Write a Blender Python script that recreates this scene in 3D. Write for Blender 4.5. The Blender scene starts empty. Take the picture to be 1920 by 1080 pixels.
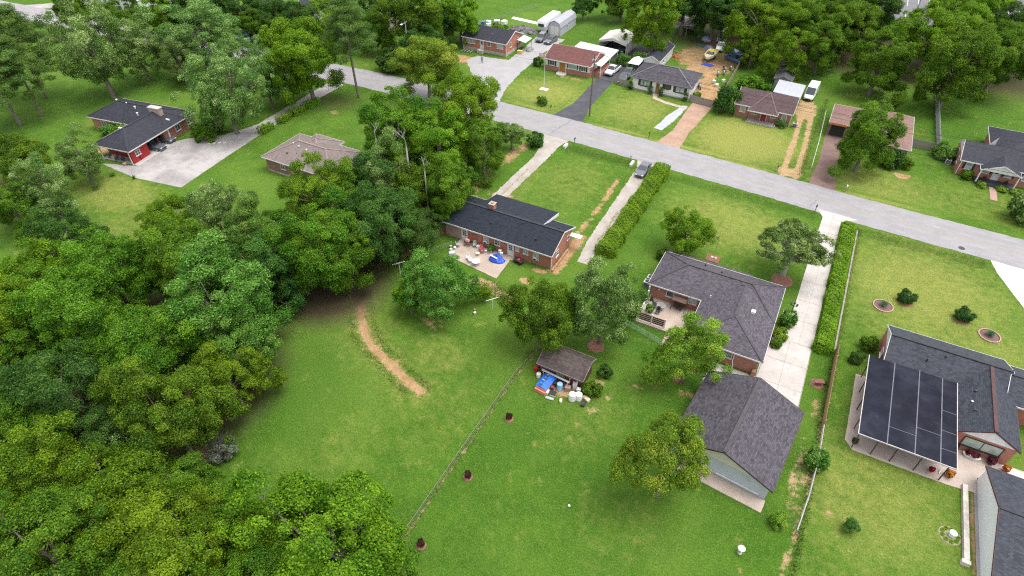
import bpy, math, random
import numpy as np
from mathutils import Vector, Matrix
random.seed(11)
sc = bpy.context.scene
COL = sc.collection
R = math.radians
# ---------------------------------------------------------------- camera, sky, sun, exposure
cd = bpy.data.cameras.new('camera'); cam = bpy.data.objects.new('camera', cd); COL.objects.link(cam)
cd.sensor_width = 36.0; cd.lens = 36.0 * 1145 / 1920; cd.clip_end = 6000
cam.location = (0, 0, 55); cam.rotation_euler = (R(90 - 41.4), 0, R(28.2)); sc.camera = cam
SUN_EL, SUN_DIR = 72.0, (0.90, 0.436)          # overcast, the bright part of the sky to the right
w = bpy.data.worlds.new('World'); sc.world = w; w.use_nodes = True
nt = w.node_tree; bg = nt.nodes['Background']
sky = nt.nodes.new('ShaderNodeTexSky'); sky.sky_type = 'NISHITA'; sky.sun_disc = False
sky.sun_elevation = R(SUN_EL); sky.sun_rotation = math.atan2(SUN_DIR[0], SUN_DIR[1])
sky.air_density = 1.0; sky.dust_density = 3.0; sky.ozone_density = 1.0
hs = nt.nodes.new('ShaderNodeHueSaturation'); hs.inputs['Saturation'].default_value = 0.22
nt.links.new(sky.outputs[0], hs.inputs['Color']); nt.links.new(hs.outputs[0], bg.inputs['Color'])
bg.inputs['Strength'].default_value = 0.15
sl = bpy.data.lights.new('sun', 'SUN'); sl.energy = 0.7; sl.angle = R(40); sl.color = (1, 0.965, 0.91)
so = bpy.data.objects.new('sun', sl); COL.objects.link(so); so.location = (60, 100, 120)
ce = math.cos(R(SUN_EL))
so.rotation_euler = Vector((SUN_DIR[0] * ce, SUN_DIR[1] * ce, math.sin(R(SUN_EL)))).to_track_quat('Z', 'Y').to_euler()
vs = sc.view_settings; vs.view_transform = 'Standard'; vs.look = 'None'; vs.gamma = 1.0; vs.exposure = 1.5
vs.use_curve_mapping = False
sc.cycles.use_denoising = False; sc.cycles.pixel_filter_type = 'BLACKMAN_HARRIS'; sc.cycles.filter_width = 1.2

# ---------------------------------------------------------------- materials
GAIN = 1.6
def S(r, g, b, k=1.0):                     # colour seen in the bright photograph -> surface albedo
    def f(c):
        c /= 255.0
        return (c / 12.92 if c <= 0.04045 else ((c + 0.055) / 1.055) ** 2.4) * k / GAIN
    return (min(f(r), .82), min(f(g), .82), min(f(b), .82))
def newmat(name):
    m = bpy.data.materials.new(name); m.use_nodes = True
    return m, m.node_tree, m.node_tree.nodes['Principled BSDF']
def nd(nt, kind, **kw):
    n = nt.nodes.new('ShaderNode' + kind)
    for k, v in kw.items():
        if k in n.inputs: n.inputs[k].default_value = v
        else: setattr(n, k, v)
    return n
def c4(c): return (c[0], c[1], c[2], 1)
def mixc(nt, fac, a, b, mode='MIX'):
    n = nt.nodes.new('ShaderNodeMix'); n.data_type = 'RGBA'; n.blend_type = mode
    for s, v in ((0, fac), (6, a), (7, b)):
        if hasattr(v, 'is_linked'): nt.links.new(v, n.inputs[s])
        else: n.inputs[s].default_value = c4(v) if isinstance(v, tuple) else v
    return n.outputs[2]
def math_(nt, op, a, b=0.0, c=0.0, clamp=False):
    n = nt.nodes.new('ShaderNodeMath'); n.operation = op; n.use_clamp = clamp
    for i, v in enumerate((a, b, c)):
        if hasattr(v, 'is_linked'): nt.links.new(v, n.inputs[i])
        else: n.inputs[i].default_value = v
    return n.outputs[0]
def noise_(nt, co, scale, detail=4, rough=.6):
    n = nd(nt, 'TexNoise', Scale=scale, Detail=detail, Roughness=rough)
    if co is not None: nt.links.new(co, n.inputs['Vector'])
    return n.outputs['Fac']
def rampf(nt, f, a, b):                     # smooth step between a and b
    n = nt.nodes.new('ShaderNodeMapRange'); n.interpolation_type = 'SMOOTHSTEP'
    nt.links.new(f, n.inputs[0]); n.inputs[1].default_value = a; n.inputs[2].default_value = b
    return n.outputs[0]
def bump_(nt, b, h, strength, dist):
    n = nd(nt, 'Bump', Strength=strength, Distance=dist); nt.links.new(h, n.inputs['Height'])
    nt.links.new(n.outputs[0], b.inputs['Normal'])
MATS = {}
def plain(name, col, rough=.7, var=.18, scale=2.0, metal=0., spec=.4, bump=.0, dirt=.0, dcol=(.09, .075, .06), coat=0.):
    if name in MATS: return MATS[name]
    m, nt, b = newmat(name); MATS[name] = m
    tc = nd(nt, 'NewGeometry').outputs['Position'] if False else nd(nt, 'TexCoord').outputs['Object']
    f = noise_(nt, tc, scale, 5)
    lo = tuple(c * (1 - var) for c in col); hi = tuple(min(1, c * (1 + var)) for c in col)
    o = mixc(nt, rampf(nt, f, .3, .7), lo, hi)
    f2 = noise_(nt, tc, scale * 9, 3)
    o = mixc(nt, math_(nt, 'MULTIPLY', rampf(nt, f2, .35, .75), var), o, tuple(c * .55 for c in col))
    if dirt:
        f3 = noise_(nt, tc, scale * .6, 7, .7)
        o = mixc(nt, math_(nt, 'MULTIPLY', rampf(nt, f3, .5, .68), dirt), o, dcol)
    nt.links.new(o, b.inputs['Base Color'])
    b.inputs['Roughness'].default_value = rough; b.inputs['Metallic'].default_value = metal
    b.inputs['Specular IOR Level'].default_value = spec; b.inputs['Coat Weight'].default_value = coat
    if bump: bump_(nt, b, f2, bump, .02)
    return m
def bricks(name, col, mortar=(.30, .27, .24), bw=.215, rh=.075, ms=.007, stain=.25):
    if name in MATS: return MATS[name]
    m, nt, b = newmat(name); MATS[name] = m
    uv = nd(nt, 'UVMap').outputs[0]
    t = nd(nt, 'TexBrick', Scale=1.0, offset=.5); nt.links.new(uv, t.inputs['Vector'])
    t.inputs['Mortar Size'].default_value = ms; t.inputs['Brick Width'].default_value = bw; t.inputs['Row Height'].default_value = rh
    t.inputs['Color1'].default_value = c4(tuple(c * 1.2 for c in col)); t.inputs['Color2'].default_value = c4(tuple(c * .72 for c in col))
    t.inputs['Mortar'].default_value = c4(mortar); t.inputs['Bias'].default_value = -.1
    f = noise_(nt, uv, .9, 6, .65)
    o = mixc(nt, math_(nt, 'MULTIPLY', rampf(nt, f, .38, .75), stain), t.outputs[0], tuple(c * .45 for c in col))
    f2 = noise_(nt, uv, .35, 3)
    o = mixc(nt, math_(nt, 'MULTIPLY', rampf(nt, f2, .45, .7), .22), o, tuple(min(.7, c * 1.5 + .02) for c in col))
    nt.links.new(o, b.inputs['Base Color']); b.inputs['Roughness'].default_value = .9
    b.inputs['Specular IOR Level'].default_value = .2
    return m
def shingles(name, col, stain=.35, streak=(.03, .03, .03), light=1.5, grain=.5):
    if name in MATS: return MATS[name]
    m, nt, b = newmat(name); MATS[name] = m
    uv = nd(nt, 'UVMap').outputs[0]
    t = nd(nt, 'TexBrick', Scale=1.0, offset=.37); nt.links.new(uv, t.inputs['Vector'])
    t.inputs['Mortar Size'].default_value = .012; t.inputs['Brick Width'].default_value = .33; t.inputs['Row Height'].default_value = .17
    t.inputs['Color1'].default_value = c4(tuple(min(1, c * (1 + grain)) for c in col)); t.inputs['Color2'].default_value = c4(tuple(c * (1 - .6 * grain) for c in col))
    t.inputs['Mortar'].default_value = c4(tuple(c * .45 for c in col))
    f = noise_(nt, uv, .5, 7, .65)
    o = mixc(nt, math_(nt, 'MULTIPLY', rampf(nt, f, .45, .72), stain), t.outputs[0], streak)
    mp = nd(nt, 'Mapping'); mp.inputs['Scale'].default_value = (1.6, .12, 1); nt.links.new(uv, mp.inputs['Vector'])
    f2 = noise_(nt, mp.outputs[0], 1.0, 5, .6)
    o = mixc(nt, math_(nt, 'MULTIPLY', rampf(nt, f2, .42, .72), .35), o, tuple(min(1, c * light) for c in col))
    f3 = noise_(nt, uv, 14, 3, .7)
    o = mixc(nt, math_(nt, 'MULTIPLY', rampf(nt, f3, .35, .7), .45), o, tuple(c * .5 for c in col))
    nt.links.new(o, b.inputs['Base Color']); b.inputs['Roughness'].default_value = .65
    b.inputs['Specular IOR Level'].default_value = .15
    bump_(nt, b, t.outputs[1], -.4, .012)
    return m
def siding(name, col, step=.15, vert=False, dirt=.12, metal=0., rough=.55):
    if name in MATS: return MATS[name]
    m, nt, b = newmat(name); MATS[name] = m
    uv = nd(nt, 'UVMap').outputs[0]
    sx = nd(nt, 'SeparateXYZ'); nt.links.new(uv, sx.inputs[0])
    fr = math_(nt, 'FRACT', math_(nt, 'DIVIDE', sx.outputs[0 if vert else 1], step))
    f = noise_(nt, uv, .8, 6, .65)
    o = mixc(nt, math_(nt, 'MULTIPLY', rampf(nt, f, .45, .75), dirt), tuple(col), tuple(c * .45 for c in col))
    ln = math_(nt, 'LESS_THAN', fr, .1)
    o = mixc(nt, math_(nt, 'MULTIPLY', ln, .35), o, tuple(c * .4 for c in col))
    nt.links.new(o, b.inputs['Base Color']); b.inputs['Roughness'].default_value = rough; b.inputs['Metallic'].default_value = metal
    bump_(nt, b, fr, .5, .02)
    return m
def ground_cover(name, col, col2, scale, speck=.3, rough=.95, stain=.3, big=.15, spec=.25):
    """loose or cast ground surface in world metres: asphalt, gravel, concrete, mulch"""
    if name in MATS: return MATS[name]
    m, nt, b = newmat(name); MATS[name] = m
    p = nd(nt, 'NewGeometry').outputs['Position']
    f = noise_(nt, p, scale, 6, .75); f2 = noise_(nt, p, big, 6, .62); f3 = noise_(nt, p, .9, 5, .7)
    o = mixc(nt, rampf(nt, f2, .35, .68), col, col2)
    o = mixc(nt, math_(nt, 'MULTIPLY', rampf(nt, f, .4, .7), speck), o, tuple(c * .5 for c in col))
    o = mixc(nt, math_(nt, 'MULTIPLY', rampf(nt, f3, .5, .75), stain), o, tuple(c * .55 for c in col2))
    nt.links.new(o, b.inputs['Base Color']); b.inputs['Roughness'].default_value = rough
    b.inputs['Specular IOR Level'].default_value = spec
    bump_(nt, b, f, .5, .03)
    return m
def leafmat(name, c0, c1, trans=.3, tip=None):
    if name in MATS: return MATS[name]
    m, nt, b = newmat(name); MATS[name] = m
    at = nd(nt, 'Attribute', attribute_name='tint'); oi = nd(nt, 'ObjectInfo')
    col = mixc(nt, at.outputs['Fac'], c0, c1)
    if tip:
        col = mixc(nt, math_(nt, 'MULTIPLY', rampf(nt, at.outputs['Fac'], .78, 1.0), .8), col, tip)
    h = nd(nt, 'HueSaturation'); nt.links.new(col, h.inputs['Color'])
    nt.links.new(math_(nt, 'MULTIPLY_ADD', oi.outputs['Random'], .024, .484), h.inputs['Hue'])
    nt.links.new(math_(nt, 'MULTIPLY_ADD', oi.outputs['Random'], .28, .90), h.inputs['Value'])
    nt.links.new(h.outputs[0], b.inputs['Base Color']); b.inputs['Roughness'].default_value = .6
    b.inputs['Specular IOR Level'].default_value = .12
    tr = nt.nodes.new('ShaderNodeBsdfTranslucent'); nt.links.new(h.outputs[0], tr.inputs[0])
    mx = nt.nodes.new('ShaderNodeMixShader'); mx.inputs[0].default_value = trans
    nt.links.new(b.outputs[0], mx.inputs[1]); nt.links.new(tr.outputs[0], mx.inputs[2])
    nt.links.new(mx.outputs[0], nt.nodes['Material Output'].inputs[0])
    return m
WHITE = plain('white_paint', (.62, .62, .61), .5, .1, 1.5, dirt=.12)
TRIM = plain('white_trim', (.58, .57, .55), .5, .1, 2, dirt=.15)
PANE = plain('window_glass', (.05, .065, .075), .06, .3, 1.2, spec=.9)
PANE2 = plain('curtained_glass', (.30, .33, .35), .1, .35, 2.0, spec=.8)
DARK = plain('dark_metal', (.025, .025, .027), .5, .3, 3)
STEEL = plain('galvanised_steel', (.36, .37, .38), .4, .15, 3, metal=.6)
RUBBER = plain('black_rubber', (.018, .018, .018), .85, .2, 4)
WOODG = plain('weathered_wood', (.24, .21, .185), .85, .3, 3, bump=.3)
WOODT = plain('tan_wood', (.36, .22, .12), .8, .3, 3, bump=.3)
WOODB = plain('dark_stained_wood', (.075, .042, .028), .7, .3, 3, bump=.3)
BARK = plain('grey_bark', (.15, .125, .105), .95, .4, 4, bump=.6)
BARKP = plain('pale_bark', (.30, .285, .265), .95, .35, 3, bump=.5)
CONC = ground_cover('pale_concrete', (.43, .395, .365), (.36, .33, .30), 16, .25, .9, .42, .35)
CONC2 = ground_cover('patio_concrete', (.34, .27, .215), (.42, .35, .295), 14, .3, .9, .45, .5)
OLDCONC = ground_cover('weathered_concrete', (.36, .335, .32), (.23, .21, .205), 12, .35, .92, .55, .22)
STONE = plain('grey_block', (.34, .32, .29), .9, .25, 3)
MULCH = ground_cover('red_mulch', (.19, .085, .06), (.25, .125, .085), 9, .6, .95, .5, .8)
BR_RED = bricks('red_brick', (.36, .115, .072))
BR_DARK = bricks('brown_red_brick', (.31, .108, .075))
BR_ORANGE = bricks('orange_red_brick', (.42, .125, .075))
BR_PINK = bricks('faded_pink_brick', (.37, .215, .20))

# ---------------------------------------------------------------- mesh builder
class MB:
    def __init__(s, off=(0, 0, 0)):
        s.v = []; s.f = []; s.m = []; s.o = off
    def P(s, p):
        s.v.append((p[0] + s.o[0], p[1] + s.o[1], p[2] + s.o[2])); return len(s.v) - 1
    def poly(s, pts, mi=0):
        s.f.append([s.P(p) for p in pts]); s.m.append(mi); return s
    def box(s, x0, x1, y0, y1, z0, z1, mi=0):
        i = [s.P(p) for p in ((x0, y0, z0), (x1, y0, z0), (x1, y1, z0), (x0, y1, z0), (x0, y0, z1), (x1, y0, z1), (x1, y1, z1), (x0, y1, z1))]
        for q in ((0, 3, 2, 1), (4, 5, 6, 7), (0, 1, 5, 4), (1, 2, 6, 5), (2, 3, 7, 6), (3, 0, 4, 7)):
            s.f.append([i[k] for k in q]); s.m.append(mi)
        return s
    def prism(s, ring, vec, mi=0, mcap=None):
        a = [s.P(p) for p in ring]; b = [s.P((p[0] + vec[0], p[1] + vec[1], p[2] + vec[2])) for p in ring]
        n = len(ring); mc = mi if mcap is None else mcap
        s.f.append(a[::-1]); s.m.append(mc); s.f.append(b); s.m.append(mc)
        for k in range(n):
            s.f.append([a[k], a[(k + 1) % n], b[(k + 1) % n], b[k]]); s.m.append(mi)
        return s
    def bar(s, p, q, w=.05, h=None, mi=0):
        h = w if h is None else h
        p = Vector(p); q = Vector(q); d = (q - p).normalized()
        up = Vector((0, 0, 1)) if abs(d.z) < .9 else Vector((0, 1, 0))
        a = d.cross(up).normalized() * (w / 2); b = a.cross(d).normalized() * (h / 2)
        ring = [p - a - b, p + a - b, p + a + b, p - a + b]
        return s.prism([tuple(x) for x in ring], tuple(q - p), mi)
    def tube(s, pts, rad, n=8, mi=0, cap=True):
        rings = []
        for k, p in enumerate(pts):
            p = Vector(p); d = (Vector(pts[min(k + 1, len(pts) - 1)]) - Vector(pts[max(k - 1, 0)])).normalized()
            up = Vector((0, 0, 1)) if abs(d.z) < .9 else Vector((1, 0, 0))
            a = d.cross(up).normalized(); b = d.cross(a)
            r = rad[k] if isinstance(rad, (list, tuple)) else rad
            rings.append([s.P(p + a * (r * math.cos(t * 2 * math.pi / n)) + b * (r * math.sin(t * 2 * math.pi / n))) for t in range(n)])
        for k in range(len(rings) - 1):
            for t in range(n):
                s.f.append([rings[k][t], rings[k][(t + 1) % n], rings[k + 1][(t + 1) % n], rings[k + 1][t]]); s.m.append(mi)
        if cap:
            s.f.append(rings[0][::-1]); s.m.append(mi); s.f.append(rings[-1]); s.m.append(mi)
        return s
    def lathe(s, prof, c=(0, 0, 0), n=14, mi=0):
        rings = [[s.P((c[0] + r * math.cos(t * 2 * math.pi / n), c[1] + r * math.sin(t * 2 * math.pi / n), c[2] + z)) for t in range(n)] for r, z in prof]
        for k in range(len(rings) - 1):
            for t in range(n):
                s.f.append([rings[k][t], rings[k][(t + 1) % n], rings[k + 1][(t + 1) % n], rings[k + 1][t]]); s.m.append(mi)
        if prof[0][0] > .005: s.f.append(rings[0][::-1]); s.m.append(mi)
        if prof[-1][0] > .005: s.f.append(rings[-1]); s.m.append(mi)
        return s
    def loft(s, rings, mi=0):
        rr = [[s.P(p) for p in r] for r in rings]; n = len(rings[0])
        for k in range(len(rr) - 1):
            for t in range(n):
                s.f.append([rr[k][t], rr[k][(t + 1) % n], rr[k + 1][(t + 1) % n], rr[k + 1][t]]); s.m.append(mi)
        s.f.append(rr[0][::-1]); s.m.append(mi); s.f.append(rr[-1]); s.m.append(mi)
        return s
    def mesh(s, name, mats):
        me = bpy.data.meshes.new(name); me.from_pydata(s.v, [], s.f)
        for m in (mats if isinstance(mats, (list, tuple)) else [mats]): me.materials.append(m)
        me.polygons.foreach_set('material_index', s.m)
        uv = me.uv_layers.new(name='UVMap').data
        for p in me.polygons:
            n = p.normal
            u = Vector((0, 0, 1)).cross(n) if abs(n.z) < .995 else Vector((1, 0, 0))
            u.normalize(); v = n.cross(u)
            for li in p.loop_indices:
                c = me.vertices[me.loops[li].vertex_index].co
                uv[li].uv = (c.dot(u), c.dot(v))
        return me
    def build(s, name, mats, parent=None, smooth=False, loc=None, bevel=0):
        me = s.mesh(name, mats)
        if smooth: me.polygons.foreach_set('use_smooth', [True] * len(me.polygons))
        o = bpy.data.objects.new(name, me); COL.objects.link(o)
        if parent is not None: o.parent = parent
        if loc is not None: o.location = loc
        if bevel:
            b = o.modifiers.new('bevel', 'BEVEL'); b.width = bevel; b.segments = 2; b.limit_method = 'ANGLE'
        return o
def tag(o, label=None, cat=None, group=None, kind=None):
    if label: o['label'] = label
    if cat: o['category'] = cat
    if group: o['group'] = group
    if kind: o['kind'] = kind
    return o
def thing(name, label, cat, loc=(0, 0, 0), rz=0., group=None, scale=None):
    o = bpy.data.objects.new(name, None); COL.objects.link(o); o.empty_display_size = .3
    o.location = (loc[0], loc[1], loc[2] if len(loc) > 2 else 0); o.rotation_euler = (0, 0, rz)
    if scale: o.scale = (scale,) * 3
    return tag(o, label, cat, group)
def kids(o): return KIDS.get(o.name) or [c for c in COL.objects if c.parent == o]
KIDS = {}
def dup(root, loc, rz=0., label=None, group=None, scale=None):
    r = root.copy(); COL.objects.link(r); r.location = (loc[0], loc[1], loc[2] if len(loc) > 2 else 0)
    r.rotation_euler = (0, 0, rz)
    if scale: r.scale = (scale,) * 3
    if label: r['label'] = label
    if group: r['group'] = group
    for ch in kids(root):
        c = ch.copy(); COL.objects.link(c); c.parent = r
        for g in kids(ch):
            e = g.copy(); COL.objects.link(e); e.parent = c
    return r
# ---------------------------------------------------------------- ground
rng = np.random.default_rng(5)
DRIVES_X = [(-44.6, -39.6), (-26.2, -19.2), (4.6, 10.4), (27.6, 60), (-98, -93.5)]
def grass_material():
    m, nt, b = newmat('lawn_grass')
    p = nd(nt, 'NewGeometry').outputs['Position']
    A = lambda n: nd(nt, 'Attribute', attribute_name=n).outputs['Fac']
    n1 = noise_(nt, p, .055, 5, .6); n2 = noise_(nt, p, .28, 6, .68); n3 = noise_(nt, p, 1.7, 6, .75); n4 = noise_(nt, p, 7.5, 5, .8)
    n5 = noise_(nt, p, .9, 6, .7)
    g0 = (.028, .086, .007); g1 = (.056, .136, .011); g2 = (.120, .195, .030); dry = (.33, .295, .085); straw = (.36, .27, .15)
    col = mixc(nt, rampf(nt, n2, .33, .68), g0, g1)
    col = mixc(nt, math_(nt, 'MULTIPLY', rampf(nt, n1, .42, .66), .7), col, g2)
    col = mixc(nt, math_(nt, 'MULTIPLY', rampf(nt, n3, .45, .68), .55), col, g2)
    # lush: deeper green
    col = mixc(nt, math_(nt, 'MULTIPLY', A('lush'), .62), col, (.026, .092, .008))
    # dry: yellowed, patchy
    d = math_(nt, 'ADD', A('dry'), math_(nt, 'MULTIPLY_ADD', n5, 1.1, -.62))
    col = mixc(nt, math_(nt, 'MULTIPLY', rampf(nt, d, .0, .75), .72), col, dry)
    # scattered thin straw patches
    ps = math_(nt, 'MULTIPLY', rampf(nt, noise_(nt, p, .42, 7, .72), .57, .72), .5)
    col = mixc(nt, ps, col, dry)
    # blade-scale light and dark
    col = mixc(nt, math_(nt, 'MULTIPLY', rampf(nt, noise_(nt, p, 4.6, 8, .9), .44, .58), .62), col, (.030, .078, .005))
    col = mixc(nt, math_(nt, 'MULTIPLY', rampf(nt, noise_(nt, p, 6.8, 6, .9), .49, .62), .55), col, (.175, .235, .045))
    # bare earth
    e = math_(nt, 'ADD', A('dirt'), math_(nt, 'MULTIPLY_ADD', noise_(nt, p, 1.6, 8, .8), 1.5, -.78))
    e = math_(nt, 'ADD', e, math_(nt, 'MULTIPLY_ADD', noise_(nt, p, .55, 4, .6), .9, -.47))
    ec = mixc(nt, rampf(nt, noise_(nt, p, .7, 6, .7), .35, .65), (.28, .168, .080), (.38, .25, .135))
    ec = mixc(nt, math_(nt, 'MULTIPLY', rampf(nt, n4, .45, .7), .4), ec, (.14, .085, .048))
    ec = mixc(nt, math_(nt, 'MULTIPLY', A('straw'), .75), ec, straw)
    col = mixc(nt, rampf(nt, e, .34, .62), col, ec)
    # leaf litter on the wood floor
    col = mixc(nt, A('litter'), col, mixc(nt, n3, (.035, .03, .016), (.075, .058, .032)))
    nt.links.new(col, b.inputs['Base Color']); b.inputs['Roughness'].default_value = 1.0
    b.inputs['Specular IOR Level'].default_value = .08
    hsum = math_(nt, 'ADD', n4, math_(nt, 'MULTIPLY', n3, 1.5))
    bump_(nt, b, hsum, .9, .10)
    return m
def grid_axis(lo, hi, fine, far, step):
    a = list(np.arange(lo, hi + 1e-6, fine)); s = step; x = a[-1]
    while x < far: s *= 1.35; x += s; a.append(x)
    x = a[0]; s = step; pre = []
    while x > -far: s *= 1.35; x -= s; pre.append(x)
    return np.array(pre[::-1] + a)
xs = np.concatenate([grid_axis(-150, -62, 1.1, 3000, 2)[:-1]])
xs = xs[xs < -62]; xs = np.concatenate([xs, np.arange(-62, 36, .42), np.arange(36, 60, 1.2)])
g = 2.0; x = 60.
ext = []
while x < 3000: g *= 1.35; x += g; ext.append(x)
xs = np.concatenate([xs, ext])
ys = np.concatenate([np.arange(8, 110, .42), np.arange(110, 190, .9)])
ext = []; g = 2.; x = 190.
while x < 3200: g *= 1.35; x += g; ext.append(x)
pre = []; g = 2.; x = 8.
while x > -3000: g *= 1.35; x -= g; pre.append(x)
ys = np.concatenate([pre[::-1], ys, ext])
X, Y = np.meshgrid(xs, ys)
def ell(cx, cy, rx, ry, k=1., soft=.5):
    d = np.sqrt(((X - cx) / rx) ** 2 + ((Y - cy) / ry) ** 2)
    return k * np.clip((1 + soft - d) / (2 * soft), 0, 1)
def path(pts, hw, k=1., soft=None):
    soft = hw * .9 if soft is None else soft
    D = np.full(X.shape, 1e9)
    for (ax, ay), (bx, by) in zip(pts[:-1], pts[1:]):
        L2 = (bx - ax) ** 2 + (by - ay) ** 2
        t = np.clip(((X - ax) * (bx - ax) + (Y - ay) * (by - ay)) / L2, 0, 1)
        D = np.minimum(D, np.hypot(X - ax - t * (bx - ax), Y - ay - t * (by - ay)))
    return k * np.clip((hw + soft - D) / (2 * soft), 0, 1)
def smax(*a): return np.maximum.reduce(a)
TRACK = [(-50, 50.5), (-48.4, 46.2), (-44, 40.9), (-41.6, 38.6), (-39.4, 37.2), (-35.5, 36.1), (-32.6, 34.9), (-30.4, 34.3)]
dirt = smax(path(TRACK, .46, 1.15, .6), path(TRACK, 1.9, .46, 1.6),
            path([(-21.75, 19), (-21.8, 31), (-21.75, 41.5), (-21.1, 45.5)], .16, .85, .3),
            path([(9.8, 32), (10.3, 37), (10.8, 45), (10.75, 52)], .3, .75, .5), ell(9.6, 43, 1.0, 6, .55), ell(9.9, 53.5, .7, 3, .45),
            path([(-26.6, 70), (-26.4, 80), (-26.8, 88)], .6, .72, .6), path([(-25.9, 61), (-25.8, 70)], .8, .95, .6),
            ell(-33.4, 54.0, 2.2, .9, .95), ell(-29.8, 53.1, 2.6, .8, .85), ell(-28.6, 57.2, .9, .7, .9), ell(-27.7, 60, 1.2, .5, .8),
            ell(-35, 44.3, 3.0, 1.3, .5), ell(-49.6, 49.5, 3.5, 2.5, .6), ell(-46.5, 56.5, 1.6, 4, .75), ell(-45.2, 64, 1.1, 5, .8), ell(-47, 73, 2, 9, .55),
            ell(-16.2, 42.3, 2.7, 1.1, .8), ell(-13.0, 45.0, 1.0, .7, .7), ell(-11.9, 41.0, .8, 1.3, .5), ell(-10.8, 43.6, .8, .6, .5), ell(-12.4, 38.6, .6, .6, .5),
            ell(-8.6, 46.6, 1.1, .6, .5), ell(-7.0, 47.8, 1.0, .6, .5), ell(-3.2, 48.2, 2, .8, .45),
            ell(-26.6, 139, 3.6, 13, 1.1, .3), ell(-22, 128.5, 2.6, 7, 1.1, .3), ell(-30.5, 150, 5, 9, .7), ell(-25, 160, 7, 8, .8), ell(-23, 148, 3.2, 8, .7),
            path([(-2.4, 103), (-2.6, 118), (-3.0, 126), (-4.0, 136)], .5, 1.0, .5), path([(-.2, 103), (-.6, 118), (-1.1, 126), (-2.2, 136)], .5, 1.0, .5),
            ell(-2.6, 131, 2.0, 5.0, 1.0), ell(-1.2, 104.5, 2.3, 1.6, .9),
            ell(15.8, 112.4, 1.5, .8, 1.1, .25), ell(-79, 121.8, 4, 2.2, 1.0), ell(-73, 124.6, 3.5, .7, .9),
            ell(-51, 123.6, 4, 1.1, .55), ell(-137, 116, 4, 2, .9), ell(-104.5, 61.8, 2, 1, .4), ell(-41.3, 14.0, .8, 2.0, .6), ell(-45.6, 16.6, 1.6, 1.4, .6),
            ell(6.5, 138.5, 3, 1.5, .4), ell(18.3, 131.5, 1.6, 3, .4), ell(12.7, 40.4, .9, .6, .5), ell(6.5, 31, .5, .4, .4), ell(-112, 66, 3, 3, 0), ell(-113, 55.5, 2.4, 3.6, .9),
            ell(-86.5, 85.3, 1.6, 1.1, .6), ell(5.2, 104, 1.5, 1.2, .5), ell(-36, 62.5, 0.1, 0.1, 0), ell(25.0, 45.0, .35, 6, .7), ell(-46.5, 88, 1.5, 6, .6), ell(-41.8, 74.5, 2.6, 1.5, .6))
straw = smax(ell(-32, 53.5, 6, 2.5, .9), path(TRACK, 3.2, .35, 1.5) * (path(TRACK, 1.1, 1, .5) < .3), ell(-2, 120, 5, 24, .55), ell(9.5, 44, 1.6, 10, .9), ell(-11.5, 42, 4, 6, .9), ell(-14, 42.5, 2, 2, .7), ell(-25, 62, 2, 3, .0), ell(-21.7, 30, 1.2, 14, .6))
dry = smax(ell(-11, 112.5, 8.5, 8, .72), ell(-32.5, 115, 7, 8, .34), ell(-53, 114, 8, 7, .42), ell(12, 107, 9, 6, .30), ell(27, 108, 8, 7, .16),
           ell(-7, 84, 11, 8, .50), ell(1, 83, 5, 6, .38), ell(-33, 84, 7, 9, .34), ell(-40, 78, 2, 12, .32), ell(19.5, 81, 10, 10, .42), ell(24, 72, 12, 5, .30), ell(16, 71, 3.5, 6, .12),
           ell(-98, 45, 9, 5.5, .52), ell(-88, 40, 7, 5, .36), ell(-125, 62, 4, 5, .36), ell(-84, 79, 8, 5, .14), ell(16, 44, 7, 7, .30), ell(16, 54, 2.6, 8, .18),
           path([(-42, 42), (-39, 40)], 2.5, .3), path(TRACK, 4.2, .30, 2.5), ell(-31.5, 40, 5, 3.5, .36), ell(-26, 33, 4, 8, .22), ell(-12, 40, 5, 7, .26), ell(-5, 30, 5, 5, .20),
           ell(-33, 25, 4, 6, .22), ell(-13, 28, 7, 7, .10), ell(-30, 92, 12, 1.0, .2), ell(-76, 104, 20, 3, .30), ell(-140, 90, 14, 2.2, .30), ell(-8, 138, 6, 5, .22), ell(28, 71, 8, 4, .28), ell(-18, 104.6, 9, .5, .7), ell(-9, 103.2, 6, .5, .7), ell(-33, 105.3, 6, .5, .5), ell(-53, 106.4, 6, .5, .5), ell(12, 102.2, 8, .6, .6))
lush = smax(ell(-43, 30, 6, 7, .9), ell(-27, 38, 5, 4, .6), path([(-40, 93.6), (-20, 93.2), (4, 92.0)], .9, .95, .8), path([(10, 91.3), (27, 90.4)], .9, 1.0, .8), ell(-16, 57, 5, 6, .75), ell(-10, 54, 5, 3, .7),
            ell(-18, 36, 3, 7, .4), ell(-58, 150, 6, 10, .5), ell(-8, 34, 7, 4, .55), ell(2.5, 71.5, 3.5, 2.5, .5), ell(27, 124, 9, 8, .75), ell(26, 134, 12, 6, .5), ell(12, 133, 7, 5, .6), ell(-16, 145, 6, 8, .7), ell(-37.5, 148, 4, 8, .4), ell(-44, 55, 3, 4, .5), ell(-70, 110, 6, 3, .4), ell(-16, 74, 3, 6, .35), ell(-36, 56, 6, 3, .0))
lot = (X > 10.75) & (Y < 93) & (Y > 10)
dry = dry + np.where(lot, .16, 0) + np.where((Y > 103.5) & (Y < 125) & (X > -66) & (X < 60), .17, 0) + np.where((X < -21.7) & (Y < 60), .02, 0)
lush = np.clip(lush + np.where((X > -21.6) & (X < 10.6) & (Y < 62), .30, 0), 0, 1)
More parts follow.
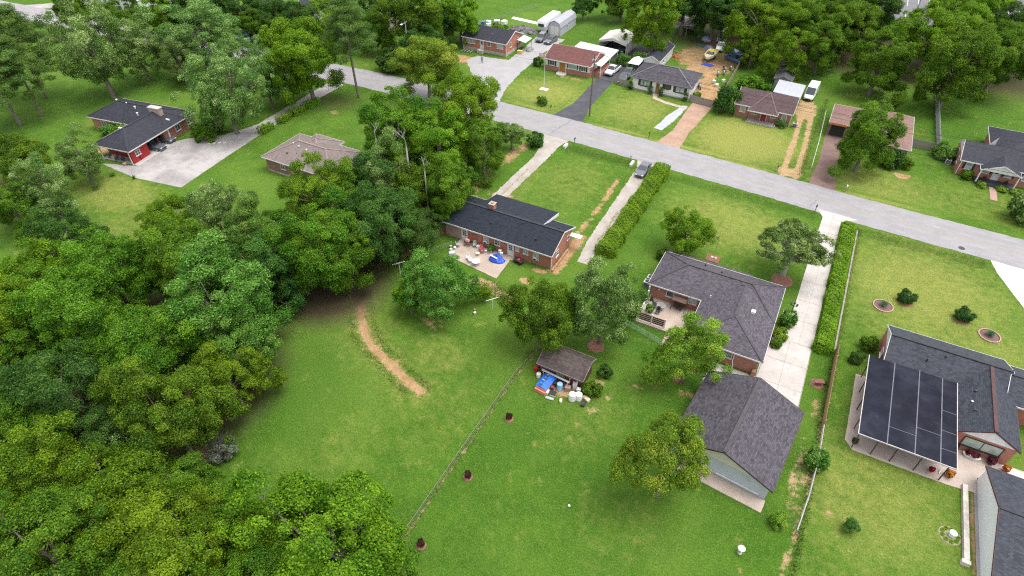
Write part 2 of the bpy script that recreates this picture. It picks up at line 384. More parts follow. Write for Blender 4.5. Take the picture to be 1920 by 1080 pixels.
litter = smax(ell(-60, 22, 15, 13, 1.15, .18), ell(-40, 7, 20, 7.0, 1.1, .2), ell(-60, 36, 9, 6, 1., .25), ell(-52, 44, 8, 8, 1., .25), ell(-52, 60, 6.5, 11, .9, .25), ell(-54, 75, 6, 10, .8, .3), ell(-114, 35, 10, 6, .8, .3),
              ell(-90, 89, 5, 3.5, .55), ell(8, 174, 50, 18, .9, .2), ell(-88, 117, 7, 5, .5), ell(-64, 40, 8, 5, .9), ell(-28, 160, 12, 12, .6))
Z = np.zeros_like(X)
roadlow = np.interp(X, [-160, -90, -57, -26, -4, 10, 32, 120], [92, 97.5, 97.2, 95.9, 95, 93.8, 92.9, 91])
dd = np.abs(Y - (roadlow - 2.1))
ditch = np.clip(1 - dd / 1.7, 0, 1); ditch = ditch * ditch * (3 - 2 * ditch)
for a, b_ in DRIVES_X:
    ditch = ditch * np.clip((np.maximum(a - X, X - b_)) / 1.2, 0, 1)
ditch = ditch * (X > -90) * (X < 60)
Z -= .30 * ditch
# the scraped track lies a little lower than the lawn
Z -= .10 * path(TRACK, .7, 1., .5)
far_ = (np.abs(X) > 260) | (Y > 260) | (Y < -40)
Z = np.where(far_, 0, Z)
nx, ny = len(xs), len(ys)
verts = np.stack([X, Y, Z], -1).reshape(-1, 3)
ii = np.arange(nx * ny).reshape(ny, nx)
quads = np.stack([ii[:-1, :-1], ii[:-1, 1:], ii[1:, 1:], ii[1:, :-1]], -1).reshape(-1, 4)
def np_mesh(name, verts, quads, mat, attrs=None, smooth=False):
    me = bpy.data.meshes.new(name); n = len(quads)
    me.vertices.add(len(verts)); me.vertices.foreach_set('co', np.ascontiguousarray(verts, dtype=np.float32).ravel())
    me.loops.add(n * 4); me.loops.foreach_set('vertex_index', np.ascontiguousarray(quads, dtype=np.int32).ravel())
    me.polygons.add(n); me.polygons.foreach_set('loop_start', np.arange(0, n * 4, 4, dtype=np.int32))
    me.materials.append(mat)
    for k, (dom, arr) in (attrs or {}).items():
        me.attributes.new(k, 'FLOAT', dom).data.foreach_set('value', np.ascontiguousarray(arr, dtype=np.float32).ravel())
    me.update(); me.validate()
    if smooth: me.polygons.foreach_set('use_smooth', np.ones(n, dtype=bool))
    return me
gm = np_mesh('ground', verts, quads, grass_material(), {'dirt': ('POINT', dirt), 'straw': ('POINT', np.clip(straw, 0, 1)), 'dry': ('POINT', dry), 'lush': ('POINT', lush), 'litter': ('POINT', np.clip(litter, 0, 1))}, True)
go = bpy.data.objects.new('ground', gm); COL.objects.link(go); tag(go, 'mown green lawns with yellowed patches and bare earth', kind='structure')

# ---------------------------------------------------------------- sheets: road and drives
def jag(pts, step=.5, amp=.08, closed=True):
    out = []; n = len(pts)
    for k in range(n if closed else n - 1):
        a = Vector(pts[k]); b = Vector(pts[(k + 1) % n]); L = (b - a).length; m = max(1, int(L / step)); d = (b - a) / m
        nrm = Vector((-d.y, d.x)).normalized()
        for t in range(m):
            out.append(a + d * t + nrm * random.uniform(-amp, amp) * (0 if (t == 0 and amp < .06) else 1))
    return [(p.x, p.y) for p in out]
def sheet(name, pts, z, mat, label, th=.06, amp=.05, step=.6, parent=None):
    m = MB(); pp = jag(pts, step, amp) if amp else pts
    if sum((pp[i][0] * pp[(i + 1) % len(pp)][1] - pp[(i + 1) % len(pp)][0] * pp[i][1]) for i in range(len(pp))) < 0: pp = pp[::-1]
    m.prism([(x, y, z - th) for x, y in pp], (0, 0, th))
    o = m.build(name, mat, parent)
    if parent is None: tag(o, label, kind='structure')
    return o
def strip(cl, hw):
    L = []; Rr = []
    for k, p in enumerate(cl):
        d = Vector(cl[min(k + 1, len(cl) - 1)]) - Vector(cl[max(k - 1, 0)]); d.normalize()
        h = hw[k] if isinstance(hw, (list, tuple)) else hw
        L.append((p[0] - d.y * h, p[1] + d.x * h)); Rr.append((p[0] + d.y * h, p[1] - d.x * h))
    return L + Rr[::-1]
ASPH = ground_cover('worn_asphalt', (.225, .216, .222), (.262, .25, .252), 11, .22, .9, .16, .35)
ASPHD = ground_cover('dark_asphalt', (.052, .052, .062), (.075, .073, .082), 10, .3, .85, .2, .5)
ASPHR = ground_cover('reddish_worn_asphalt', (.155, .098, .085), (.20, .13, .11), 10, .3, .9, .55, .4)
GRAV = ground_cover('pale_gravel', (.37, .335, .305), (.29, .25, .212), 6, .45, .95, .45, .5)
GRAVG = ground_cover('grey_gravel', (.28, .272, .275), (.33, .315, .31), 6, .4, .95, .3, .4)
GRAVW = ground_cover('white_gravel', (.36, .37, .39), (.31, .32, .33), 6, .3, .95, .2, .6)
DIRTO = ground_cover('orange_brown_drive', (.35, .235, .17), (.29, .185, .13), 6, .45, .95, .5, .5)
roadc = [(-330, 82.5), (-240, 91), (-156, 96.6), (-120, 99.8), (-92, 101.7), (-75, 101.9), (-57, 101.4), (-41, 100.9), (-26, 100.0), (-12, 99.1), (-2, 98.5), (10, 97.5), (22, 97.0), (34, 96.6), (80, 95.6), (200, 94)]
road = sheet('road', strip(roadc, 4.05), .035, ASPH, 'two-lane street of pale worn asphalt crossing the scene', .10, .10, .7)
# faded double yellow centre line, each dash run its own thin sheet
YEL = ground_cover('faded_yellow_paint', (.33, .275, .17), (.27, .245, .20), 5, .5, .9, .7, .8)
cx = []
for k in range(len(roadc) - 1):
    a = Vector(roadc[k]); b = Vector(roadc[k + 1]); n = max(1, int((b - a).length / 3))
    cx += [tuple(a + (b - a) * t / n) for t in range(n)]
for s_ in (-.16, .16):
    off = [(p[0], p[1] + s_) for p in cx]
    mm = MB(); st = strip(off, .055); n = len(off)
    for k in range(n - 1):
        mm.poly([(st[k][0], st[k][1], .039), (st[2 * n - 1 - k][0], st[2 * n - 1 - k][1], .039), (st[2 * n - 2 - k][0], st[2 * n - 2 - k][1], .039), (st[k + 1][0], st[k + 1][1], .039)])
    mm.build('centre_line', YEL, road)
for s_ in (-2.9, -1.2, 1.2, 2.9):
    off = [(p[0], p[1] + s_) for p in cx]; n = len(off); st = strip(off, .34); mm = MB()
    for k in range(n - 1):
        mm.poly([(st[k][0], st[k][1], .0365), (st[2 * n - 1 - k][0], st[2 * n - 1 - k][1], .0365), (st[2 * n - 2 - k][0], st[2 * n - 2 - k][1], .0365), (st[k + 1][0], st[k + 1][1], .0365)])
    mm.build('wheel_path', ground_cover('tyre_worn_asphalt', (.232, .222, .226), (.275, .262, .262), 9, .25, .85, .3, .5), road)
# tar-sealed cracks and a patch
TAR = plain('crack_sealer', (.075, .07, .07), .6, .2, 3)
for (xa, ya, xb, yb) in ((-44.3, 97.2, -42.7, 105.2), (3.2, 94.6, 3.9, 97.4), (-66, 97.8, -65.5, 105.6)):
    mm = MB(); pts = [(xa + (xb - xa) * t / 8 + random.uniform(-.15, .15), ya + (yb - ya) * t / 8) for t in range(9)]
    st = strip(pts, .035)
    for k in range(8):
        mm.poly([(*st[k], .040), (*st[17 - k], .040), (*st[16 - k], .040), (*st[k + 1], .040)])
    mm.build('sealed_crack', TAR, road)
mh = MB(); mh.lathe([(.45, .036), (.45, .045), (.40, .046)], (24.6, 94.0, 0), 18); mh.build('manhole_cover', DARK, road)
sheet('gravel_drive', strip([(-42.3, 97.4), (-42.1, 94), (-41.7, 88), (-41.9, 80), (-42.0, 73), (-41.9, 70.5)], [2.8, 1.55, 1.25, 1.2, 1.2, 1.4]), .02, GRAV, 'pale two-track gravel drive with culvert walls beside the mown front lawn', .05, .12, .5)
sheet('gravel_drive', strip([(-23.6, 96.3), (-23.7, 93), (-23.8, 85), (-23.6, 75), (-23.5, 70), (-23.2, 64.5)], [2.5, 1.5, 1.2, 1.15, 1.1, .8]), .02, GRAV, 'pale gravel drive running along the long tall hedge', .05, .12, .5)
g1 = MB()
for (cl, hw) in (([(-41.9, 84), (-41.9, 80), (-42.0, 73.5)], .14), ([(-23.3, 79), (-23.2, 75), (-23.2, 70)], .16)):
    st = jag(strip(cl, hw), .45, .16); g1.prism([(x, y, .012) for x, y in st[::-1]], (0, 0, .02))
tag(g1.build('wheel_track_grass', plain('thin_grass', (.25, .215, .12), .95, .5, 2.5)), 'thin yellowed grass growing between the wheel tracks of the gravel drives', kind='stuff')
sheet('asphalt_drive', [(-47.0, 105.3), (-40.6, 104.9), (-41.9, 112), (-42.4, 128), (-40.4, 134), (-39.8, 150), (-53.5, 150), (-53.5, 141), (-45.6, 138), (-46.2, 128), (-45.6, 112)], .02, ASPHD, 'dark blue-grey asphalt drive beside the house with the burgundy roof', .05, .05, .6)
sheet('gravel_yard', [(-67, 105.6), (-59.6, 105.6), (-61.5, 112), (-62.6, 120), (-63.3, 134), (-62.5, 145), (-70, 145), (-69.0, 136), (-68.7, 126.3), (-76.5, 125.2), (-77.5, 121.5), (-71, 114)], .02, GRAVG, 'grey gravel parking yard in front of the small brick house', .05, .15, .5)
sheet('dirt_drive', [(-25.2, 103.9), (-20.6, 103.6), (-20.9, 110), (-19.6, 125), (-23.9, 125), (-24.0, 121), (-23.9, 110)], .02, DIRTO, 'orange-brown drive leading to the wooden gate by the white house', .05, .08, .5)
sheet('gravel_patch', [(-27.4, 109.2), (-25.7, 109.0), (-24.6, 116), (-24.3, 122), (-25.4, 121.6), (-26.6, 116.5)], .016, GRAVW, 'whitish gravel patch beside the orange-brown drive', .04, .12, .5)
sheet('asphalt_drive', [(2.0, 101.8), (6.4, 101.4), (5.6, 110), (5.2, 126), (2.2, 126), (2.5, 110)], .02, ASPHR, 'reddish worn asphalt drive leading to the pink-roofed house', .05, .05, .6)
sheet('concrete_drive', [(-109.6, 50.0), (-100, 49.6), (-90.3, 51.2), (-91.6, 62), (-92.6, 71), (-93.8, 82), (-93.6, 96.8), (-97.4, 96.6), (-96.7, 82), (-96.2, 74), (-98.5, 68), (-103.4, 63.6), (-104.8, 61.5), (-103.2, 52.3)], .02, OLDCONC, 'weathered grey concrete drive widening beside the dark-roofed L-shaped house', .06, .06, .8)
sheet('parking_lot', [(2, 199), (120, 199), (120, 300), (-30, 300), (-30, 232), (2, 226)], .02, ASPHD if False else ground_cover('lot_asphalt', (.12, .115, .12), (.145, .14, .145), 5, .2, .9, .2, .2), 'grey asphalt car park with white bay lines behind the trees', .05, 0)
STRIPE = plain('white_road_paint', (.55, .55, .55), .7, .15, 3)
lot = [o for o in COL.objects if o.name == 'parking_lot'][0]
for k in range(26):
    x0 = 4 + k * 2.8
    mm = MB(); mm.poly([(x0, 204, .024), (x0 + .14, 204, .024), (x0 + .14, 209, .024), (x0, 209, .024)]); mm.build('bay_line', STRIPE, lot)
    mm = MB(); mm.poly([(x0, 216, .024), (x0 + .14, 216, .024), (x0 + .14, 226, .024), (x0, 226, .024)]); mm.build('bay_line', STRIPE, lot)
# concrete drive of the purple-roofed house: cast slabs with open joints
sd = tag(MB().prism([(4.9, 61, -.05), (4.9, 50.2, -.05), (8.2, 50.2, -.05), (8.2, 92.8, -.05), (9.9, 94.6, -.05), (5.3, 94.6, -.05), (5.5, 92.8, -.05)], (0, 0, .055)).build('slab_drive', plain('joint_filler', (.24, .215, .185), .95, .3, 3)), 'pale concrete slab drive beside the clipped hedge, leading to the garage', kind='structure')
def slab(pts, z=.045, par=sd, mat=CONC):
    c = Vector((sum(p[0] for p in pts) / len(pts), sum(p[1] for p in pts) / len(pts)))
    pp = []
    for p in pts:
        d = Vector(p) - c; pp.append(tuple(Vector(p) - d.normalized() * .02))
    z += random.uniform(-.006, .006)
    return MB().prism([(x, y, -.05) for x, y in pp], (0, 0, z + .05)).build('slab', mat, par)
yy = [92.8, 88.6, 84.2, 79.8, 75.4, 71.0, 66.8, 62.4]
xl = [5.5, 5.4, 5.3, 5.2, 5.1, 5.05, 4.95, 4.9]
slab([(5.5, 92.8), (7.0, 92.8), (7.2, 94.7), (4.4, 94.9)]); slab([(7.0, 92.8), (8.3, 92.8), (10.6, 94.5), (7.2, 94.7)])
for k in range(7):
    xm = (xl[k] + 8.1) / 2 + .1
    for a, b_, c, d_ in ((xl[k], xm, xl[k + 1], xm - .03), (xm, 8.2, xm - .03, 8.15)):
        slab([(c, yy[k + 1]), (d_, yy[k + 1]), (b_, yy[k]), (a, yy[k])])
for y1, y0 in ((62.4, 58.6), (58.6, 54.6), (54.6, 50.4)):
    slab([(3.0 if y0 > 54 else 3.0, y0), (5.6, y0), (5.6, y1), (3.6 if y1 > 60 else 3.0, y1)]); slab([(5.6, y0), (8.1, y0), (8.1, y1), (5.6, y1)])
slab([(-2.4, 50.6), (.3, 50.4), (.3, 54.6), (-1.9, 54.6)]); slab([(.3, 50.4), (3.0, 50.3), (3.0, 54.6), (.3, 54.6)])
sheet('concrete_drive', [(28.2, 92.9), (37.5, 92.9), (37.5, 70), (33.5, 70), (33.0, 80), (30.5, 86), (28.9, 90)], .02, plain('fresh_concrete', (.60, .59, .56), .85, .08, .8, bump=.1), 'bright new concrete drive at the end of the yellow-green lawn', .06, .02)
sheet('side_drive', strip([(-215, 90), (-205, 99), (-196, 108)], 2.5), .02, OLDCONC, 'pale drive branching off the street beyond the pines', .05, .1)
for (x, y, r) in ((-135.5, 112, 0),):
    pass
# ---------------------------------------------------------------- buildings
class Bld:
    def __init__(s, name, label, cat, ox, oy, rot=0, group=None, z=0):
        s.ox, s.oy = ox, oy; s.r = thing(name, label, cat, (ox, oy, z), R(rot), group)
    def mb(s): return MB((-s.ox, -s.oy, 0))
    def box(s, name, x0, x1, y0, y1, z0, z1, mat, par=None, bevel=0):
        return s.mb().box(x0, x1, y0, y1, z0, z1).build(name, mat, par or s.r, bevel=bevel)
    def gable(s, x0, x1, y0, y1, ze, zr, axis, rm, wm, inset=.4, ginset=.3, t=.16, ridge=None, gm=None, fascia=TRIM, wall='wall', cap=None, found=None, z0=0., ends='01'):
        """gable roof on its eave rectangle, wall volume below; ridge along axis"""
        if axis == 'x': a0, a1, b0, b1 = x0, x1, y0, y1; Q = lambda a, b, z: (a, b, z)
        else: a0, a1, b0, b1 = y0, y1, x0, x1; Q = lambda a, b, z: (b, a, z)
        rb = (b0 + b1) / 2 if ridge is None else ridge
        sl0 = (zr - ze) / (rb - b0); sl1 = (zr - ze) / (b1 - rb)
        ring = [Q(a0, b0, ze - t), Q(a0, b0, ze), Q(a0, rb, zr), Q(a0, b1, ze), Q(a0, b1, ze - t), Q(a0, rb, zr - t)]
        vec = Q(a1 - a0, 0, 0)
        if axis == 'y': ring = ring[::-1]
        m = s.mb()
        # two separate slopes so that the concave section stays clean
        r1 = [ring[0], ring[1], ring[2], ring[5]] if axis == 'x' else [ring[5], ring[4], ring[3], ring[0]]
        r2 = [ring[5], ring[2], ring[3], ring[4]] if axis == 'x' else [ring[0], ring[3], ring[2], ring[1]]
        m.prism(r1[::-1], vec); m.prism(r2[::-1], vec)
        roof = m.build('roof', rm, s.r)
        # walls
        if wm:
            w0, w1 = b0 + inset, b1 - inset
            zt0 = ze - t + sl0 * inset - .01; zt1 = ze - t + sl1 * inset - .01
            prof = [(w0, z0), (w0, zt0), (rb, zr - t - .01), (w1, zt1), (w1, z0)]
            rg = [Q(a0 + ginset, b, z) for b, z in prof]
            if axis == 'y': rg = rg[::-1]
            s.mb().prism(rg[::-1], Q(a1 - a0 - 2 * ginset, 0, 0)).build(wall, wm, s.r)
            if gm:
                for k, a in ((0, a0 + ginset - .02), (1, a1 - ginset)):
                    if str(k) not in ends: continue
                    rg = [Q(a, w0 - .02, zt0 - .02), Q(a, rb, zr - t - .012), Q(a, w1 + .02, zt1 - .02)]
                    s.mb().prism(rg if axis == 'y' else rg[::-1], Q(.02, 0, 0)).build('gable_panel', gm, s.r)
            if found:
                fm = s.mb(); g_ = .03
                A0, A1 = a0 + ginset - g_, a1 - ginset + g_; B0, B1 = w0 - g_, w1 + g_
                if axis == 'x': fm.box(A0, A1, B0, B1, 0, found[0])
                else: fm.box(B0, B1, A0, A1, 0, found[0])
                fm.build('foundation', found[1], s.r)
        if fascia:
            fm = s.mb(); e = .02
            for b, sg in ((b0, -1), (b1, 1)):
                p, q = Q(a0, b + sg * e, ze - t * .5 - .02), Q(a1, b + sg * e, ze - t * .5 - .02)
                fm.bar(p, q, .04 if axis == 'x' else .04, t + .03)
            for a, sg in ((a0, -1), (a1, 1)):
                for b in (b0, b1):
                    fm.bar(Q(a + sg * e, b, ze - t * .5), Q(a + sg * e, rb, zr - t * .5), .04, t + .02)
            fm.build('fascia', fascia, s.r)
        if cap:
            s.mb().bar(Q(a0 + .02, rb, zr + .02), Q(a1 - .02, rb, zr + .02), .34, .07).build('ridge_cap', cap, roof)
        return roof
    def hip(s, x0, x1, y0, y1, ze, zr, rm, wm=None, inset=.45, t=.16, fascia=TRIM, cap=None, wall='wall', rx=None, found=None, name='roof', hipk=1.0):
        lx, ly = x1 - x0, y1 - y0
        ax = lx >= ly; h = min(lx, ly) / 2 * hipk
        if ax: r0, r1 = (x0 + h, (y0 + y1) / 2, zr), (x1 - h, (y0 + y1) / 2, zr)
        else: r0, r1 = ((x0 + x1) / 2, y0 + h, zr), ((x0 + x1) / 2, y1 - h, zr)
        if rx: r0, r1 = rx
        A, B_, C_, D = (x0, y0, ze), (x1, y0, ze), (x1, y1, ze), (x0, y1, ze)
        m = s.mb()
        lo = lambda p: (p[0], p[1], ze - t)
        for p, q in ((A, B_), (B_, C_), (C_, D), (D, A)): m.poly([lo(p), lo(q), q, p])
        m.poly([lo(D), lo(C_), lo(B_), lo(A)])
        if ax:
            m.poly([A, B_, r1, r0]); m.poly([C_, D, r0, r1])
            m.poly([B_, C_, r1]); m.poly([D, A, r0])
        else:
            m.poly([B_, C_, r1, r0]); m.poly([D, A, r0, r1])
            m.poly([A, B_, r0]); m.poly([C_, D, r1])
        roof = m.build(name, rm, s.r)
        if wm: s.box(wall, x0 + inset, x1 - inset, y0 + inset, y1 - inset, 0, ze - t - .004, wm)
        if found: s.box('foundation', x0 + inset - .03, x1 - inset + .03, y0 + inset - .03, y1 - inset + .03, 0, found[0], found[1])
        if fascia:
            fm = s.mb(); e = .02; z = ze - t / 2 - .01; hh = t + .02
            fm.bar((x0 - 2 * e, y0 - e, z), (x1 + 2 * e, y0 - e, z), .04, hh); fm.bar((x0 - 2 * e, y1 + e, z), (x1 + 2 * e, y1 + e, z), .04, hh)
            fm.bar((x0 - e, y0, z), (x0 - e, y1, z), .04, hh); fm.bar((x1 + e, y0, z), (x1 + e, y1, z), .04, hh)
            fm.build('fascia', fascia, s.r)
        if cap:
            m = s.mb()
            up = lambda p: (p[0], p[1], p[2] + .015)
            m.bar(up(r0), up(r1), .32, .06) if (Vector(r0) - Vector(r1)).length > .3 else None
            for c in (A, B_, C_, D):
                tgt = min((r0, r1), key=lambda q: (Vector(q) - Vector(c)).length)
                m.bar(up(tgt), up(c), .26, .05)
            m.build('ridge_cap', cap, roof)
        return roof
    def bx(s, m, face, c, a0, a1, d0, d1, z0, z1, mi=0):
        if face == 'S': m.box(a0, a1, c - d1, c - d0, z0, z1, mi)
        elif face == 'N': m.box(a0, a1, c + d0, c + d1, z0, z1, mi)
        elif face == 'W': m.box(c - d1, c - d0, a0, a1, z0, z1, mi)
        else: m.box(c + d0, c + d1, a0, a1, z0, z1, mi)
        return m
    def window(s, face, c, a0, a1, z0, z1, nx=2, nz=2, shut=None, frame=TRIM, glass=PANE, fw=.07, sill=True, cross=True):
        m = s.mb(); d = .07
        for (p, q, u, v) in ((a0, a1, z0, z0 + fw), (a0, a1, z1 - fw, z1), (a0, a0 + fw, z0 + fw, z1 - fw), (a1 - fw, a1, z0 + fw, z1 - fw)):
            s.bx(m, face, c, p, q, -.01, d, u, v)
        for k in range(1, nx):
            x = a0 + (a1 - a0) * k / nx; s.bx(m, face, c, x - .03, x + .03, -.01, d - .012, z0 + fw, z1 - fw)
        for k in range(1, nz):
            z = z0 + (z1 - z0) * k / nz
            for j in range(nx):
                s.bx(m, face, c, a0 + (a1 - a0) * j / nx + .035, a0 + (a1 - a0) * (j + 1) / nx - .035, -.01, d - .02, z - .02, z + .02)
        w_ = m.build('window', frame, s.r)
        for k in range(nx):
            p, q = a0 + (a1 - a0) * k / nx + .032, a0 + (a1 - a0) * (k + 1) / nx - .032
            s.bx(s.mb(), face, c, p, q, .002, .022, z0 + fw * .8, z1 - fw * .8).build('pane', glass, w_)
        if sill: s.bx(s.mb(), face, c, a0 - .08, a1 + .08, -.01, .13, z0 - .07, z0 - .002).build('sill', frame, w_)
        if shut:
            sw = shut[1]
            for p, q in ((a0 - sw - .03, a0 - .03), (a1 + .03, a1 + sw + .03)):
                mm = s.bx(s.mb(), face, c, p, q, -.01, .04, z0 - .02, z1 + .02)
                for k in range(6): s.bx(mm, face, c, p + .04, q - .04, .041, .055, z0 + .06 + k * (z1 - z0 - .1) / 6, z0 + .02 + (k + .8) * (z1 - z0 - .1) / 6)
                mm.build('shutter', shut[0], s.r)
        return w_
    def door(s, face, c, a0, a1, z1, mat=WHITE, lites=0, z0=.12, frame=TRIM, step=None):
        fw = .09
        dr = s.bx(s.mb(), face, c, a0, a1, -.01, .05, z0, z1).build('door', mat, s.r)
        m = s.mb(); s.bx(m, face, c, a0 - fw, a0 - .002, -.01, .08, z0, z1); s.bx(m, face, c, a1 + .002, a1 + fw, -.01, .08, z0, z1); s.bx(m, face, c, a0 - fw, a1 + fw, -.01, .08, z1 + .002, z1 + fw)
        m.build('door_frame', frame, dr)
        s.bx(s.mb(), face, c, a1 - .14, a1 - .08, .052, .11, z0 + .95, z0 + 1.03).build('handle', DARK, dr)
        for k in range(lites):
            for j in range(2 if lites > 2 else 1):
                n = 2 if lites > 2 else 1
                p = a0 + .15 + (a1 - a0 - .3) * j / n; q = a0 + .15 + (a1 - a0 - .3) * (j + 1) / n - .04
                z = z1 - .2 - k * (1.0 / lites)
                s.bx(s.mb(), face, c, p, q, .05, .058, z - .75 / lites, z).build('pane', PANE, dr)
        if step: s.bx(s.mb(), face, c, a0 - .3, a1 + .3, .0, step[0], 0, z0 - .02).build('doorstep', step[1], s.r)
        return dr
    def vent(s, x, y, z, mat=DARK, r=.09, h=.3):
        s.mb().lathe([(r, -.2), (r, h), (r * 1.7, h + .01), (r * 1.5, h + .08), (.01, h + .12)], (x, y, z), 8).build('roof_vent', mat, s.r)
    def downpipe(s, x, y, z1, mat=TRIM):
        s.mb().box(x - .05, x + .05, y - .05, y + .05, .05, z1).build('downpipe', mat, s.r)

SH_BLUE = shingles('charcoal_blue_shingles', (.017, .021, .031), .2, (.02, .02, .024), 1.6, .55)
SH_PURP = shingles('purple_grey_shingles', (.074, .064, .077), .25, (.05, .045, .05), 1.45, .6)
SH_PURPD = shingles('dark_purple_grey_shingles', (.060, .054, .064), .25, (.04, .038, .042), 1.45, .65)
SH_SLATE = shingles('slate_grey_shingles', (.038, .042, .053), .2, (.025, .027, .034), 1.5, .55)
SH_NAVY = shingles('dark_navy_shingles', (.030, .031, .040), .25, (.022, .022, .026), 1.5, .45)
SH_PINK = shingles('faded_pinkish_shingles', (.185, .148, .138), .55, (.10, .08, .08), 1.25, .25)
SH_TAN = shingles('dusty_pink_shingles', (.21, .128, .108), .3, (.13, .085, .075), 1.2, .25)
SH_BURG = shingles('burgundy_shingles', (.128, .053, .048), .25, (.07, .032, .032), 1.35, .4)
SH_BROWN = shingles('dark_brown_shingles', (.078, .048, .050), .25, (.045, .03, .03), 1.5, .35)
SH_GREY = shingles('grey_shingles', (.085, .082, .092), .35, (.04, .04, .045), 1.5, .4)
SH_OLD = shingles('weathered_shed_shingles', (.072, .056, .052), .8, (.032, .026, .026), 1.5, .5)
CAP_PURP = plain('purple_grey_cap', (.052, .046, .052), .8, .25, 2)
CAP_SLATE = plain('slate_cap', (.028, .029, .034), .8, .25, 2)
CAP_LT = plain('pale_cap', (.21, .16, .15), .8, .2, 2)
CAP_BR = plain('brown_cap', (.115, .075, .072), .8, .2, 2)
SID_W = siding('white_siding', (.60, .60, .60)); SID_C = siding('cream_siding', (.56, .52, .42), dirt=.2)
SID_BW = siding('bright_white_siding', (.76, .78, .80), .18, dirt=.05)
SID_G = siding('grey_block_siding', (.40, .43, .46), .22, dirt=.4)
METALW = siding('white_sheet_metal', (.62, .60, .56), .23, True, .25, rough=.4)
METALG = siding('grey_corrugated_metal', (.33, .34, .365), .3, True, .35, rough=.6)
BRICKW = bricks('painted_white_brick', (.70, .69, .67), (.5, .49, .47), stain=.1)
STN = bricks('pale_foundation_block', (.40, .37, .30), (.30, .28, .24), .4, .2, .015, .3)
SHUT_D = plain('dark_shutter', (.035, .028, .028), .6, .2, 3); SHUT_B = plain('brown_shutter', (.05, .028, .025), .6, .2, 3); SHUT_N = plain('black_shutter', (.018, .02, .026), .5, .2, 3)
DRED = plain('dark_red_paint', (.13, .018, .018), .6, .2, 2); REDP = plain('red_barn_paint', (.30, .016, .022), .55, .2, 2, dirt=.15)
DOORWD = plain('varnished_door_wood', (.26, .12, .035), .5, .25, 2)

# --- long brick house with charcoal roof
h = Bld('brick_house', 'long red brick house with charcoal-blue gable roof and square chimney', 'house', -35.3, 64.6)
h.gable(-44.3, -26.3, 60.7, 68.7, 2.6, 4.25, 'x', SH_BLUE, BR_RED, .4, .3, found=(.35, BR_DARK), cap=CAP_SLATE)
# raised front slope with its white cheek
m = h.mb(); ring = [(-40.4, 64.72, 4.275), (-40.4, 70.3, 3.05), (-40.4, 70.3, 2.86), (-40.4, 66.2, 3.4)]
m.prism(ring[::-1], (10.6, 0, 0)); m.build('front_roof', SH_BLUE, h.r)
m = h.mb(); m.prism([(-29.79, 65.0, 4.14), (-29.79, 70.3, 2.98), (-29.79, 70.3, 2.5), (-29.79, 66.0, 3.5)], (.05, 0, 0)); m.build('white_cheek', WHITE, h.r)
h.box('front_wall', -40.1, -30.1, 68.1, 69.9, 0, 2.75, BR_RED)
h.box('pale_wall_panel', -43.98, -41.35, 61.06, 61.12, .02, 2.4, BR_PINK)
ch = h.mb(); ch.box(-38.55, -37.75, 64.7, 65.5, 3.6, 5.05); co_ = ch.build('chimney', BR_DARK, h.r)
h.box('chimney_cap', -38.62, -37.68, 64.63, 65.57, 5.05, 5.13, CONC2, co_); h.box('flue', -38.35, -37.95, 64.9, 65.3, 5.13, 5.3, WOODT, co_)
Wc = 61.1
h.door('S', Wc, -41.15, -40.25, 2.1, WHITE, 3, step=(.7, CONC2)); h.door('S', Wc, -33.4, -32.5, 2.15, WHITE, 3, step=(.9, CONC2))
h.window('S', Wc, -37.5, -36.6, .95, 2.15, 1, 2, glass=PANE2); h.window('S', Wc, -35.6, -34.7, 1.15, 2.1, 2, 2)
h.window('S', Wc, -32.15, -31.55, 1.3, 2.05, 1, 2, glass=PANE2); h.window('S', Wc, -30.95, -30.15, 1.2, 2.05, 2, 1, glass=PANE2); h.window('S', Wc, -29.4, -28.5, .95, 2.0, 1, 2, glass=PANE2)
for a in (-37.3, -29.2):
    u = h.mb().box(a, a + .5, 60.72, 61.02, .95, 1.32).build('air_conditioner', WHITE, h.r); h.mb().box(a + .05, a + .45, 60.70, 60.715, 1.0, 1.27).build('grille', DARK, u)
h.window('E', -26.6, 62.6, 63.5, 1.0, 2.0, 1, 2); h.window('E', -26.6, 66.4, 67.2, 1.5, 2.2, 1, 1)
for x, y in ((-41.6, 65.8), (-37.2, 66.0), (-37.0, 62.6), (-32.6, 64.0), (-29.6, 62.3), (-27.4, 65.2)): h.vent(x, y, 4.25 - abs(y - 64.7) * .41, DARK, .08, .22)
h.box('entry_canopy', -26.3, -24.6, 66.6, 67.5, 2.3, 2.38, WHITE); h.box('canopy_post', -24.75, -24.67, 66.65, 66.73, .0, 2.3, WHITE); h.box('canopy_post', -24.75, -24.67, 67.35, 67.43, .0, 2.3, WHITE)
h.box('ramp_board', -26.15, -26.0, 60.5, 66, .0, .5, WOODT); h.downpipe(-26.5, 61.0, 2.4)
sheet('patio', [(-41.4, 61.0), (-41.0, 56.8), (-32.3, 55.6), (-32.6, 61.0)], .08, CONC2, 'stained concrete patio behind the long brick house', .15, .03)

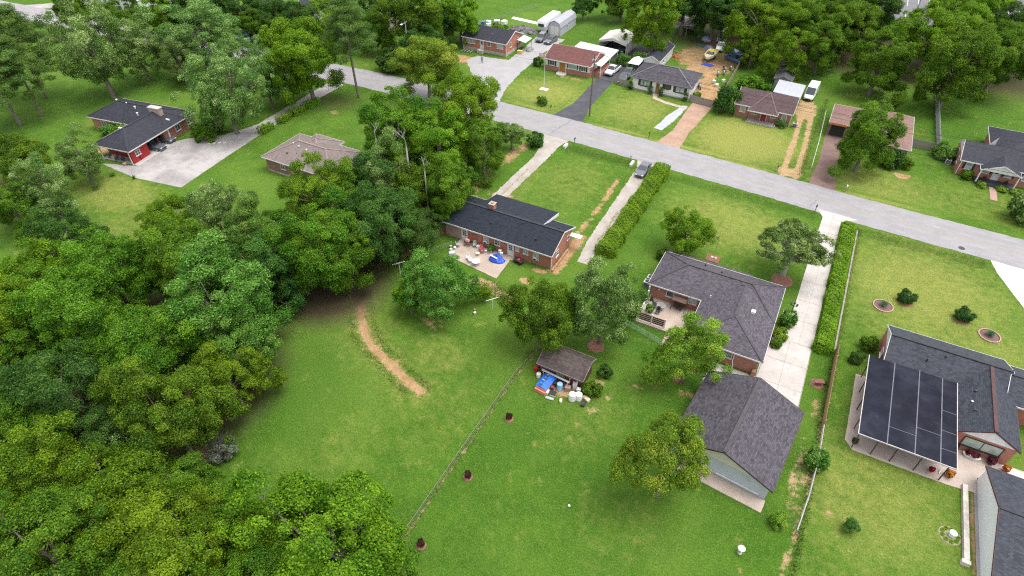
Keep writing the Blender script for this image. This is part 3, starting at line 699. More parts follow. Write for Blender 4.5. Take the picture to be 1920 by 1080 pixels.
# --- purple-grey hipped house
h = Bld('hipped_house', 'red brick house with purple-grey hipped roof, raised patio and concrete drive', 'house', -4.8, 62)
h.hip(-12.8, 3.2, 61.5, 69.2, 2.75, 4.65, SH_PURP, BR_DARK, cap=CAP_PURP, found=(.3, STONE))
h.hip(-5.8, 3.19, 54.4, 66.4, 2.747, 4.62, SH_PURP, BR_DARK, .45, cap=CAP_PURP, wall='wing_wall', rx=((-1.3, 58.6, 4.62), (-1.3, 64.6, 4.62)), name='wing_roof')
h.box('porch_step_roof', -12.4, -1.0, 69.22, 69.75, 2.5, 2.66, SH_PURP)
Wc = 61.95
h.window('S', Wc, -10.3, -9.3, 1.25, 2.3, 1, 1); h.window('S', Wc, -7.4, -6.3, 1.3, 2.35, 2, 1, glass=PANE2)
h.window('S', 54.85, -1.25, -.15, 1.25, 2.35, 1, 2); h.door('S', 54.85, -3.4, -2.5, 2.1, WHITE, 1)
h.window('W', -12.35, 64, 65.2, 1.1, 2.2, 2, 1); h.window('E', 2.75, 57, 58.4, 1.1, 2.2, 2, 1); h.window('E', 2.75, 65, 66.2, 1.1, 2.2, 2, 1)
for x, y, z in ((-7.0, 67.3, 3.7), (-4.7, 66.2, 4.2)): h.vent(x, y, z, DARK, .08, .2)
h.vent(-4.9, 62.0, 3.0, WHITE, .05, .5); wv = h.mb(); wv.box(.2, .7, 60.6, 61.1, 3.9, 4.25); wv.build('white_roof_vent', WHITE, h.r)
h.mb().lathe([(.01, 0), (.1, .02), (.12, .1), (.05, .18)], (-11.3, 61.85, 1.9), 8).build('wall_lamp', WHITE, h.r)
h.box('corner_post', -12.5, -12.36, 61.15, 61.29, .0, 2.6, WHITE); h.box('downpipe', 3.0, 3.1, 54.3, 54.4, .05, 2.6, TRIM)
h.mb().tube([(.05, 54.72, 2.5), (.05, 54.7, 1.2), (.25, 54.6, .5), (.3, 54.5, .1)], .06, 6).build('downpipe', WHITE, h.r)
h.box('brick_pier', 2.45, 2.85, 54.2, 54.75, 0, 1.0, BR_DARK)
# patio of that house
pt = tag(MB().box(-12.7, -5.9, 56.6, 61.9, -.05, .28).build('raised_patio', CONC2), 'raised tan concrete patio behind the purple-roofed house', kind='structure')
rl = thing('patio_railing', 'dark slatted railing between white posts along the raised patio edge', 'railing', (-12.3, 57.0, .28))
for x in (0, 1.75, 3.45): MB().box(x - .07, x + .07, -.07, .07, 0, 1.55).build('post', WHITE, rl)
for x0, x1 in ((.09, 1.66), (1.84, 3.36)):
    for k in range(4): MB().box(x0, x1, -.03, .03, .18 + k * .3, .40 + k * .3).build('board', WOODB, rl)
for y in (1.6, 3.4): MB().box(-.07, .07, y - .07, y + .07, 0, 1.4 if y < 2 else 2.25).build('post', WHITE, rl)
MB().box(-.05, .05, .08, 3.3, 1.05, 1.15).build('side_rail', WHITE, rl)
st = tag(MB().box(-8.35, -7.0, 54.2, 56.55, -.02, .12).box(-8.35, -7.0, 55.4, 56.55, .12, .2).build('brick_steps', bricks('paver_brick', (.33, .22, .19))), 'brick-paved steps leading up to the raised patio', 'steps')

# --- garage with grey roof (turned a little)
h = Bld('garage', 'detached garage with large purple-grey gable roof and cream gable', 'garage', 2.7, 44.4, -6)
h.gable(-2.5, 7.9, 38.9, 50.0, 2.6, 4.75, 'y', SH_PURPD, SID_G, .35, .55, gm=SID_C, fascia=plain('dark_brown_trim', (.05, .03, .03), .7), cap=CAP_PURP)
h.box('garage_door', 3.2, 6.6, 49.44, 49.52, .05, 2.3, WHITE); h.box('garage_door', -1.0, 2.4, 49.44, 49.52, .05, 2.3, WHITE)
h.box('footing', -2.3, 7.7, 37.9, 39.4, -.02, .12, CONC2); h.box('sill_board', 2.6, 6.9, 39.30, 39.42, .55, .64, WHITE)
h.window('W', -2.15, 43, 44, 1.0, 1.9, 1, 2)

# --- slate-roofed house with the screened patio
h = Bld('gable_house', 'brick house with slate-grey gable roof and white gable beside the clipped lawn bushes', 'house', 26, 62)
h.gable(15.3, 27.4, 61.4, 67.9, 2.7, 4.35, 'x', SH_SLATE, BR_RED, .35, .08, ridge=64.3, gm=WHITE, fascia=WHITE, cap=CAP_SLATE, ends='0')
h.gable(27.2, 48, 60.9, 67.3, 2.65, 4.2, 'x', SH_SLATE, BR_RED, .35, .3, ridge=64.0, fascia=WHITE, cap=CAP_SLATE, wall='east_wall')
h.gable(22.5, 28.2, 54.4, 64.2, 2.62, 4.25, 'y', SH_SLATE, BR_RED, .3, .12, gm=WHITE, fascia=plain('dark_red_trim', (.075, .025, .025), .7), cap=plain('dark_red_cap', (.07, .03, .032), .8), wall='wing_wall', ends='0')
h.window('S', 54.50, 23.5, 27.0, .95, 2.3, 2, 1, frame=DARK, glass=plain('pale_green_glass', (.30, .36, .30), .12, .2, 1.0, spec=.8), fw=.09)
h.box('shutter', 15.32, 15.37, 62.6, 63.3, .9, 2.0, SHUT_D); h.window('W', 15.36, 63.5, 64.5, 1.0, 2.0, 1, 2)
for x, y, z in ((19.3, 62.6, 3.6), (21.0, 63.6, 3.95)): h.vent(x, y, z, DARK, .07, .2)
for x, y, z in ((24.0, 60.2, 3.4), (23.7, 58.6, 3.2), (23.9, 57.4, 3.3)): h.vent(x, y, z, STEEL if y < 59 and y > 58 else DARK, .09, .2)
sheet('patio', [(13.2, 50.2), (14.0, 49.2), (22.8, 49.3), (25.3, 49.6), (25.4, 51.6), (33, 51.8), (33, 54.6), (22.9, 54.7), (22.6, 61.0), (13.3, 60.6)], .06, ground_cover('tan_patio', (.37, .30, .255), (.43, .365, .32), 10, .25, .9, .3, .4), 'tan concrete patio under and beside the dark panelled patio roof', .12, .02)
sheet('walkway', [(27.6, 54.6), (33, 54.0), (33, 51.2), (29.4, 51.4)], .075, plain('white_concrete', (.62, .62, .60), .85, .08, .8), 'white concrete walkway beside the patio of the slate-roofed house', .12, 0)
pc = thing('patio_cover', 'flat patio roof of dark glossy panels with pale seams on slender posts', 'patio cover', (18.1, 55.2, 0))
PCM = plain('dark_roof_panel', (.013, .014, .023), .6, .35, .5, spec=.06, dirt=.25, dcol=(.05, .055, .07)); SEAM = plain('pale_seam', (.09, .095, .115), .5, .2, 2)
xj = [-4.35, -1.75, .75, 3.0, 4.4]; zf = lambda y: 2.62 + (y + 5.9) * .022
for i in range(4):
    ys_ = {0: [-5.9, 6.0], 1: [-5.9, -3.6, 6.0], 2: [-5.9, -2.4, 6.0], 3: [-5.9, -4.0, -1.6, 1.2, 6.0]}[i]
    for j in range(len(ys_) - 1):
        a, b_ = ys_[j] + .03, ys_[j + 1] - .03; m = MB()
        m.prism([(xj[i] + .03, a, zf(a)), (xj[i + 1] - .03, a, zf(a)), (xj[i + 1] - .03, b_, zf(b_)), (xj[i] + .03, b_, zf(b_))], (0, 0, .06)); m.build('panel', PCM, pc)
        if j: MB().box(xj[i] + .05, xj[i + 1] - .05, ys_[j] - .028, ys_[j] + .028, zf(a) + .0, zf(a) + .085).build('seam', SEAM, pc)
    if i: MB().prism([(xj[i] - .05, -5.9, zf(-5.9) + .01), (xj[i] + .05, -5.9, zf(-5.9) + .01), (xj[i] + .05, 6, zf(6) + .01), (xj[i] - .05, 6, zf(6) + .01)], (0, 0, .085)).build('seam', SEAM, pc)
ed = MB(); ed.bar((-4.4, -5.95, 2.63), (4.45, -5.95, 2.63), .07, .14); ed.bar((-4.4, -5.9, 2.63), (-4.4, 6, 2.9), .07, .14); ed.bar((4.45, -5.9, 2.63), (4.45, 6, 2.9), .07, .14); ed.build('edge_beam', plain('pale_beam', (.40, .37, .37), .5), pc)
PST = plain('dark_red_post', (.07, .03, .028), .6)
for x, y in ((-4.2, -5.7), (-2.4, -5.7), (-.6, -5.7), (1.6, -5.7), (3.9, -5.7), (-4.2, -3), (-4.2, -.2), (-4.2, 2.6), (-4.2, 5.2)):
    MB().box(x - .045, x + .045, y - .045, y + .045, .05, zf(y)).build('post', PST, pc)
# --- white-sided outbuilding at the corner
h = Bld('outbuilding', 'white-sided outbuilding with slate-grey gable roof at the end of the tan patio', 'outbuilding', 32, 45.4)
h.gable(25.3, 42, 39.4, 51.6, 2.15, 4.0, 'x', SH_SLATE, SID_BW, .3, .1, fascia=plain('dark_red_trim', (.075, .025, .025), .7), cap=CAP_SLATE)
sheet('kerb_path', [(25.1, 38), (25.75, 38), (25.75, 51.2), (25.1, 51.2)], .05, OLDCONC, 'narrow grey concrete strip along the white-sided outbuilding', .1, .02)

# --- brown garden shed
h = Bld('garden_shed', 'weathered brown garden shed with sagging grey roof beside the wire fence', 'shed', -16.8, 44.6)
h.gable(-19.7, -13.9, 42.7, 46.6, 2.1, 2.95, 'x', SH_OLD, siding('dark_red_boards', (.10, .032, .026), .2, True, .4), .55, .25, ridge=45.2, fascia=WOODG)
h.mb().prism([(-19.75, 42.62, 2.02), (-19.75, 43.75, 2.40), (-19.75, 43.75, 2.43), (-19.75, 42.62, 2.07)], (5.9, 0, 0)).build('eave_strip', shingles('dark_eave_strip', (.055, .05, .05), .4), h.r)
h.window('S', 43.25, -17.3, -16.4, 1.05, 1.75, 2, 1, frame=WOODG); h.door('S', 43.25, -15.6, -14.8, 1.9, DRED, 0)

# --- pink-roofed hipped house by the tree line
h = Bld('hipped_house', 'low brick house with faded pinkish hipped roof, half hidden by the tree line', 'house', -74, 66.8)
h.hip(-82, -66.5, 61.9, 71.5, 2.75, 4.7, SH_PINK, bricks('brown_brick', (.19, .09, .065)), cap=CAP_LT, found=(.3, STONE))
h.hip(-79, -72.6, 66, 72.6, 2.9, 4.3, SH_PINK, None, cap=CAP_LT, name='front_roof')
for x, y in ((-77.9, 66), (-76.3, 65.6), (-74.4, 65.3), (-72.6, 65.0), (-71, 64.6)): h.vent(x, y, 4.2, WHITE, .09, .2)
for x, y in ((-77.5, 63.8), (-75.9, 64.4)): h.vent(x, y, 3.5, DARK, .08, .2)
h.window('S', 62.35, -78.2, -77.2, 1.2, 2.1, 2, 1); h.window('S', 62.35, -75.6, -74.4, 1.0, 2.1, 2, 1)

# --- L-shaped dark-roofed house with red garage wing
h = Bld('l_shaped_house', 'L-shaped brick house with dark hipped roof and red open garage wing', 'house', -103.3, 52.2, 9)
X0, Y0 = -103.3, 52.2
h.hip(X0 - 18.2, X0 - .2, Y0 + 8.2, Y0 + 16.8, 2.75, 4.7, SH_NAVY, BR_DARK, cap=CAP_SLATE)
h.hip(X0 - 8.3, X0, Y0, Y0 + 14, 2.745, 4.65, SH_NAVY, None, cap=CAP_SLATE, name='wing_roof', rx=((X0 - 4.15, Y0 + 4.1, 4.65), (X0 - 4.15, Y0 + 12, 4.65)))
h.box('wing_back_wall', X0 - 7.7, X0 - 7.4, Y0 + 2.0, Y0 + 8.6, 0, 2.55, BR_DARK); h.box('red_wall', X0 - 7.4, X0 - .5, Y0 + 2.0, Y0 + 2.2, 0, 2.55, REDP)
h.box('red_wall', X0 - .7, X0 - .5, Y0 + .5, Y0 + 4.3, 0, 2.55, REDP); h.box('garage_floor', X0 - 7.4, X0 + .6, Y0 + .3, Y0 + 9.4, -.02, .06, CONC)
h.window('E', X0 - .5, Y0 + 1.4, Y0 + 2.5, 1.1, 2.1, 2, 2); h.box('post', X0 - .7, X0 - .5, Y0 + 6.7, Y0 + 6.9, 0.06, 2.55, DRED); h.box('post', X0 - .75, X0 - .5, Y0 + 9.5, Y0 + 9.75, .06, 2.55, WHITE)
h.box('inner_wall', X0 - 7.4, X0 - .6, Y0 + 9.8, Y0 + 10.0, 0, 2.55, BR_DARK)
h.box('porch_post', X0 - 7.5, X0 - 7.35, Y0 + .35, Y0 + .5, .06, 2.55, WHITE)
cm = h.mb(); cm.box(X0 - 5.0, X0 - 2.6, Y0 + 11.0, Y0 + 11.9, 3.9, 5.3); c_ = cm.build('chimney', bricks('pale_brick', (.36, .27, .23)), h.r); h.box('chimney_cap', X0 - 5.1, X0 - 2.5, Y0 + 10.9, Y0 + 12.0, 5.3, 5.42, CONC, c_)
for x, y in ((-14.6, 12.9), (-11.6, 12.4), (-8.9, 11.6), (-6.4, 9.6)): h.vent(X0 + x, Y0 + y, 4.4, WHITE, .12, .25)
h.box('skylight', X0 - 2.0, X0 - 1.0, Y0 + 11.0, Y0 + 11.3, 3.3, 3.55, WHITE); h.box('skylight', X0 - 7.6, X0 - 6.6, Y0 + 5.6, Y0 + 6.0, 3.2, 3.4, WHITE)
h.window('S', Y0 + 8.65, X0 - 15.5, X0 - 14.3, 1.0, 2.1, 2, 2); h.window('S', Y0 + 8.65, X0 - 12.8, X0 - 11.2, 1.0, 2.1, 3, 1)
for y in (11.4, 14.4): h.window('E', X0 - .65, Y0 + y, Y0 + y + 1.2, 1.0, 2.1, 2, 2)
h.downpipe(X0 - .4, Y0 + .1, 2.6)

# --- small brick house across the street
h = Bld('brick_house', 'orange-red brick house with dark gable roof on a pale raised foundation', 'house', -75.9, 131.6)
h.gable(-82.2, -69.8, 127.4, 136.2, 3.05, 4.85, 'x', SH_NAVY, BR_ORANGE, .4, .35, fascia=WHITE, found=(.75, STN))
h.door('S', 127.8, -77.2, -76.3, 2.75, WHITE, 1, z0=.8, step=(1.2, STN))
h.window('S', 127.8, -81, -78.6, 1.6, 2.7, 3, 1, glass=PANE2); h.window('S', 127.8, -75.3, -74.3, 1.75, 2.75, 1, 2); h.window('S', 127.8, -72.6, -70.9, 1.65, 2.75, 3, 1, glass=PANE2)
h.window('E', -70.15, 129.7, 130.5, 1.6, 2.7, 1, 2); h.window('E', -70.15, 133.2, 134.1, 1.6, 2.7, 1, 2)
h.downpipe(-70.05, 127.65, 2.9, WHITE); h.downpipe(-82.0, 127.65, 2.9, WHITE); h.vent(-74.6, 129.4, 3.9, STEEL, .06, .2)
# --- burgundy-roofed house
h = Bld('brick_house', 'house with burgundy gable roof, white upper walls and orange wooden door', 'house', -53.1, 129.8)
h.gable(-58.9, -47.4, 125.1, 134.6, 2.7, 4.35, 'x', SH_BURG, BR_DARK, .4, .3, fascia=WHITE)
h.box('white_wall_band', -58.55, -47.75, 125.47, 125.53, 1.15, 2.5, SID_W)
h.window('S', 125.47, -57.6, -56.3, 1.25, 2.35, 2, 1, shut=(SHUT_D, .35)); h.window('S', 125.47, -49.9, -48.7, 1.25, 2.35, 2, 1, shut=(SHUT_D, .35)); h.window('S', 125.47, -52.9, -50.9, 1.35, 2.3, 3, 1, glass=PANE2, shut=(SHUT_D, .3))
h.door('S', 125.45, -55.1, -53.6, 2.3, DOORWD, 0); h.mb().lathe([(1.2, 0), (1.2, .22), (1.0, .25)], (-54.2, 124.6, 0), 16).build('doorstep', STONE, h.r)
ac = thing('patio_awning', 'bright white flat metal awning wrapping the rear of the burgundy-roofed house', 'awning', (-50, 134, 0))
MB().prism([(-5.2, -.2, 3.0), (4.4, -1.4, 2.62), (4.4, 3.6, 2.62), (-5.2, 3.4, 3.0)], (0, 0, .12)).build('metal_roof', METALW, ac)
MB().prism([(2.75, -7.2, 2.62), (4.4, -7.2, 2.52), (4.4, -1.42, 2.52), (2.75, -1.42, 2.62)], (0, 0, .1)).build('metal_roof', METALW, ac)
for x, y in ((4.2, -7), (4.2, -1.6), (4.2, 3.3), (-5, 3.2), (0, 3.3)): MB().box(x - .06, x + .06, y - .06, y + .06, 0, 2.6).build('post', WHITE, ac)
MB().box(2.8, 4.3, -7.0, -.5, 0, .95).build('brick_knee_wall', BR_DARK, ac)
# --- metal carport
h = Bld('metal_carport', 'cream metal carport open to the front on the dark asphalt drive', 'carport', -48.7, 145)
h.gable(-52.2, -45.2, 141.5, 149.0, 2.75, 3.75, 'y', siding('rust_stained_metal', (.56, .52, .47), .23, True, .35), None, fascia=METALW)
for x in (-52.15, -45.25): h.box('side_wall', x - .03, x + .03, 141.55, 148.95, 0, 2.6, METALW)
h.box('rear_wall', -52.1, -45.3, 148.85, 148.92, 0, 2.6, METALW)
m = h.mb(); m.prism([(-52.1, 141.52, 2.58), (-48.7, 141.52, 3.58), (-45.3, 141.52, 2.58), (-45.3, 141.52, 2.3), (-48.7, 141.52, 3.1), (-52.1, 141.52, 2.3)][::-1], (0, .04, 0)); m.build('front_header', METALW, h.r)
# --- barn-style shed
h = Bld('barn_shed', 'pale grey gambrel-roofed barn shed with double white doors', 'shed', -66.2, 151)
prof = [(-68.0, 2.1), (-67.55, 3.15), (-66.2, 3.75), (-64.85, 3.15), (-64.4, 2.1)]
GM = siding('lavender_grey_metal', (.30, .30, .34), .25, True, .2)
m = h.mb()
for (a, b_) in zip(prof[:-1], prof[1:]):
    m.prism([(a[0], 146.2, a[1]), (b_[0], 146.2, b_[1]), (b_[0], 146.2, b_[1] - .08), (a[0], 146.2, a[1] - .08)], (0, 10, 0))
m.build('roof', GM, h.r)
h.mb().prism([(-67.9, 146.4, 0), (-67.9, 146.4, 2.05), (-67.5, 146.4, 3.0), (-66.2, 146.4, 3.6), (-64.9, 146.4, 3.0), (-64.5, 146.4, 2.05), (-64.5, 146.4, 0)], (0, 9.6, 0)).build('wall', siding('pale_grey_siding', (.42, .43, .47), .2), h.r)
for a in (-67.4, -66.18): h.box('door', a, a + 1.16, 146.33, 146.41, .1, 2.2, WHITE)
h.window('E', -64.5, 150, 150.8, 1.2, 1.8, 1, 1, sill=False)
# --- white house with hip roof
h = Bld('white_house', 'white brick house with purple-grey hipped roof, dark shutters and clipped cypresses', 'house', -31.3, 128.8)
h.hip(-38.0, -24.7, 124.3, 133.2, 2.75, 4.65, SH_PURPD, BRICKW, cap=plain('grey_cap', (.12, .115, .13), .8), found=(.25, STONE), fascia=plain('grey_trim', (.16, .15, .16), .7))
Wc = 124.75
h.window('S', Wc, -35.8, -33.6, 1.1, 2.4, 3, 1, shut=(SHUT_B, .4), glass=PANE2, frame=SHUT_D); h.door('S', Wc, -32.3, -31.5, 2.3, DOORWD, 1, step=(1.0, CONC2)); h.window('S', Wc, -30.5, -29.5, 1.4, 2.35, 2, 1, shut=(SHUT_B, .4), frame=SHUT_D)
h.window('S', Wc, -28.1, -26.2, 1.15, 2.4, 2, 1, shut=(SHUT_B, .45), glass=PANE2, frame=SHUT_D); h.window('E', -25.15, 127, 128.2, 1.2, 2.3, 2, 1); h.downpipe(-25.1, 124.5, 2.6, WHITE)
sheet('front_path', strip([(-31.9, 123.9), (-31.6, 122.4), (-29, 121.4), (-24.2, 120.6)], .5), .03, CONC2, 'narrow paved path from the white house door to the orange-brown drive', .08, .04)
h = Bld('garden_shed', 'white shed with dark gable roof behind the white house', 'shed', -37.1, 141.3)
h.gable(-39.1, -35.1, 135.6, 147.0, 2.5, 3.5, 'y', SH_NAVY, SID_W, .25, .25, fascia=WHITE)
h.window('E', -35.35, 139, 139.8, 1.0, 1.8, 1, 1); h.door('E', -35.35, 142, 142.9, 2.0, WHITE)
# --- brown-roofed house
h = Bld('brick_house', 'small brick house with dark brown roof and hipped front porch, red door', 'house', -9.8, 126)
h.gable(-15.4, -4.3, 121.7, 130.3, 2.65, 4.45, 'x', SH_BROWN, BR_DARK, .4, .3, fascia=WHITE)
h.hip(-12.5, -6.9, 120.3, 126.4, 2.45, 4.42, SH_BROWN, None, cap=CAP_BR, rx=((-9.7, 125.6, 4.46), (-9.7, 126.0, 4.46)), name='porch_roof', fascia=WHITE)
Wc = 122.1
h.door('S', Wc, -10.0, -9.0, 2.1, plain('red_door', (.22, .012, .02), .5), 0, step=(.5, CONC2)); h.window('S', Wc, -14.2, -13.1, 1.1, 2.2, 1, 2, glass=PANE2); h.window('S', Wc, -11.8, -10.8, 1.1, 2.1, 2, 1); h.window('S', Wc, -8.3, -7.3, 1.1, 2.1, 2, 1); h.window('S', Wc, -6.3, -5.3, 1.1, 2.2, 1, 2, glass=PANE2)
for x in (-12.3, -7.1): h.box('porch_post', x - .06, x + .06, 120.5, 120.62, .15, 2.3, WOODB)
h.box('porch_slab', -12.5, -6.9, 120.3, 122.0, -.02, .15, STONE); h.downpipe(-4.5, 122.0, 2.5)
h = Bld('metal_carport', 'silver corrugated carport roof behind the brown-roofed house', 'carport', -7, 133.7)
h.mb().prism([(-9.7, 130.4, 2.75), (-4.3, 130.4, 2.55), (-4.3, 137.4, 2.55), (-9.7, 137.4, 2.75)], (0, 0, .1)).build('corrugated_roof', METALG, h.r)
for x, y in ((-9.5, 130.6), (-4.5, 130.6), (-9.5, 137.2), (-4.5, 137.2)): h.box('post', x - .05, x + .05, y - .05, y + .05, 0, 2.55, STEEL)
h = Bld('garden_shed', 'little grey shed with patched roof beyond the corrugated carport', 'shed', -9, 143)
h.gable(-11, -7.2, 139.3, 147.2, 2.2, 2.95, 'y', SH_GREY, siding('grey_boards', (.22, .23, .24), .2, True, .3), .25, .3, fascia=WOODG)
h.window('S', 139.6, -9.9, -8.9, 1.2, 1.8, 2, 1)
# --- pink-roofed house on the right
h = Bld('hipped_house', 'house with dusty pink hipped roofs behind a leafy yard tree', 'house', 9, 124)
h.hip(8.4, 16.1, 116.8, 131.5, 2.75, 4.5, SH_TAN, bricks('brown_brick', (.19, .09, .065)))
h.hip(2.1, 10.5, 121.8, 130.6, 2.744, 4.4, SH_TAN, bricks('brown_brick', (.19, .09, .065)), name='garage_roof', wall='garage_wall')
h.box('orange_fascia', 2.1, 5.2, 121.72, 121.79, 2.35, 2.75, plain('orange_wood', (.42, .15, .06), .7)); h.box('garage_shade_panel', 2.7, 5.1, 122.15, 122.24, .05, 2.3, plain('painted_garage_shade', (.02, .017, .016), .9)); h.window('S', 117.25, 11, 13, 1.0, 2.2, 3, 1)  # near-black panel on the solid wall paints the shade inside the open garage
h.vent(14.6, 123, 3.6, DARK, .1, .2)
# --- navy-roofed house with white porch gable
h = Bld('porch_house', 'red brick house with navy roof, white gable end and white-pillared porch', 'house', 33, 122)
h.gable(23.6, 48, 117.3, 125.4, 2.75, 4.6, 'x', SH_NAVY, BR_RED, .35, .1, gm=WHITE, fascia=WHITE, ends='0')
h.hip(28.3, 48, 121.4, 134, 2.7, 5.1, SH_NAVY, BR_RED, name='rear_roof', wall='rear_wall', cap=None)
h.gable(26.6, 32.4, 115.6, 121, 2.6, 3.9, 'y', SH_NAVY, None, fascia=WHITE)
h.mb().prism([(26.8, 115.75, 2.5), (29.5, 115.75, 3.72), (32.2, 115.75, 2.5)], (0, .06, 0)).build('porch_gable', WHITE, h.r)
h.box('porch_floor', 26.6, 32.4, 115.5, 117.6, -.02, .3, plain('dark_porch_floor', (.05, .055, .07), .6))
for x in (26.8, 32.2): h.box('porch_pillar', x - .09, x + .09, 115.7, 115.88, .3, 2.55, WHITE)
Wc = 117.65
h.door('S', Wc, 29.0, 29.9, 2.4, WHITE, 1, z0=.3); h.window('S', Wc, 27.3, 28.4, 1.2, 2.3, 1, 2, glass=PANE2, shut=(SHUT_N, .28)); h.window('S', Wc, 30.5, 31.6, 1.2, 2.3, 1, 2, glass=PANE2, shut=(SHUT_N, .28)); h.window('S', Wc, 24.7, 25.7, 1.2, 2.4, 1, 2, glass=PANE2, shut=(SHUT_N, .33)); h.window('S', Wc, 33.0, 34.2, 1.2, 2.4, 1, 2, glass=PANE2, shut=(SHUT_N, .33))
h.window('W', 23.68, 119, 120, 1.2, 2.3, 1, 2); h.window('W', 23.68, 122, 123, 1.2, 2.3, 1, 2)
h.mb().prism([(27.9, 125.5, 2.6), (28.9, 125.5, 4.4), (28.9, 125.5, 2.6)], (0, .06, 0)).build('white_gable_strip', WHITE, h.r)
for k in range(3): h.vent(33.5, 126 + k * 1.3, 4.4, DARK, .1, .2)
h.downpipe(23.9, 117.55, 2.6, WHITE)
# --- houses beyond the street, half hidden by trees
h = Bld('grey_house', 'charcoal-sided house with white-edged porch roof behind the white pickup', 'house', -138.5, 121.5)
h.gable(-144, -133, 117.5, 127, 3.0, 5.2, 'x', SH_NAVY, siding('charcoal_siding', (.12, .11, .12), .2), .4, .4, fascia=WHITE)
h.window('S', 117.9, -137, -136, 1.3, 2.5, 2, 2); h.window('S', 117.9, -142, -141, 1.3, 2.5, 2, 2); h.gable(-141.5, -138, 115, 120, 2.7, 3.9, 'y', SH_NAVY, None, fascia=WHITE)
for x in (-141.3, -138.2): h.box('porch_post', x - .06, x + .06, 115.1, 115.22, 0, 2.6, WHITE)
h = Bld('white_house', 'small white-walled house with blue-grey gable roof beyond the street', 'house', -128, 127.5)
h.gable(-133, -124, 123.4, 132, 2.8, 4.8, 'x', SH_SLATE, SID_W, .4, .3, fascia=WHITE); h.window('S', 123.8, -131, -130, 1.0, 2.2, 1, 2); h.window('S', 123.8, -127.5, -126.5, 1.0, 2.2, 1, 2)
h = Bld('flat_roofed_house', 'low house with pale grey sheet roof and pale walls among the far trees', 'house', -109.5, 132)
h.gable(-115.5, -104.5, 127.5, 136.5, 2.9, 3.5, 'x', METALG, plain('cream_wall', (.45, .37, .32), .8), .4, .3, fascia=TRIM); h.window('S', 127.9, -112, -110.8, 1.0, 2.1, 2, 1)
h = Bld('brown_house', 'dark-roofed low house shaded by the tall tree near the street lamp pole', 'house', -95.5, 134)
h.gable(-101, -90, 130, 138, 2.7, 4.2, 'x', SH_NAVY, BR_DARK, .4, .3, fascia=WHITE); h.window('S', 130.4, -99, -97.8, 1.0, 2.1, 2, 1); h.window('S', 130.4, -94, -92.8, 1.0, 2.1, 2, 1)
h = Bld('metal_building', 'long white metal-roofed building far down the street', 'building', -187, 115)
h.gable(-200, -174, 107.5, 124, 3.5, 4.6, 'x', siding('white_roof_sheets', (.58, .60, .63), .6, True, .3), SID_W, .3, .2, fascia=WHITE)
for x in (-196, -190, -184, -178): h.window('S', 107.8, x, x + 1.4, 1.0, 2.2, 2, 1)
h = Bld('white_house', 'white house glimpsed between trees near the far side drive', 'house', -212, 112)
h.gable(-218, -206, 108, 117, 3, 5, 'x', SH_GREY, SID_W, .4, .3); h.window('S', 108.4, -214, -212.8, 1, 2.2, 2, 1)
h = Bld('lean_to_shed', 'tumbledown lean-to shed with rusty boards at the back of the dirt yard', 'shed', -36.5, 166)
h.mb().prism([(-40, 162, 2.2), (-33, 162, 2.6), (-33, 168, 3.0), (-40, 168, 2.7)], (0, 0, .1)).build('board_roof', plain('rusty_roof', (.25, .215, .19), .8, .4, 1.5, dirt=.5), h.r)
for k in range(4): h.mb().bar((-39.6 + k * 1.9, 161.8, 2.30 + k * .11), (-39.0 + k * 1.9, 165.6, 2.72 + k * .1), .4, .06).build('loose_board', WOODG, h.r)
h.box('rear_wall', -39.8, -33.2, 167.5, 167.7, 0, 2.7, WOODG)
for x in (-39.7, -36.5, -33.2): h.box('post', x - .07, x + .07, 162.2, 162.34, 0, 2.25, WOODG)
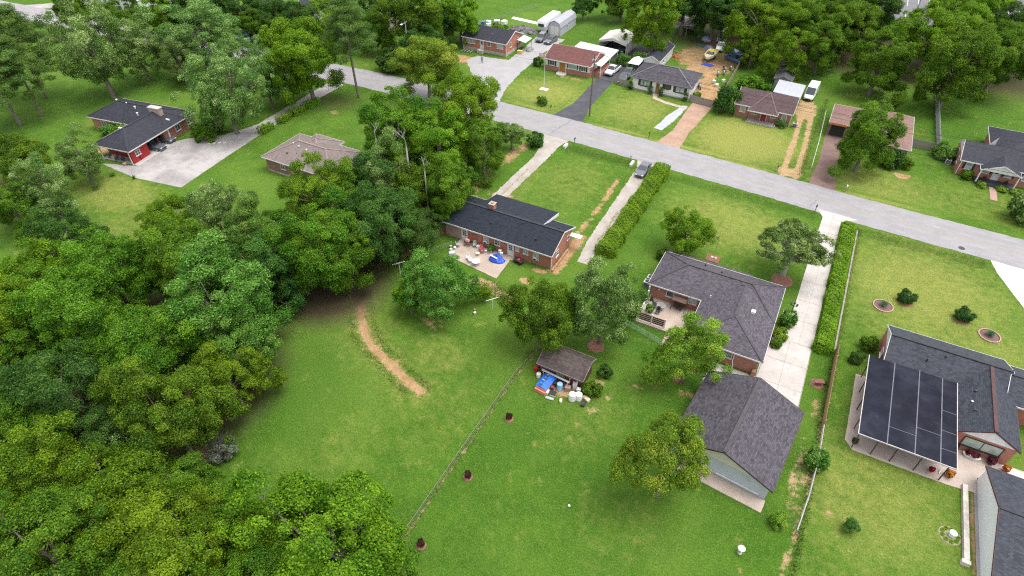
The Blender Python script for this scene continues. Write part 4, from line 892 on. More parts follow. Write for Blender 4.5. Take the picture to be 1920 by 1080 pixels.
TREES = [
(-24.4, 13.3, 6.4, 1.00, "B", "wood"), (-35.2, 8.0, 5.4, 1.00, "B", "wood"), (-43.4, 2.6, 5.5, 1.00, "O", "wood"), (-44.4, 8.6, 4.9, 1.00, "B", "wood"), (-40.3, 12.4, 3.4, 1.00, "O", "wood"), (-53.0, 6.3, 4.6, 1.00, "B", "wood"),
(-48.4, 12.1, 2.8, 1.00, "S", "wood"), (-60.9, 10.0, 4.5, 1.00, "O", "wood"), (-58.9, 13.1, 5.1, 1.00, "D", "wood"), (-46.8, 16.3, 5.4, 1.00, "O", "wood"), (-46.8, 23.3, 3.9, 1.00, "B", "wood"), (-53.1, 29.7, 6.5, 1.00, "G", "wood"),
(-56.0, 21.0, 5.4, 1.00, "O", "wood"), (-67.3, 20.3, 6.0, 1.00, "O", "wood"), (-74.2, 17.6, 5.2, 1.00, "B", "wood"), (-71.1, 27.4, 5.6, 1.00, "O", "wood"), (-79.8, 23.0, 4.9, 1.00, "B", "wood"), (-65.7, 33.1, 5.7, 1.00, "O", "wood"),
(-51.6, 13.1, 3.7, 1.00, "D", "wood"), (-69.1, 13.7, 4.1, 1.00, "O", "wood"), (-49.2, 27.9, 4.2, 1.00, "G", "wood"), (-55.5, 37.2, 5.0, 1.00, "D", "wood"), (-79.0, 40.6, 3.8, 1.00, "B", "line"), (-71.1, 44.1, 5.1, 1.00, "S", "line"),
(-61.3, 41.2, 5.3, 1.00, "G", "line"), (-59.5, 51.9, 6.4, 1.00, "B", "line"), (-51.1, 43.5, 6.5, 1.00, "O", "line"), (-55.2, 39.8, 4.1, 1.00, "D", "line"), (-49.0, 44.8, 5.4, 1.00, "O", "line"), (-55.9, 62.3, 5.5, 1.00, "S", "line"),
(-59.2, 71.4, 7.6, 1.00, "O", "line"), (-51.8, 71.5, 6.6, 1.00, "B", "line"), (-45.0, 55.5, 4.0, 1.00, "D", "line"), (-48.8, 52.0, 6.2, 1.00, "D", "line"), (-55.4, 85.5, 7.3, 1.00, "B", "line"), (-47.7, 78.6, 4.9, 1.00, "O", "line"),
(-45.6, 64.9, 5.2, 1.00, "O", "line"), (-57.5, 60.9, 4.9, 1.00, "D", "line"), (-51.3, 62.6, 4.8, 1.00, "O", "line"), (-46.5, 51.7, 2.8, 1.00, "D", "line"), (-72.7, 99.2, 6.2, 1.04, "Y", "road"), (-47.7, 88.9, 2.3, 1.00, "S", "road"),
(-86.7, 93.2, 5.0, 1.05, "P", "lone"), (-93.2, 87.0, 7.0, 1.12, "B", "street"), (-98.8, 80.9, 4.6, 1.22, "S", "street"), (-96.9, 69.6, 6.6, 1.08, "S", "street"), (-123.8, 87.0, 8.8, 0.76, "S", "street"), (-133.3, 78.5, 6.3, 0.96, "S", "street"),
(-132.0, 68.8, 7.2, 1.22, "S", "street"), (-144.7, 62.0, 6.3, 0.84, "P", "pine"), (-136.6, 52.0, 5.8, 0.81, "P", "pine"), (-136.7, 56.4, 5.0, 0.90, "P", "pine"), (-111.0, 39.4, 4.9, 1.00, "O", "west"), (-99.2, 36.1, 4.3, 1.00, "S", "west"),
(-104.2, 45.0, 3.8, 1.07, "S", "west"), (-85.5, 29.8, 4.3, 1.00, "D", "west"), (-100.0, 31.6, 3.9, 1.00, "O", "west"), (-157.6, 93.4, 5.0, 1.00, "O", "far"), (-146.2, 100.7, 5.5, 1.00, "D", "far"), (-149.4, 96.9, 5.2, 1.00, "B", "far"),
(-120.7, 111.4, 5.4, 1.00, "D", "far"), (-135.0, 108.9, 5.3, 1.00, "D", "far"), (-91.0, 118.8, 7.6, 1.00, "O", "far"), (-84.6, 131.0, 5.9, 1.00, "B", "far"), (-105.3, 124.8, 5.3, 1.00, "D", "far"), (-82.7, 111.7, 4.7, 1.00, "D", "far"),
(-40.6, 145.5, 7.6, 1.00, "B", "far"), (-64.5, 160.9, 3.1, 1.00, "D", "far"), (-29.9, 161.5, 6.2, 1.00, "D", "farwood"), (-17.8, 152.5, 7.4, 1.00, "B", "farwood"), (-17.7, 148.2, 2.9, 1.00, "B", "farwood"), (-11.0, 144.4, 4.8, 1.00, "B", "farwood"),
(-11.1, 162.6, 6.8, 1.00, "O", "farwood"), (-4.1, 152.0, 5.8, 1.00, "O", "farwood"), (-0.8, 164.3, 6.7, 1.00, "O", "farwood"), (4.0, 176.8, 6.4, 1.00, "D", "farwood"), (7.9, 145.4, 6.7, 0.94, "O", "farwood"), (20.9, 144.5, 7.6, 1.02, "O", "farwood"),
(29.4, 157.5, 7.2, 1.00, "O", "farwood"), (14.3, 163.4, 7.0, 1.00, "B", "farwood"), (23.5, 172.9, 7.4, 1.00, "B", "farwood"), (31.8, 172.8, 7.0, 1.00, "D", "farwood"), (27.7, 193.7, 6.5, 1.00, "O", "farwood"), (-4.4, 176.4, 6.5, 1.00, "O", "farwood"),
(-16.5, 178.4, 8.1, 1.00, "D", "farwood"), (-25.0, 169.3, 7.9, 1.00, "D", "farwood"), (-37.8, 162.5, 7.9, 1.00, "D", "farwood"), (-55.3, 165.0, 7.0, 1.00, "O", "farwood"), (8.5, 110.0, 5.5, 1.03, "O", "yard"), (-35.6, 45.8, 4.3, 1.00, "G", "mid"),
(-38.7, 44.5, 2.4, 1.00, "B", "mid"), (-31.6, 50.9, 1.2, 1.00, "B", "mid"), (-21.2, 46.8, 4.3, 1.15, "O", "mid"), (-15.1, 51.0, 4.3, 1.30, "S", "mid"), (-11.2, 73.0, 3.6, 1.00, "B", "mid"), (2.5, 75.1, 4.7, 1.00, "S", "mid"),
(-4.3, 49.6, 3.6, 1.30, "Y", "mid"), (-2.4, 34.6, 3.7, 1.55, "Y", "mid"), (-150.4, 56.9, 6.2, 0.89, "P", "pine"), (-134.6, 46.9, 5.1, 1.02, "P", "pine"), (-142.5, 105.1, 6.1, 1.00, "D", "far"), (-128.5, 111.2, 5.0, 1.00, "D", "far"),
(-129.0, 106.0, 3.9, 1.00, "O", "far"), (-99.5, 114.1, 4.3, 1.00, "O", "far"), (-96.9, 85.0, 4.9, 1.33, "B", "street"), (-110.4, 86.0, 4.5, 1.15, "S", "street"), (-123.5, 80.5, 4.5, 0.96, "S", "street"), (-106.3, 115.9, 5.1, 1.00, "O", "far"),
(-116.2, 119.5, 4.8, 1.00, "Y", "far"), (-88.8, 127.3, 5.2, 1.00, "D", "far"), (-174.9, 90.6, 5.4, 1.00, "O", "far"), (-31.1, 10.7, 4.2, 1.00, "B", "wood"), (-29.6, 13.9, 3.7, 1.00, "B", "wood"), (-22.0, 16.1, 2.8, 1.00, "B", "wood"),
(-37.4, 5.1, 4.1, 1.00, "O", "wood"), (-45.5, 6.2, 3.7, 1.00, "O", "wood"), (-51.6, 2.7, 4.1, 1.00, "B", "wood"), (-36.1, 12.6, 2.6, 1.00, "O", "wood"), (-28.5, 9.5, 3.9, 1.00, "O", "wood"), (-20.2, 13.2, 3.4, 1.00, "O", "wood"),
(-20.2, 7.7, 3.9, 1.00, "O", "wood"), (-28.2, 4.1, 4.3, 1.00, "B", "wood"), (-55.8, 52.8, 5.3, 1.00, "O", "line"), (-56.5, 45.0, 5.3, 1.00, "O", "line"), (-59.0, 36.6, 4.1, 1.00, "O", "wood"), ]
# ---------------------------------------------------------------- vegetation
L_DARK = leafmat('dark_green_leaves', (.017, .066, .011), (.095, .200, .030), .38)
L_MID = leafmat('mid_green_leaves', (.026, .092, .006), (.160, .295, .020), .42)
L_BRIGHT = leafmat('bright_green_leaves', (.040, .122, .005), (.215, .370, .020), .44)
L_GREEN = leafmat('fresh_green_leaves', (.034, .124, .014), (.165, .345, .048), .44, (.28, .43, .11))
L_SILVER = leafmat('silvery_green_leaves', (.044, .125, .022), (.225, .365, .082), .40, (.42, .54, .22))
L_YELLOW = leafmat('yellow_green_leaves', (.080, .190, .014), (.260, .410, .042), .42, (.46, .50, .07))
L_PINE = leafmat('pine_needles', (.042, .098, .016), (.135, .215, .042), .3)
L_HEDGE = leafmat('hedge_leaves', (.075, .205, .008), (.230, .400, .025), .40)
L_WINE = leafmat('wine_red_leaves', (.030, .014, .012), (.075, .040, .026), .2)
L_GREYTWIG = leafmat('grey_dead_twigs', (.075, .10, .055), (.15, .18, .105), .1)
LM = {'O': L_MID, 'B': L_BRIGHT, 'D': L_DARK, 'G': L_GREEN, 'S': L_SILVER, 'Y': L_YELLOW, 'P': L_PINE}
def unit(v): return v / np.maximum(np.linalg.norm(v, axis=-1, keepdims=True), 1e-9)
def leaf_quads(rg, pos, nrm, L, W, tint, droop=0.):
    n = len(pos)
    t = unit(np.cross(nrm, unit(rg.normal(size=(n, 3))))); b = np.cross(nrm, t)
    s = rg.uniform(.65, 1.35, (n, 1)); L = L * s; W = W * s
    fold = nrm * (W * .25)
    v = np.stack([pos + t * L * .5 - nrm * L * .08, pos + b * W * .5 + fold, pos - t * L * .5 - nrm * L * .08, pos - b * W * .5 + fold], 1)
    return v.reshape(-1, 3), np.arange(n * 4).reshape(-1, 4), tint
def clump_centres(rg, n, Rr, ratio, zmin=-.55, lobes=.2, rin=.52, rout=.96):
    out = []; ph = rg.uniform(0, 6.28, 6); tries = 0; mind = Rr * 1.55 / math.sqrt(n)
    while len(out) < n and tries < n * 60:
        tries += 1
        d = unit(rg.normal(size=3))
        if d[2] < zmin: continue
        az = math.atan2(d[1], d[0])
        k = 1 + lobes * (math.sin(2 * az + ph[0]) * .5 + math.sin(3 * az + ph[1]) * .5 + .5 * math.sin(4 * d[2] + ph[2]))
        c = d * Rr * rg.uniform(rin, rout) * k * np.array([1, 1, ratio])
        if all(np.linalg.norm(c - o) > mind * (.7 if tries > n * 20 else 1) for o in out): out.append(c)
    return np.array(out)
def crown_mesh(name, seed, Rr, zc, ratio, ncl, nleaf, L, W, mat, rc=(.12, .24), flat=.8, sparse=0., zmin=-.55, lobes=.2, upw=.55):
    rg = np.random.default_rng(seed); C_ = clump_centres(rg, ncl, Rr, ratio, zmin, lobes)
    rad = Rr * rg.uniform(rc[0], rc[1], len(C_)); wgt = rad ** 2 / np.sum(rad ** 2)
    P_ = []; N_ = []; T_ = []
    for c, r, wg in zip(C_, rad, wgt):
        k = int(nleaf * wg * rg.uniform(1 - sparse, 1))
        d = unit(rg.normal(size=(k * 2, 3))); out = unit((c * np.array([1, 1, .8]))[None])[0]
        keep = rg.uniform(size=k * 2) < np.clip(.35 + .65 * (d @ out) + .35 * d[:, 2] + .2, .04, 1); d = d[keep][:k]
        rr = r * np.where(rg.uniform(size=(len(d), 1)) < .12, rg.uniform(1.0, 1.22, (len(d), 1)), rg.uniform(.35, 1.0, (len(d), 1)) ** .5)
        # small lumps so that a clump never reads as a ball
        ph = rg.uniform(0, 6.28, 3); lum = 1 + .16 * np.sin(5 * d[:, :1] + ph[0]) * np.sin(5 * d[:, 1:2] + ph[1]) + .12 * np.sin(9 * d[:, 2:3] + ph[2])
        P_.append(c + d * rr * lum * np.array([1, 1, flat]))
        N_.append(unit(d * .72 + out * .15 + np.array([0, 0, upw * .6]) + rg.normal(size=d.shape) * .42))
        ct = np.clip(rg.normal(.5, .17), .1, .9)
        T_.append(np.clip(ct + rg.normal(0, .30, len(d)), 0, 1))
    P_ = np.concatenate(P_) + np.array([0, 0, zc]); N_ = np.concatenate(N_); T_ = np.concatenate(T_)
    v, q, t = leaf_quads(rg, P_, N_, L, W, T_)
    return np_mesh(name, v, q, mat, {'tint': ('FACE', t)}), C_ + np.array([0, 0, zc])
def trunk_mesh(name, seed, Rr, zc, C_, mat, nl=9, r0=None, lean=.0, n=7):
    rg = random.Random(seed); m = MB(); r0 = r0 or .055 * Rr + .06
    top = (rg.uniform(-.1, .1) * Rr + lean, rg.uniform(-.1, .1) * Rr, zc + .35 * Rr)
    mid = (rg.uniform(-.05, .05) * Rr + lean * .4, rg.uniform(-.05, .05) * Rr, zc * .5)
    m.tube([(0, 0, -.15), (0, 0, .25), mid, ((mid[0] + top[0]) / 2, (mid[1] + top[1]) / 2, zc * .95), top], [r0 * 1.5, r0 * 1.1, r0 * .85, r0 * .55, r0 * .12], n)
    idx = list(range(len(C_))); rg.shuffle(idx)
    for k in idx[:nl]:
        c = Vector(C_[k]); a = Vector(mid).lerp(Vector(top), rg.uniform(.0, .55)); b = a.lerp(c, .5) + Vector((rg.uniform(-.1, .1) * Rr, rg.uniform(-.1, .1) * Rr, -.06 * Rr))
        e = a.lerp(c, 1.05)
        m.tube([tuple(a), tuple(b), tuple(e)], [r0 * .42, r0 * .28, r0 * .06], 5, cap=False)
        for j in range(2):
            f = b.lerp(e, .3 + .3 * j); g_ = f + Vector((rg.uniform(-.25, .25), rg.uniform(-.25, .25), rg.uniform(.02, .25))) * Rr
            m.tube([tuple(f), tuple(g_)], [r0 * .17, r0 * .04], 4, cap=False)
    me = m.mesh(name, mat); me.polygons.foreach_set('use_smooth', [True] * len(me.polygons))
    return me
TV = {}
def variants(key, specs):
    out = []
    for sp in specs:
        cm_, C_ = crown_mesh('crown', sp['seed'], sp['R'], sp['zc'], sp['ratio'], sp['n'], sp['leaf'], sp['L'], sp['W'], sp['mat'], sp.get('rc', (.12, .24)), sp.get('flat', .8), sp.get('sparse', 0), sp.get('zmin', -.55), sp.get('lobes', .2))
        out.append((sp['R'], cm_, trunk_mesh('trunk', sp['seed'], sp['R'], sp['zc'], C_, sp.get('bark', BARK), sp.get('nl', 9), None, sp.get('lean', 0))))
    TV[key] = out
variants('L', [dict(seed=s, R=6.2, zc=7.8, ratio=r_, n=n, leaf=72000, L=.23, W=.135, zmin=-.88, mat=L_MID, lobes=.42, rc=(.08, .26)) for s, r_, n in ((1, .95, 105), (2, .88, 115), (3, 1.08, 98), (4, .92, 122), (21, 1.0, 108))])
variants('M', [dict(seed=s, R=4.4, zc=5.9, ratio=r_, n=n, leaf=42000, L=.19, W=.11, zmin=-.88, mat=L_MID, lobes=.42, rc=(.09, .28)) for s, r_, n in ((5, 1.0, 85), (6, .92, 95), (7, 1.1, 80), (8, .98, 105))])
variants('SM', [dict(seed=s, R=2.4, zc=3.5, ratio=r_, n=n, leaf=14000, L=.16, W=.095, zmin=-.85, mat=L_MID, rc=(.16, .30)) for s, r_, n in ((9, .95, 46), (10, 1.05, 54))])
variants('SL', [dict(seed=s, R=5.6, zc=7.3, ratio=r_ * 1.12, n=n, leaf=64000, L=.20, W=.11, zmin=-.95, mat=L_SILVER, lobes=.42, rc=(.09, .25), sparse=.4, bark=BARK, nl=12) for s, r_, n in ((12, 1.05, 105), (13, .95, 98), (14, 1.12, 100))])
variants('SP', [dict(seed=77, R=4.3, zc=5.4, ratio=.85, n=130, leaf=46000, L=.19, W=.10, mat=L_SILVER, lobes=.3, rc=(.08, .17), sparse=.6, bark=plain('lichen_bark', (.28, .265, .24), .95, .3, 3, bump=.5), nl=60, zmin=-.5)])
# pines: long trunk, tiers of needle tufts on level branches
def pine(seed, Rr, ztop, zlow, ntuft, nleaf, dead=0):
    rg = np.random.default_rng(seed); rr = random.Random(seed); m = MB()
    m.tube([(0, 0, -.2), (0, 0, .4), (.15, .1, ztop * .5), (.1, 0, ztop)], [.36, .29, .22, .04], 8)
    C_ = []
    for k in range(ntuft):
        u = (k + .5) / ntuft; z = zlow + (ztop - zlow) * u ** .85
        a = k * 2.4 + rr.uniform(-.4, .4); rad = Rr * (1 - u ** 1.7 * .8) * rr.uniform(.45, 1.0)
        c = np.array([math.cos(a) * rad, math.sin(a) * rad, z + rr.uniform(-.4, .6)]); C_.append((c, Rr * rr.uniform(.17, .28)))
        m.tube([(.1, .05, z - .5), tuple(c)], [.07, .02], 5, cap=False)
    P_ = []; N_ = []; T_ = []
    for c, r in C_:
        k = nleaf // ntuft; d = unit(rg.normal(size=(k, 3)))
        P_.append(c + d * r * rg.uniform(.3, 1, (k, 1)) ** .6 * np.array([1.15, 1.15, .55])); N_.append(unit(d + np.array([0, 0, .6]) + rg.normal(size=d.shape) * .5)); T_.append(np.clip(rg.normal(.5, .16) + rg.normal(0, .18, k), 0, 1))
    v, q, t = leaf_quads(rg, np.concatenate(P_), np.concatenate(N_), .40, .085, np.concatenate(T_))
    me = m.mesh('trunk', BARK); me.polygons.foreach_set('use_smooth', [True] * len(me.polygons))
    return Rr, np_mesh('crown', v, q, L_PINE, {'tint': ('FACE', t)}), me
TV['P'] = [pine(31, 5.6, 22, 9, 62, 30000), pine(32, 5.8, 20, 6.5, 74, 34000)]
def plant_tree(key, vi, x, y, Rr, mat, label, group=None, name='broadleaf_tree', rz=None, cat='tree', vs_=1.0):
    R0, cm_, tm_ = TV[key][vi % len(TV[key])]; s = Rr / R0
    rt = thing(name, label, cat, (x, y, 0), random.uniform(0, 6.28) if rz is None else rz, group); ax_ = random.uniform(.86, 1.14); rt.scale = (s * ax_, s / ax_, s * vs_)
    c = bpy.data.objects.new('crown', cm_); COL.objects.link(c); c.parent = rt
    c.material_slots[0].link = 'OBJECT'; c.material_slots[0].material = mat
    t = bpy.data.objects.new('trunk', tm_); COL.objects.link(t); t.parent = rt
    return rt
KW = {'O': 'mid-green', 'B': 'bright green', 'D': 'dark green', 'G': 'fresh blue-green', 'S': 'silvery green', 'Y': 'yellow-green', 'P': 'pine'}
ZONE = {'wood': ('the dense wood beside the dirt-track lawn', 'trees of the dense wood beside the dirt-track lawn'),
        'line': ('in the tree line between pink-roofed and charcoal-roofed houses', 'trees of the line between two houses'),
        'far': ('across the street behind the far houses', 'trees across the street'),
        'farwood': ('in the wood behind the houses near the car park', 'trees of the wood near the car park'),
        'west': ('by the drab lawn beside the L-shaped house', 'trees around the L-shaped house'),
        'street': ('between the street and the L-shaped house', 'trees between street and L-shaped house')}
OWN = {('road', 'Y'): 'yellow-topped tree at the roadside opposite the gravel parking yard', ('road', 'S'): 'small silvery tree by the culvert of the gravel drive',
       ('yard', 'O'): 'leafy tree with forked trunk in front of the dusty pink hipped roof'}
MIDS = ['spreading fresh green tree behind the stained patio of the long brick house', 'bright green low tree growing beside a darker spreading tree near the clothes pole', 'thin sapling standing in straw beside the patio', 'full dark-shaded tree growing against the brown garden shed', 'silvery tree with pale twigs rising from a mulch bed by the garden shed', 'round-headed lollipop tree in a mulch ring on the front lawn', 'sparse silvery tree with spreading bare limbs in a red mulch ring by the drive', 'yellow-green tree between the raised patio and the garage', 'big loose tree with yellow-tinged top beside the garage wall']
mi = 0
for k, (x, y, Rr, vsc, kd, g_) in enumerate(TREES):
    if kd == 'P':
        plant_tree('P', k, x, y, Rr, L_PINE, 'lone tall pine with bare lower trunk beside the street' if g_ == 'lone' else 'dense dark pine in the clump at the edge of the drab lawn', None if g_ == 'lone' else 'pines at the lawn edge', 'pine_tree', vs_=vsc); continue
    key = 'SL' if (kd == 'S' and Rr > 3.0) else ('L' if Rr > 5.1 else ('M' if Rr > 2.9 else 'SM'))
    if g_ == 'mid': lab, grp = MIDS[mi], None; mi += 1
    elif (g_, kd) in OWN: lab, grp = OWN[(g_, kd)], None
    else: lab, grp = f"{'broad' if Rr > 5.6 else ('small' if Rr < 4.3 else 'rounded')} {KW[kd]} tree {'at the lawn edge of ' if g_ == 'wood' and x > -49 else ('deep inside ' if g_ == 'wood' else '')}{ZONE[g_][0]}", ZONE[g_][1]
    if g_ == 'street': Rr *= 1.04
    if 'pale twigs' in lab: key = 'M'
    if 'sparse silvery' in lab: key = 'SP'
    plant_tree(key, k * 7 + int(x), x, y, Rr * (.84 if g_ == 'line' else .90), LM[kd], lab, grp, vs_=vsc)
# bare dead limbs standing out of the tree line
for (x, y, z, s_) in ((-52.6, 64.6, 13.6, .8), (-58.2, 64.6, 13.0, .6), (-48.0, 62.4, 11.2, .55)):
    rr = random.Random(int(x * 10)); m = MB()
    def br(p, d, L_, r_, dep):
        q = p + d * L_; m.tube([tuple(p), tuple(p.lerp(q, .5) + Vector((rr.uniform(-.1, .1), rr.uniform(-.1, .1), 0)) * L_ * .3), tuple(q)], [r_, r_ * .8, r_ * .55], 5, cap=False)
        if dep:
            for j in range(2 + (dep > 1)):
                br(q, (d + Vector((rr.uniform(-.9, .9), rr.uniform(-.9, .9), rr.uniform(-.1, .5)))).normalized(), L_ * .68, r_ * .55, dep - 1)
    m.tube([(x, y, -.1), (x + .2, y - .1, z * .5), (x + .4, y - .3, z - 3.2 * s_)], [.28 * s_, .22 * s_, .15 * s_], 7)
    br(Vector((x + .4, y - .3, z - 3.3 * s_)), Vector((.15, -.25, .9)).normalized(), 1.9 * s_, .14 * s_, 3)
    o = m.build('dead_tree', plain('bleached_wood', (.27, .255, .235), .9, .2, 3), smooth=True)
    tag(o, 'bleached dead snag with bare grey limbs rising from the tree line', 'tree', 'dead snags in the tree line')
# --- hedges
def hedge(label, x0, x1, y0, y1, h_, L=.15, dens=230, mat=L_HEDGE, name='hedge', seed=3, group=None):
    rg = np.random.default_rng(seed); wx, wy = x1 - x0, y1 - y0
    area = wx * wy + 2 * (wx + wy) * h_; n = int(area * dens)
    P_ = np.zeros((n, 3)); N_ = np.zeros((n, 3)); u = rg.uniform(size=(n, 2)); f = rg.uniform(size=n) * area
    top = f < wx * wy; a1 = wx * wy; a2 = a1 + wy * h_; a3 = a2 + wy * h_; a4 = a3 + wx * h_
    W_ = (f >= a1) & (f < a2); E_ = (f >= a2) & (f < a3); S_ = (f >= a3) & (f < a4); Nn = f >= a4
    P_[top] = np.stack([u[top, 0] * wx, u[top, 1] * wy, np.full(top.sum(), h_)], -1); N_[top] = (0, 0, 1)
    for msk, px, nx_ in ((W_, 0, -1), (E_, wx, 1)): P_[msk] = np.stack([np.full(msk.sum(), px), u[msk, 0] * wy, u[msk, 1] * h_], -1); N_[msk] = (nx_, 0, .2)
    for msk, py, ny_ in ((S_, 0, -1), (Nn, wy, 1)): P_[msk] = np.stack([u[msk, 0] * wx, np.full(msk.sum(), py), u[msk, 1] * h_], -1); N_[msk] = (0, ny_, .2)
    # rounded shoulders and a lumpy, uneven surface
    cx_ = P_[:, 0] - wx / 2; k = np.clip(np.abs(cx_) / (wx / 2), 0, 1) ** 4; P_[:, 2] -= k * h_ * .12 * (P_[:, 2] / h_)
    lum = np.sin(P_[:, 1] * 1.9) * .09 + np.sin(P_[:, 0] * 4.1 + P_[:, 1] * 5.2) * .06 + np.sin(P_[:, 1] * 8.3 - P_[:, 0] * 6) * .05 + np.sin(P_[:, 1] * 4.3 + P_[:, 0] * 3) * .05 + np.sin(P_[:, 1] * .55 + 1) * .13 + np.sin(P_[:, 1] * 1.23 + 2) * .10
    P_ += N_ * (lum + rg.normal(0, .07, n))[:, None] - N_ * (rg.uniform(0, .20, n) ** 1)[:, None]
    P_[:, 2] = np.maximum(P_[:, 2], .02)
    v, q, t = leaf_quads(rg, P_, unit(N_ + np.array([0, 0, .4]) + rg.normal(size=(n, 3)) * .6), L, L * .6, np.clip(.5 + .25 * np.sin(P_[:, 1] * 1.1) * np.sin(P_[:, 0] * 2.2 + P_[:, 1] * .4) + rg.normal(0, .2, n), 0, 1))
    rt = thing(name, label, 'hedge', (x0, y0, 0), 0, group)
    o = bpy.data.objects.new('foliage', np_mesh('foliage', v, q, mat, {'tint': ('FACE', t)})); COL.objects.link(o); o.parent = rt
    m = MB(); m.box(.4, wx - .4, .4, wy - .4, 0, h_ * .70); m.build('twig_core', plain('hedge_twigs', (.035, .07, .014), .95, .3, 4), rt)
    return rt
hedge('long tall bright green hedge between the gravel drive and the front lawn', -22.3, -19.7, 67.5, 94.6, 1.55, seed=3)
hedge('clipped bright green hedge along the concrete slab drive', 8.4, 10.1, 62.2, 91.6, 1.25, seed=4)
for k, (y0, y1) in enumerate(((71.5, 74.6), (76.4, 79.2), (80.0, 83.2), (84.0, 87.4))):
    hedge('block of clipped hedge in the broken row along the weathered concrete drive', -93.4, -91.9, y0, y1, 1.2, .2, 90, seed=6 + k, group='hedge blocks along the weathered drive')
# --- shrubs
SV = {}
def shrub_mesh(key, seed, Rr, ratio, ncl, nleaf, L, W, rc=(.3, .45), zmin=-.9, zc=None):
    me, _ = crown_mesh('foliage', seed, Rr, Rr * ratio * .9 if zc is None else zc, ratio, ncl, nleaf, L, W, L_MID, rc, .9, 0, zmin, .08); SV[key] = me
shrub_mesh('ball', 41, 1.0, .85, 26, 7000, .11, .07, (.34, .42))
shrub_mesh('loose', 42, 1.0, .95, 16, 3200, .17, .10)
shrub_mesh('loose2', 43, 1.0, .8, 18, 3600, .17, .09)
shrub_mesh('cone', 44, .5, 2.6, 16, 3000, .11, .06, (.5, .7))
def blades(seed, n, h_, spread, wd):
    rg = np.random.default_rng(seed); V = []; Q = []; T = []
    for k in range(n):
        a = rg.uniform(0, 6.28); e = rg.uniform(.15, 1.0) * spread; hh = h_ * rg.uniform(.6, 1); d = np.array([math.cos(a), math.sin(a), 0]); sd_ = np.array([-d[1], d[0], 0]) * wd
        p0 = d * .08; p1 = d * e * .45 + np.array([0, 0, hh * .75]); p2 = d * e + np.array([0, 0, hh * rg.uniform(.35, 1.0)])
        i = len(V); V += [p0 - sd_, p0 + sd_, p1 + sd_, p1 - sd_, p2 + sd_ * .2, p2 - sd_ * .2]; Q += [[i, i + 1, i + 2, i + 3], [i + 3, i + 2, i + 4, i + 5]]; tt = rg.uniform(.2, .9); T += [tt, tt]
    return np_mesh('blades', np.array(V), np.array(Q), L_MID, {'tint': ('FACE', np.array(T))})
SV['blades'] = blades(51, 260, .9, .75, .022); SV['tuft'] = blades(52, 90, .45, .3, .02)
SV['bare'] = None
def shrub(key, x, y, s, mat, label, group=None, name='shrub', mulch=0, cat='shrub', vs_=1.0, bed=None, stem=True):
    rt = thing(name, label, cat, (x, y, 0), random.uniform(0, 6), group)
    o = bpy.data.objects.new('foliage', SV[key]); COL.objects.link(o); o.parent = rt; o.scale = (s, s, s * vs_); o.material_slots[0].link = 'OBJECT'; o.material_slots[0].material = mat
    if stem: MB().tube([(0, 0, -.1), (0, 0, .5 * s * vs_)], [.05 * s + .02, .03 * s], 6).build('stem', BARK, rt)
    return rt
def mulch_ring(x, y, r, label, group=None, z=.05):
    pr = [(r * random.uniform(.93, 1.07) * math.cos(a * math.pi / 12), r * random.uniform(.93, 1.07) * math.sin(a * math.pi / 12)) for a in range(24)]
    m = MB(); top = [m.P((x + .72 * px, y + .72 * py, z + .05)) for px, py in pr]; bot = [m.P((x + px, y + py, -.02)) for px, py in pr]; rim = [m.P((x + px * .97, y + py * .97, z * .6)) for px, py in pr]
    for a in range(24):
        b_ = (a + 1) % 24; m.f += [[bot[a], bot[b_], rim[b_], rim[a]], [rim[a], rim[b_], top[b_], top[a]]]; m.m += [0, 0]
    m.f.append(top); m.m.append(0)
    return tag(m.build('mulch_bed', MULCH, smooth=False), label, 'mulch bed', group)
for (x, y, r, l_) in ((-12.0, 74.6, .95, 'red mulch ring under the round-headed lawn tree'), (2.6, 74.0, 1.5, 'large red mulch ring under the sparse silvery tree'), (-15.3, 50.3, 1.1, 'red mulch bed at the foot of the silvery tree near the shed'), (-5.0, 50.3, .9, 'red mulch ring under the yellow-green tree by the garage'), (9.5, 56.8, .75, 'dark red mulch bed beside the concrete drive end')):
    mulch_ring(x, y, r, l_)
sq = tag(MB().prism([(-8.0, 73.6, 0), (-6.1, 73.4, 0), (-6.0, 75.0, 0), (-7.9, 75.2, 0)], (0, 0, .07)).build('mulch_bed', MULCH), 'square red mulch bed with pale stones on the front lawn', 'mulch bed')
for (x, y) in ((-19.5, 35.7), (-19.8, 27.5), (-19.9, 19.4)):
    mulch_ring(x, y, .5, 'small red mulch ring around a young wine-leaved shrub beside the wire fence', 'small mulch rings along the wire fence')
    shrub('loose', x, y, .34, L_WINE, 'young wine-dark leaved shrub in a small mulch ring beside the wire fence', 'young wine-leaved shrubs', vs_=1.5)
for (x, y) in ((17.8, 77.2), (24.4, 76.9)):
    mulch_ring(x, y, .95, 'thin dark mulch ring under a clipped ball bush', 'mulch under ball bushes', .02)
    shrub('ball', x, y, 1.0, leafmat('clipped_dark_leaves', (.014, .055, .010), (.040, .105, .016), .2), 'clipped dark green ball bush on the yellow-green lawn', 'clipped ball bushes', 'ball_bush')
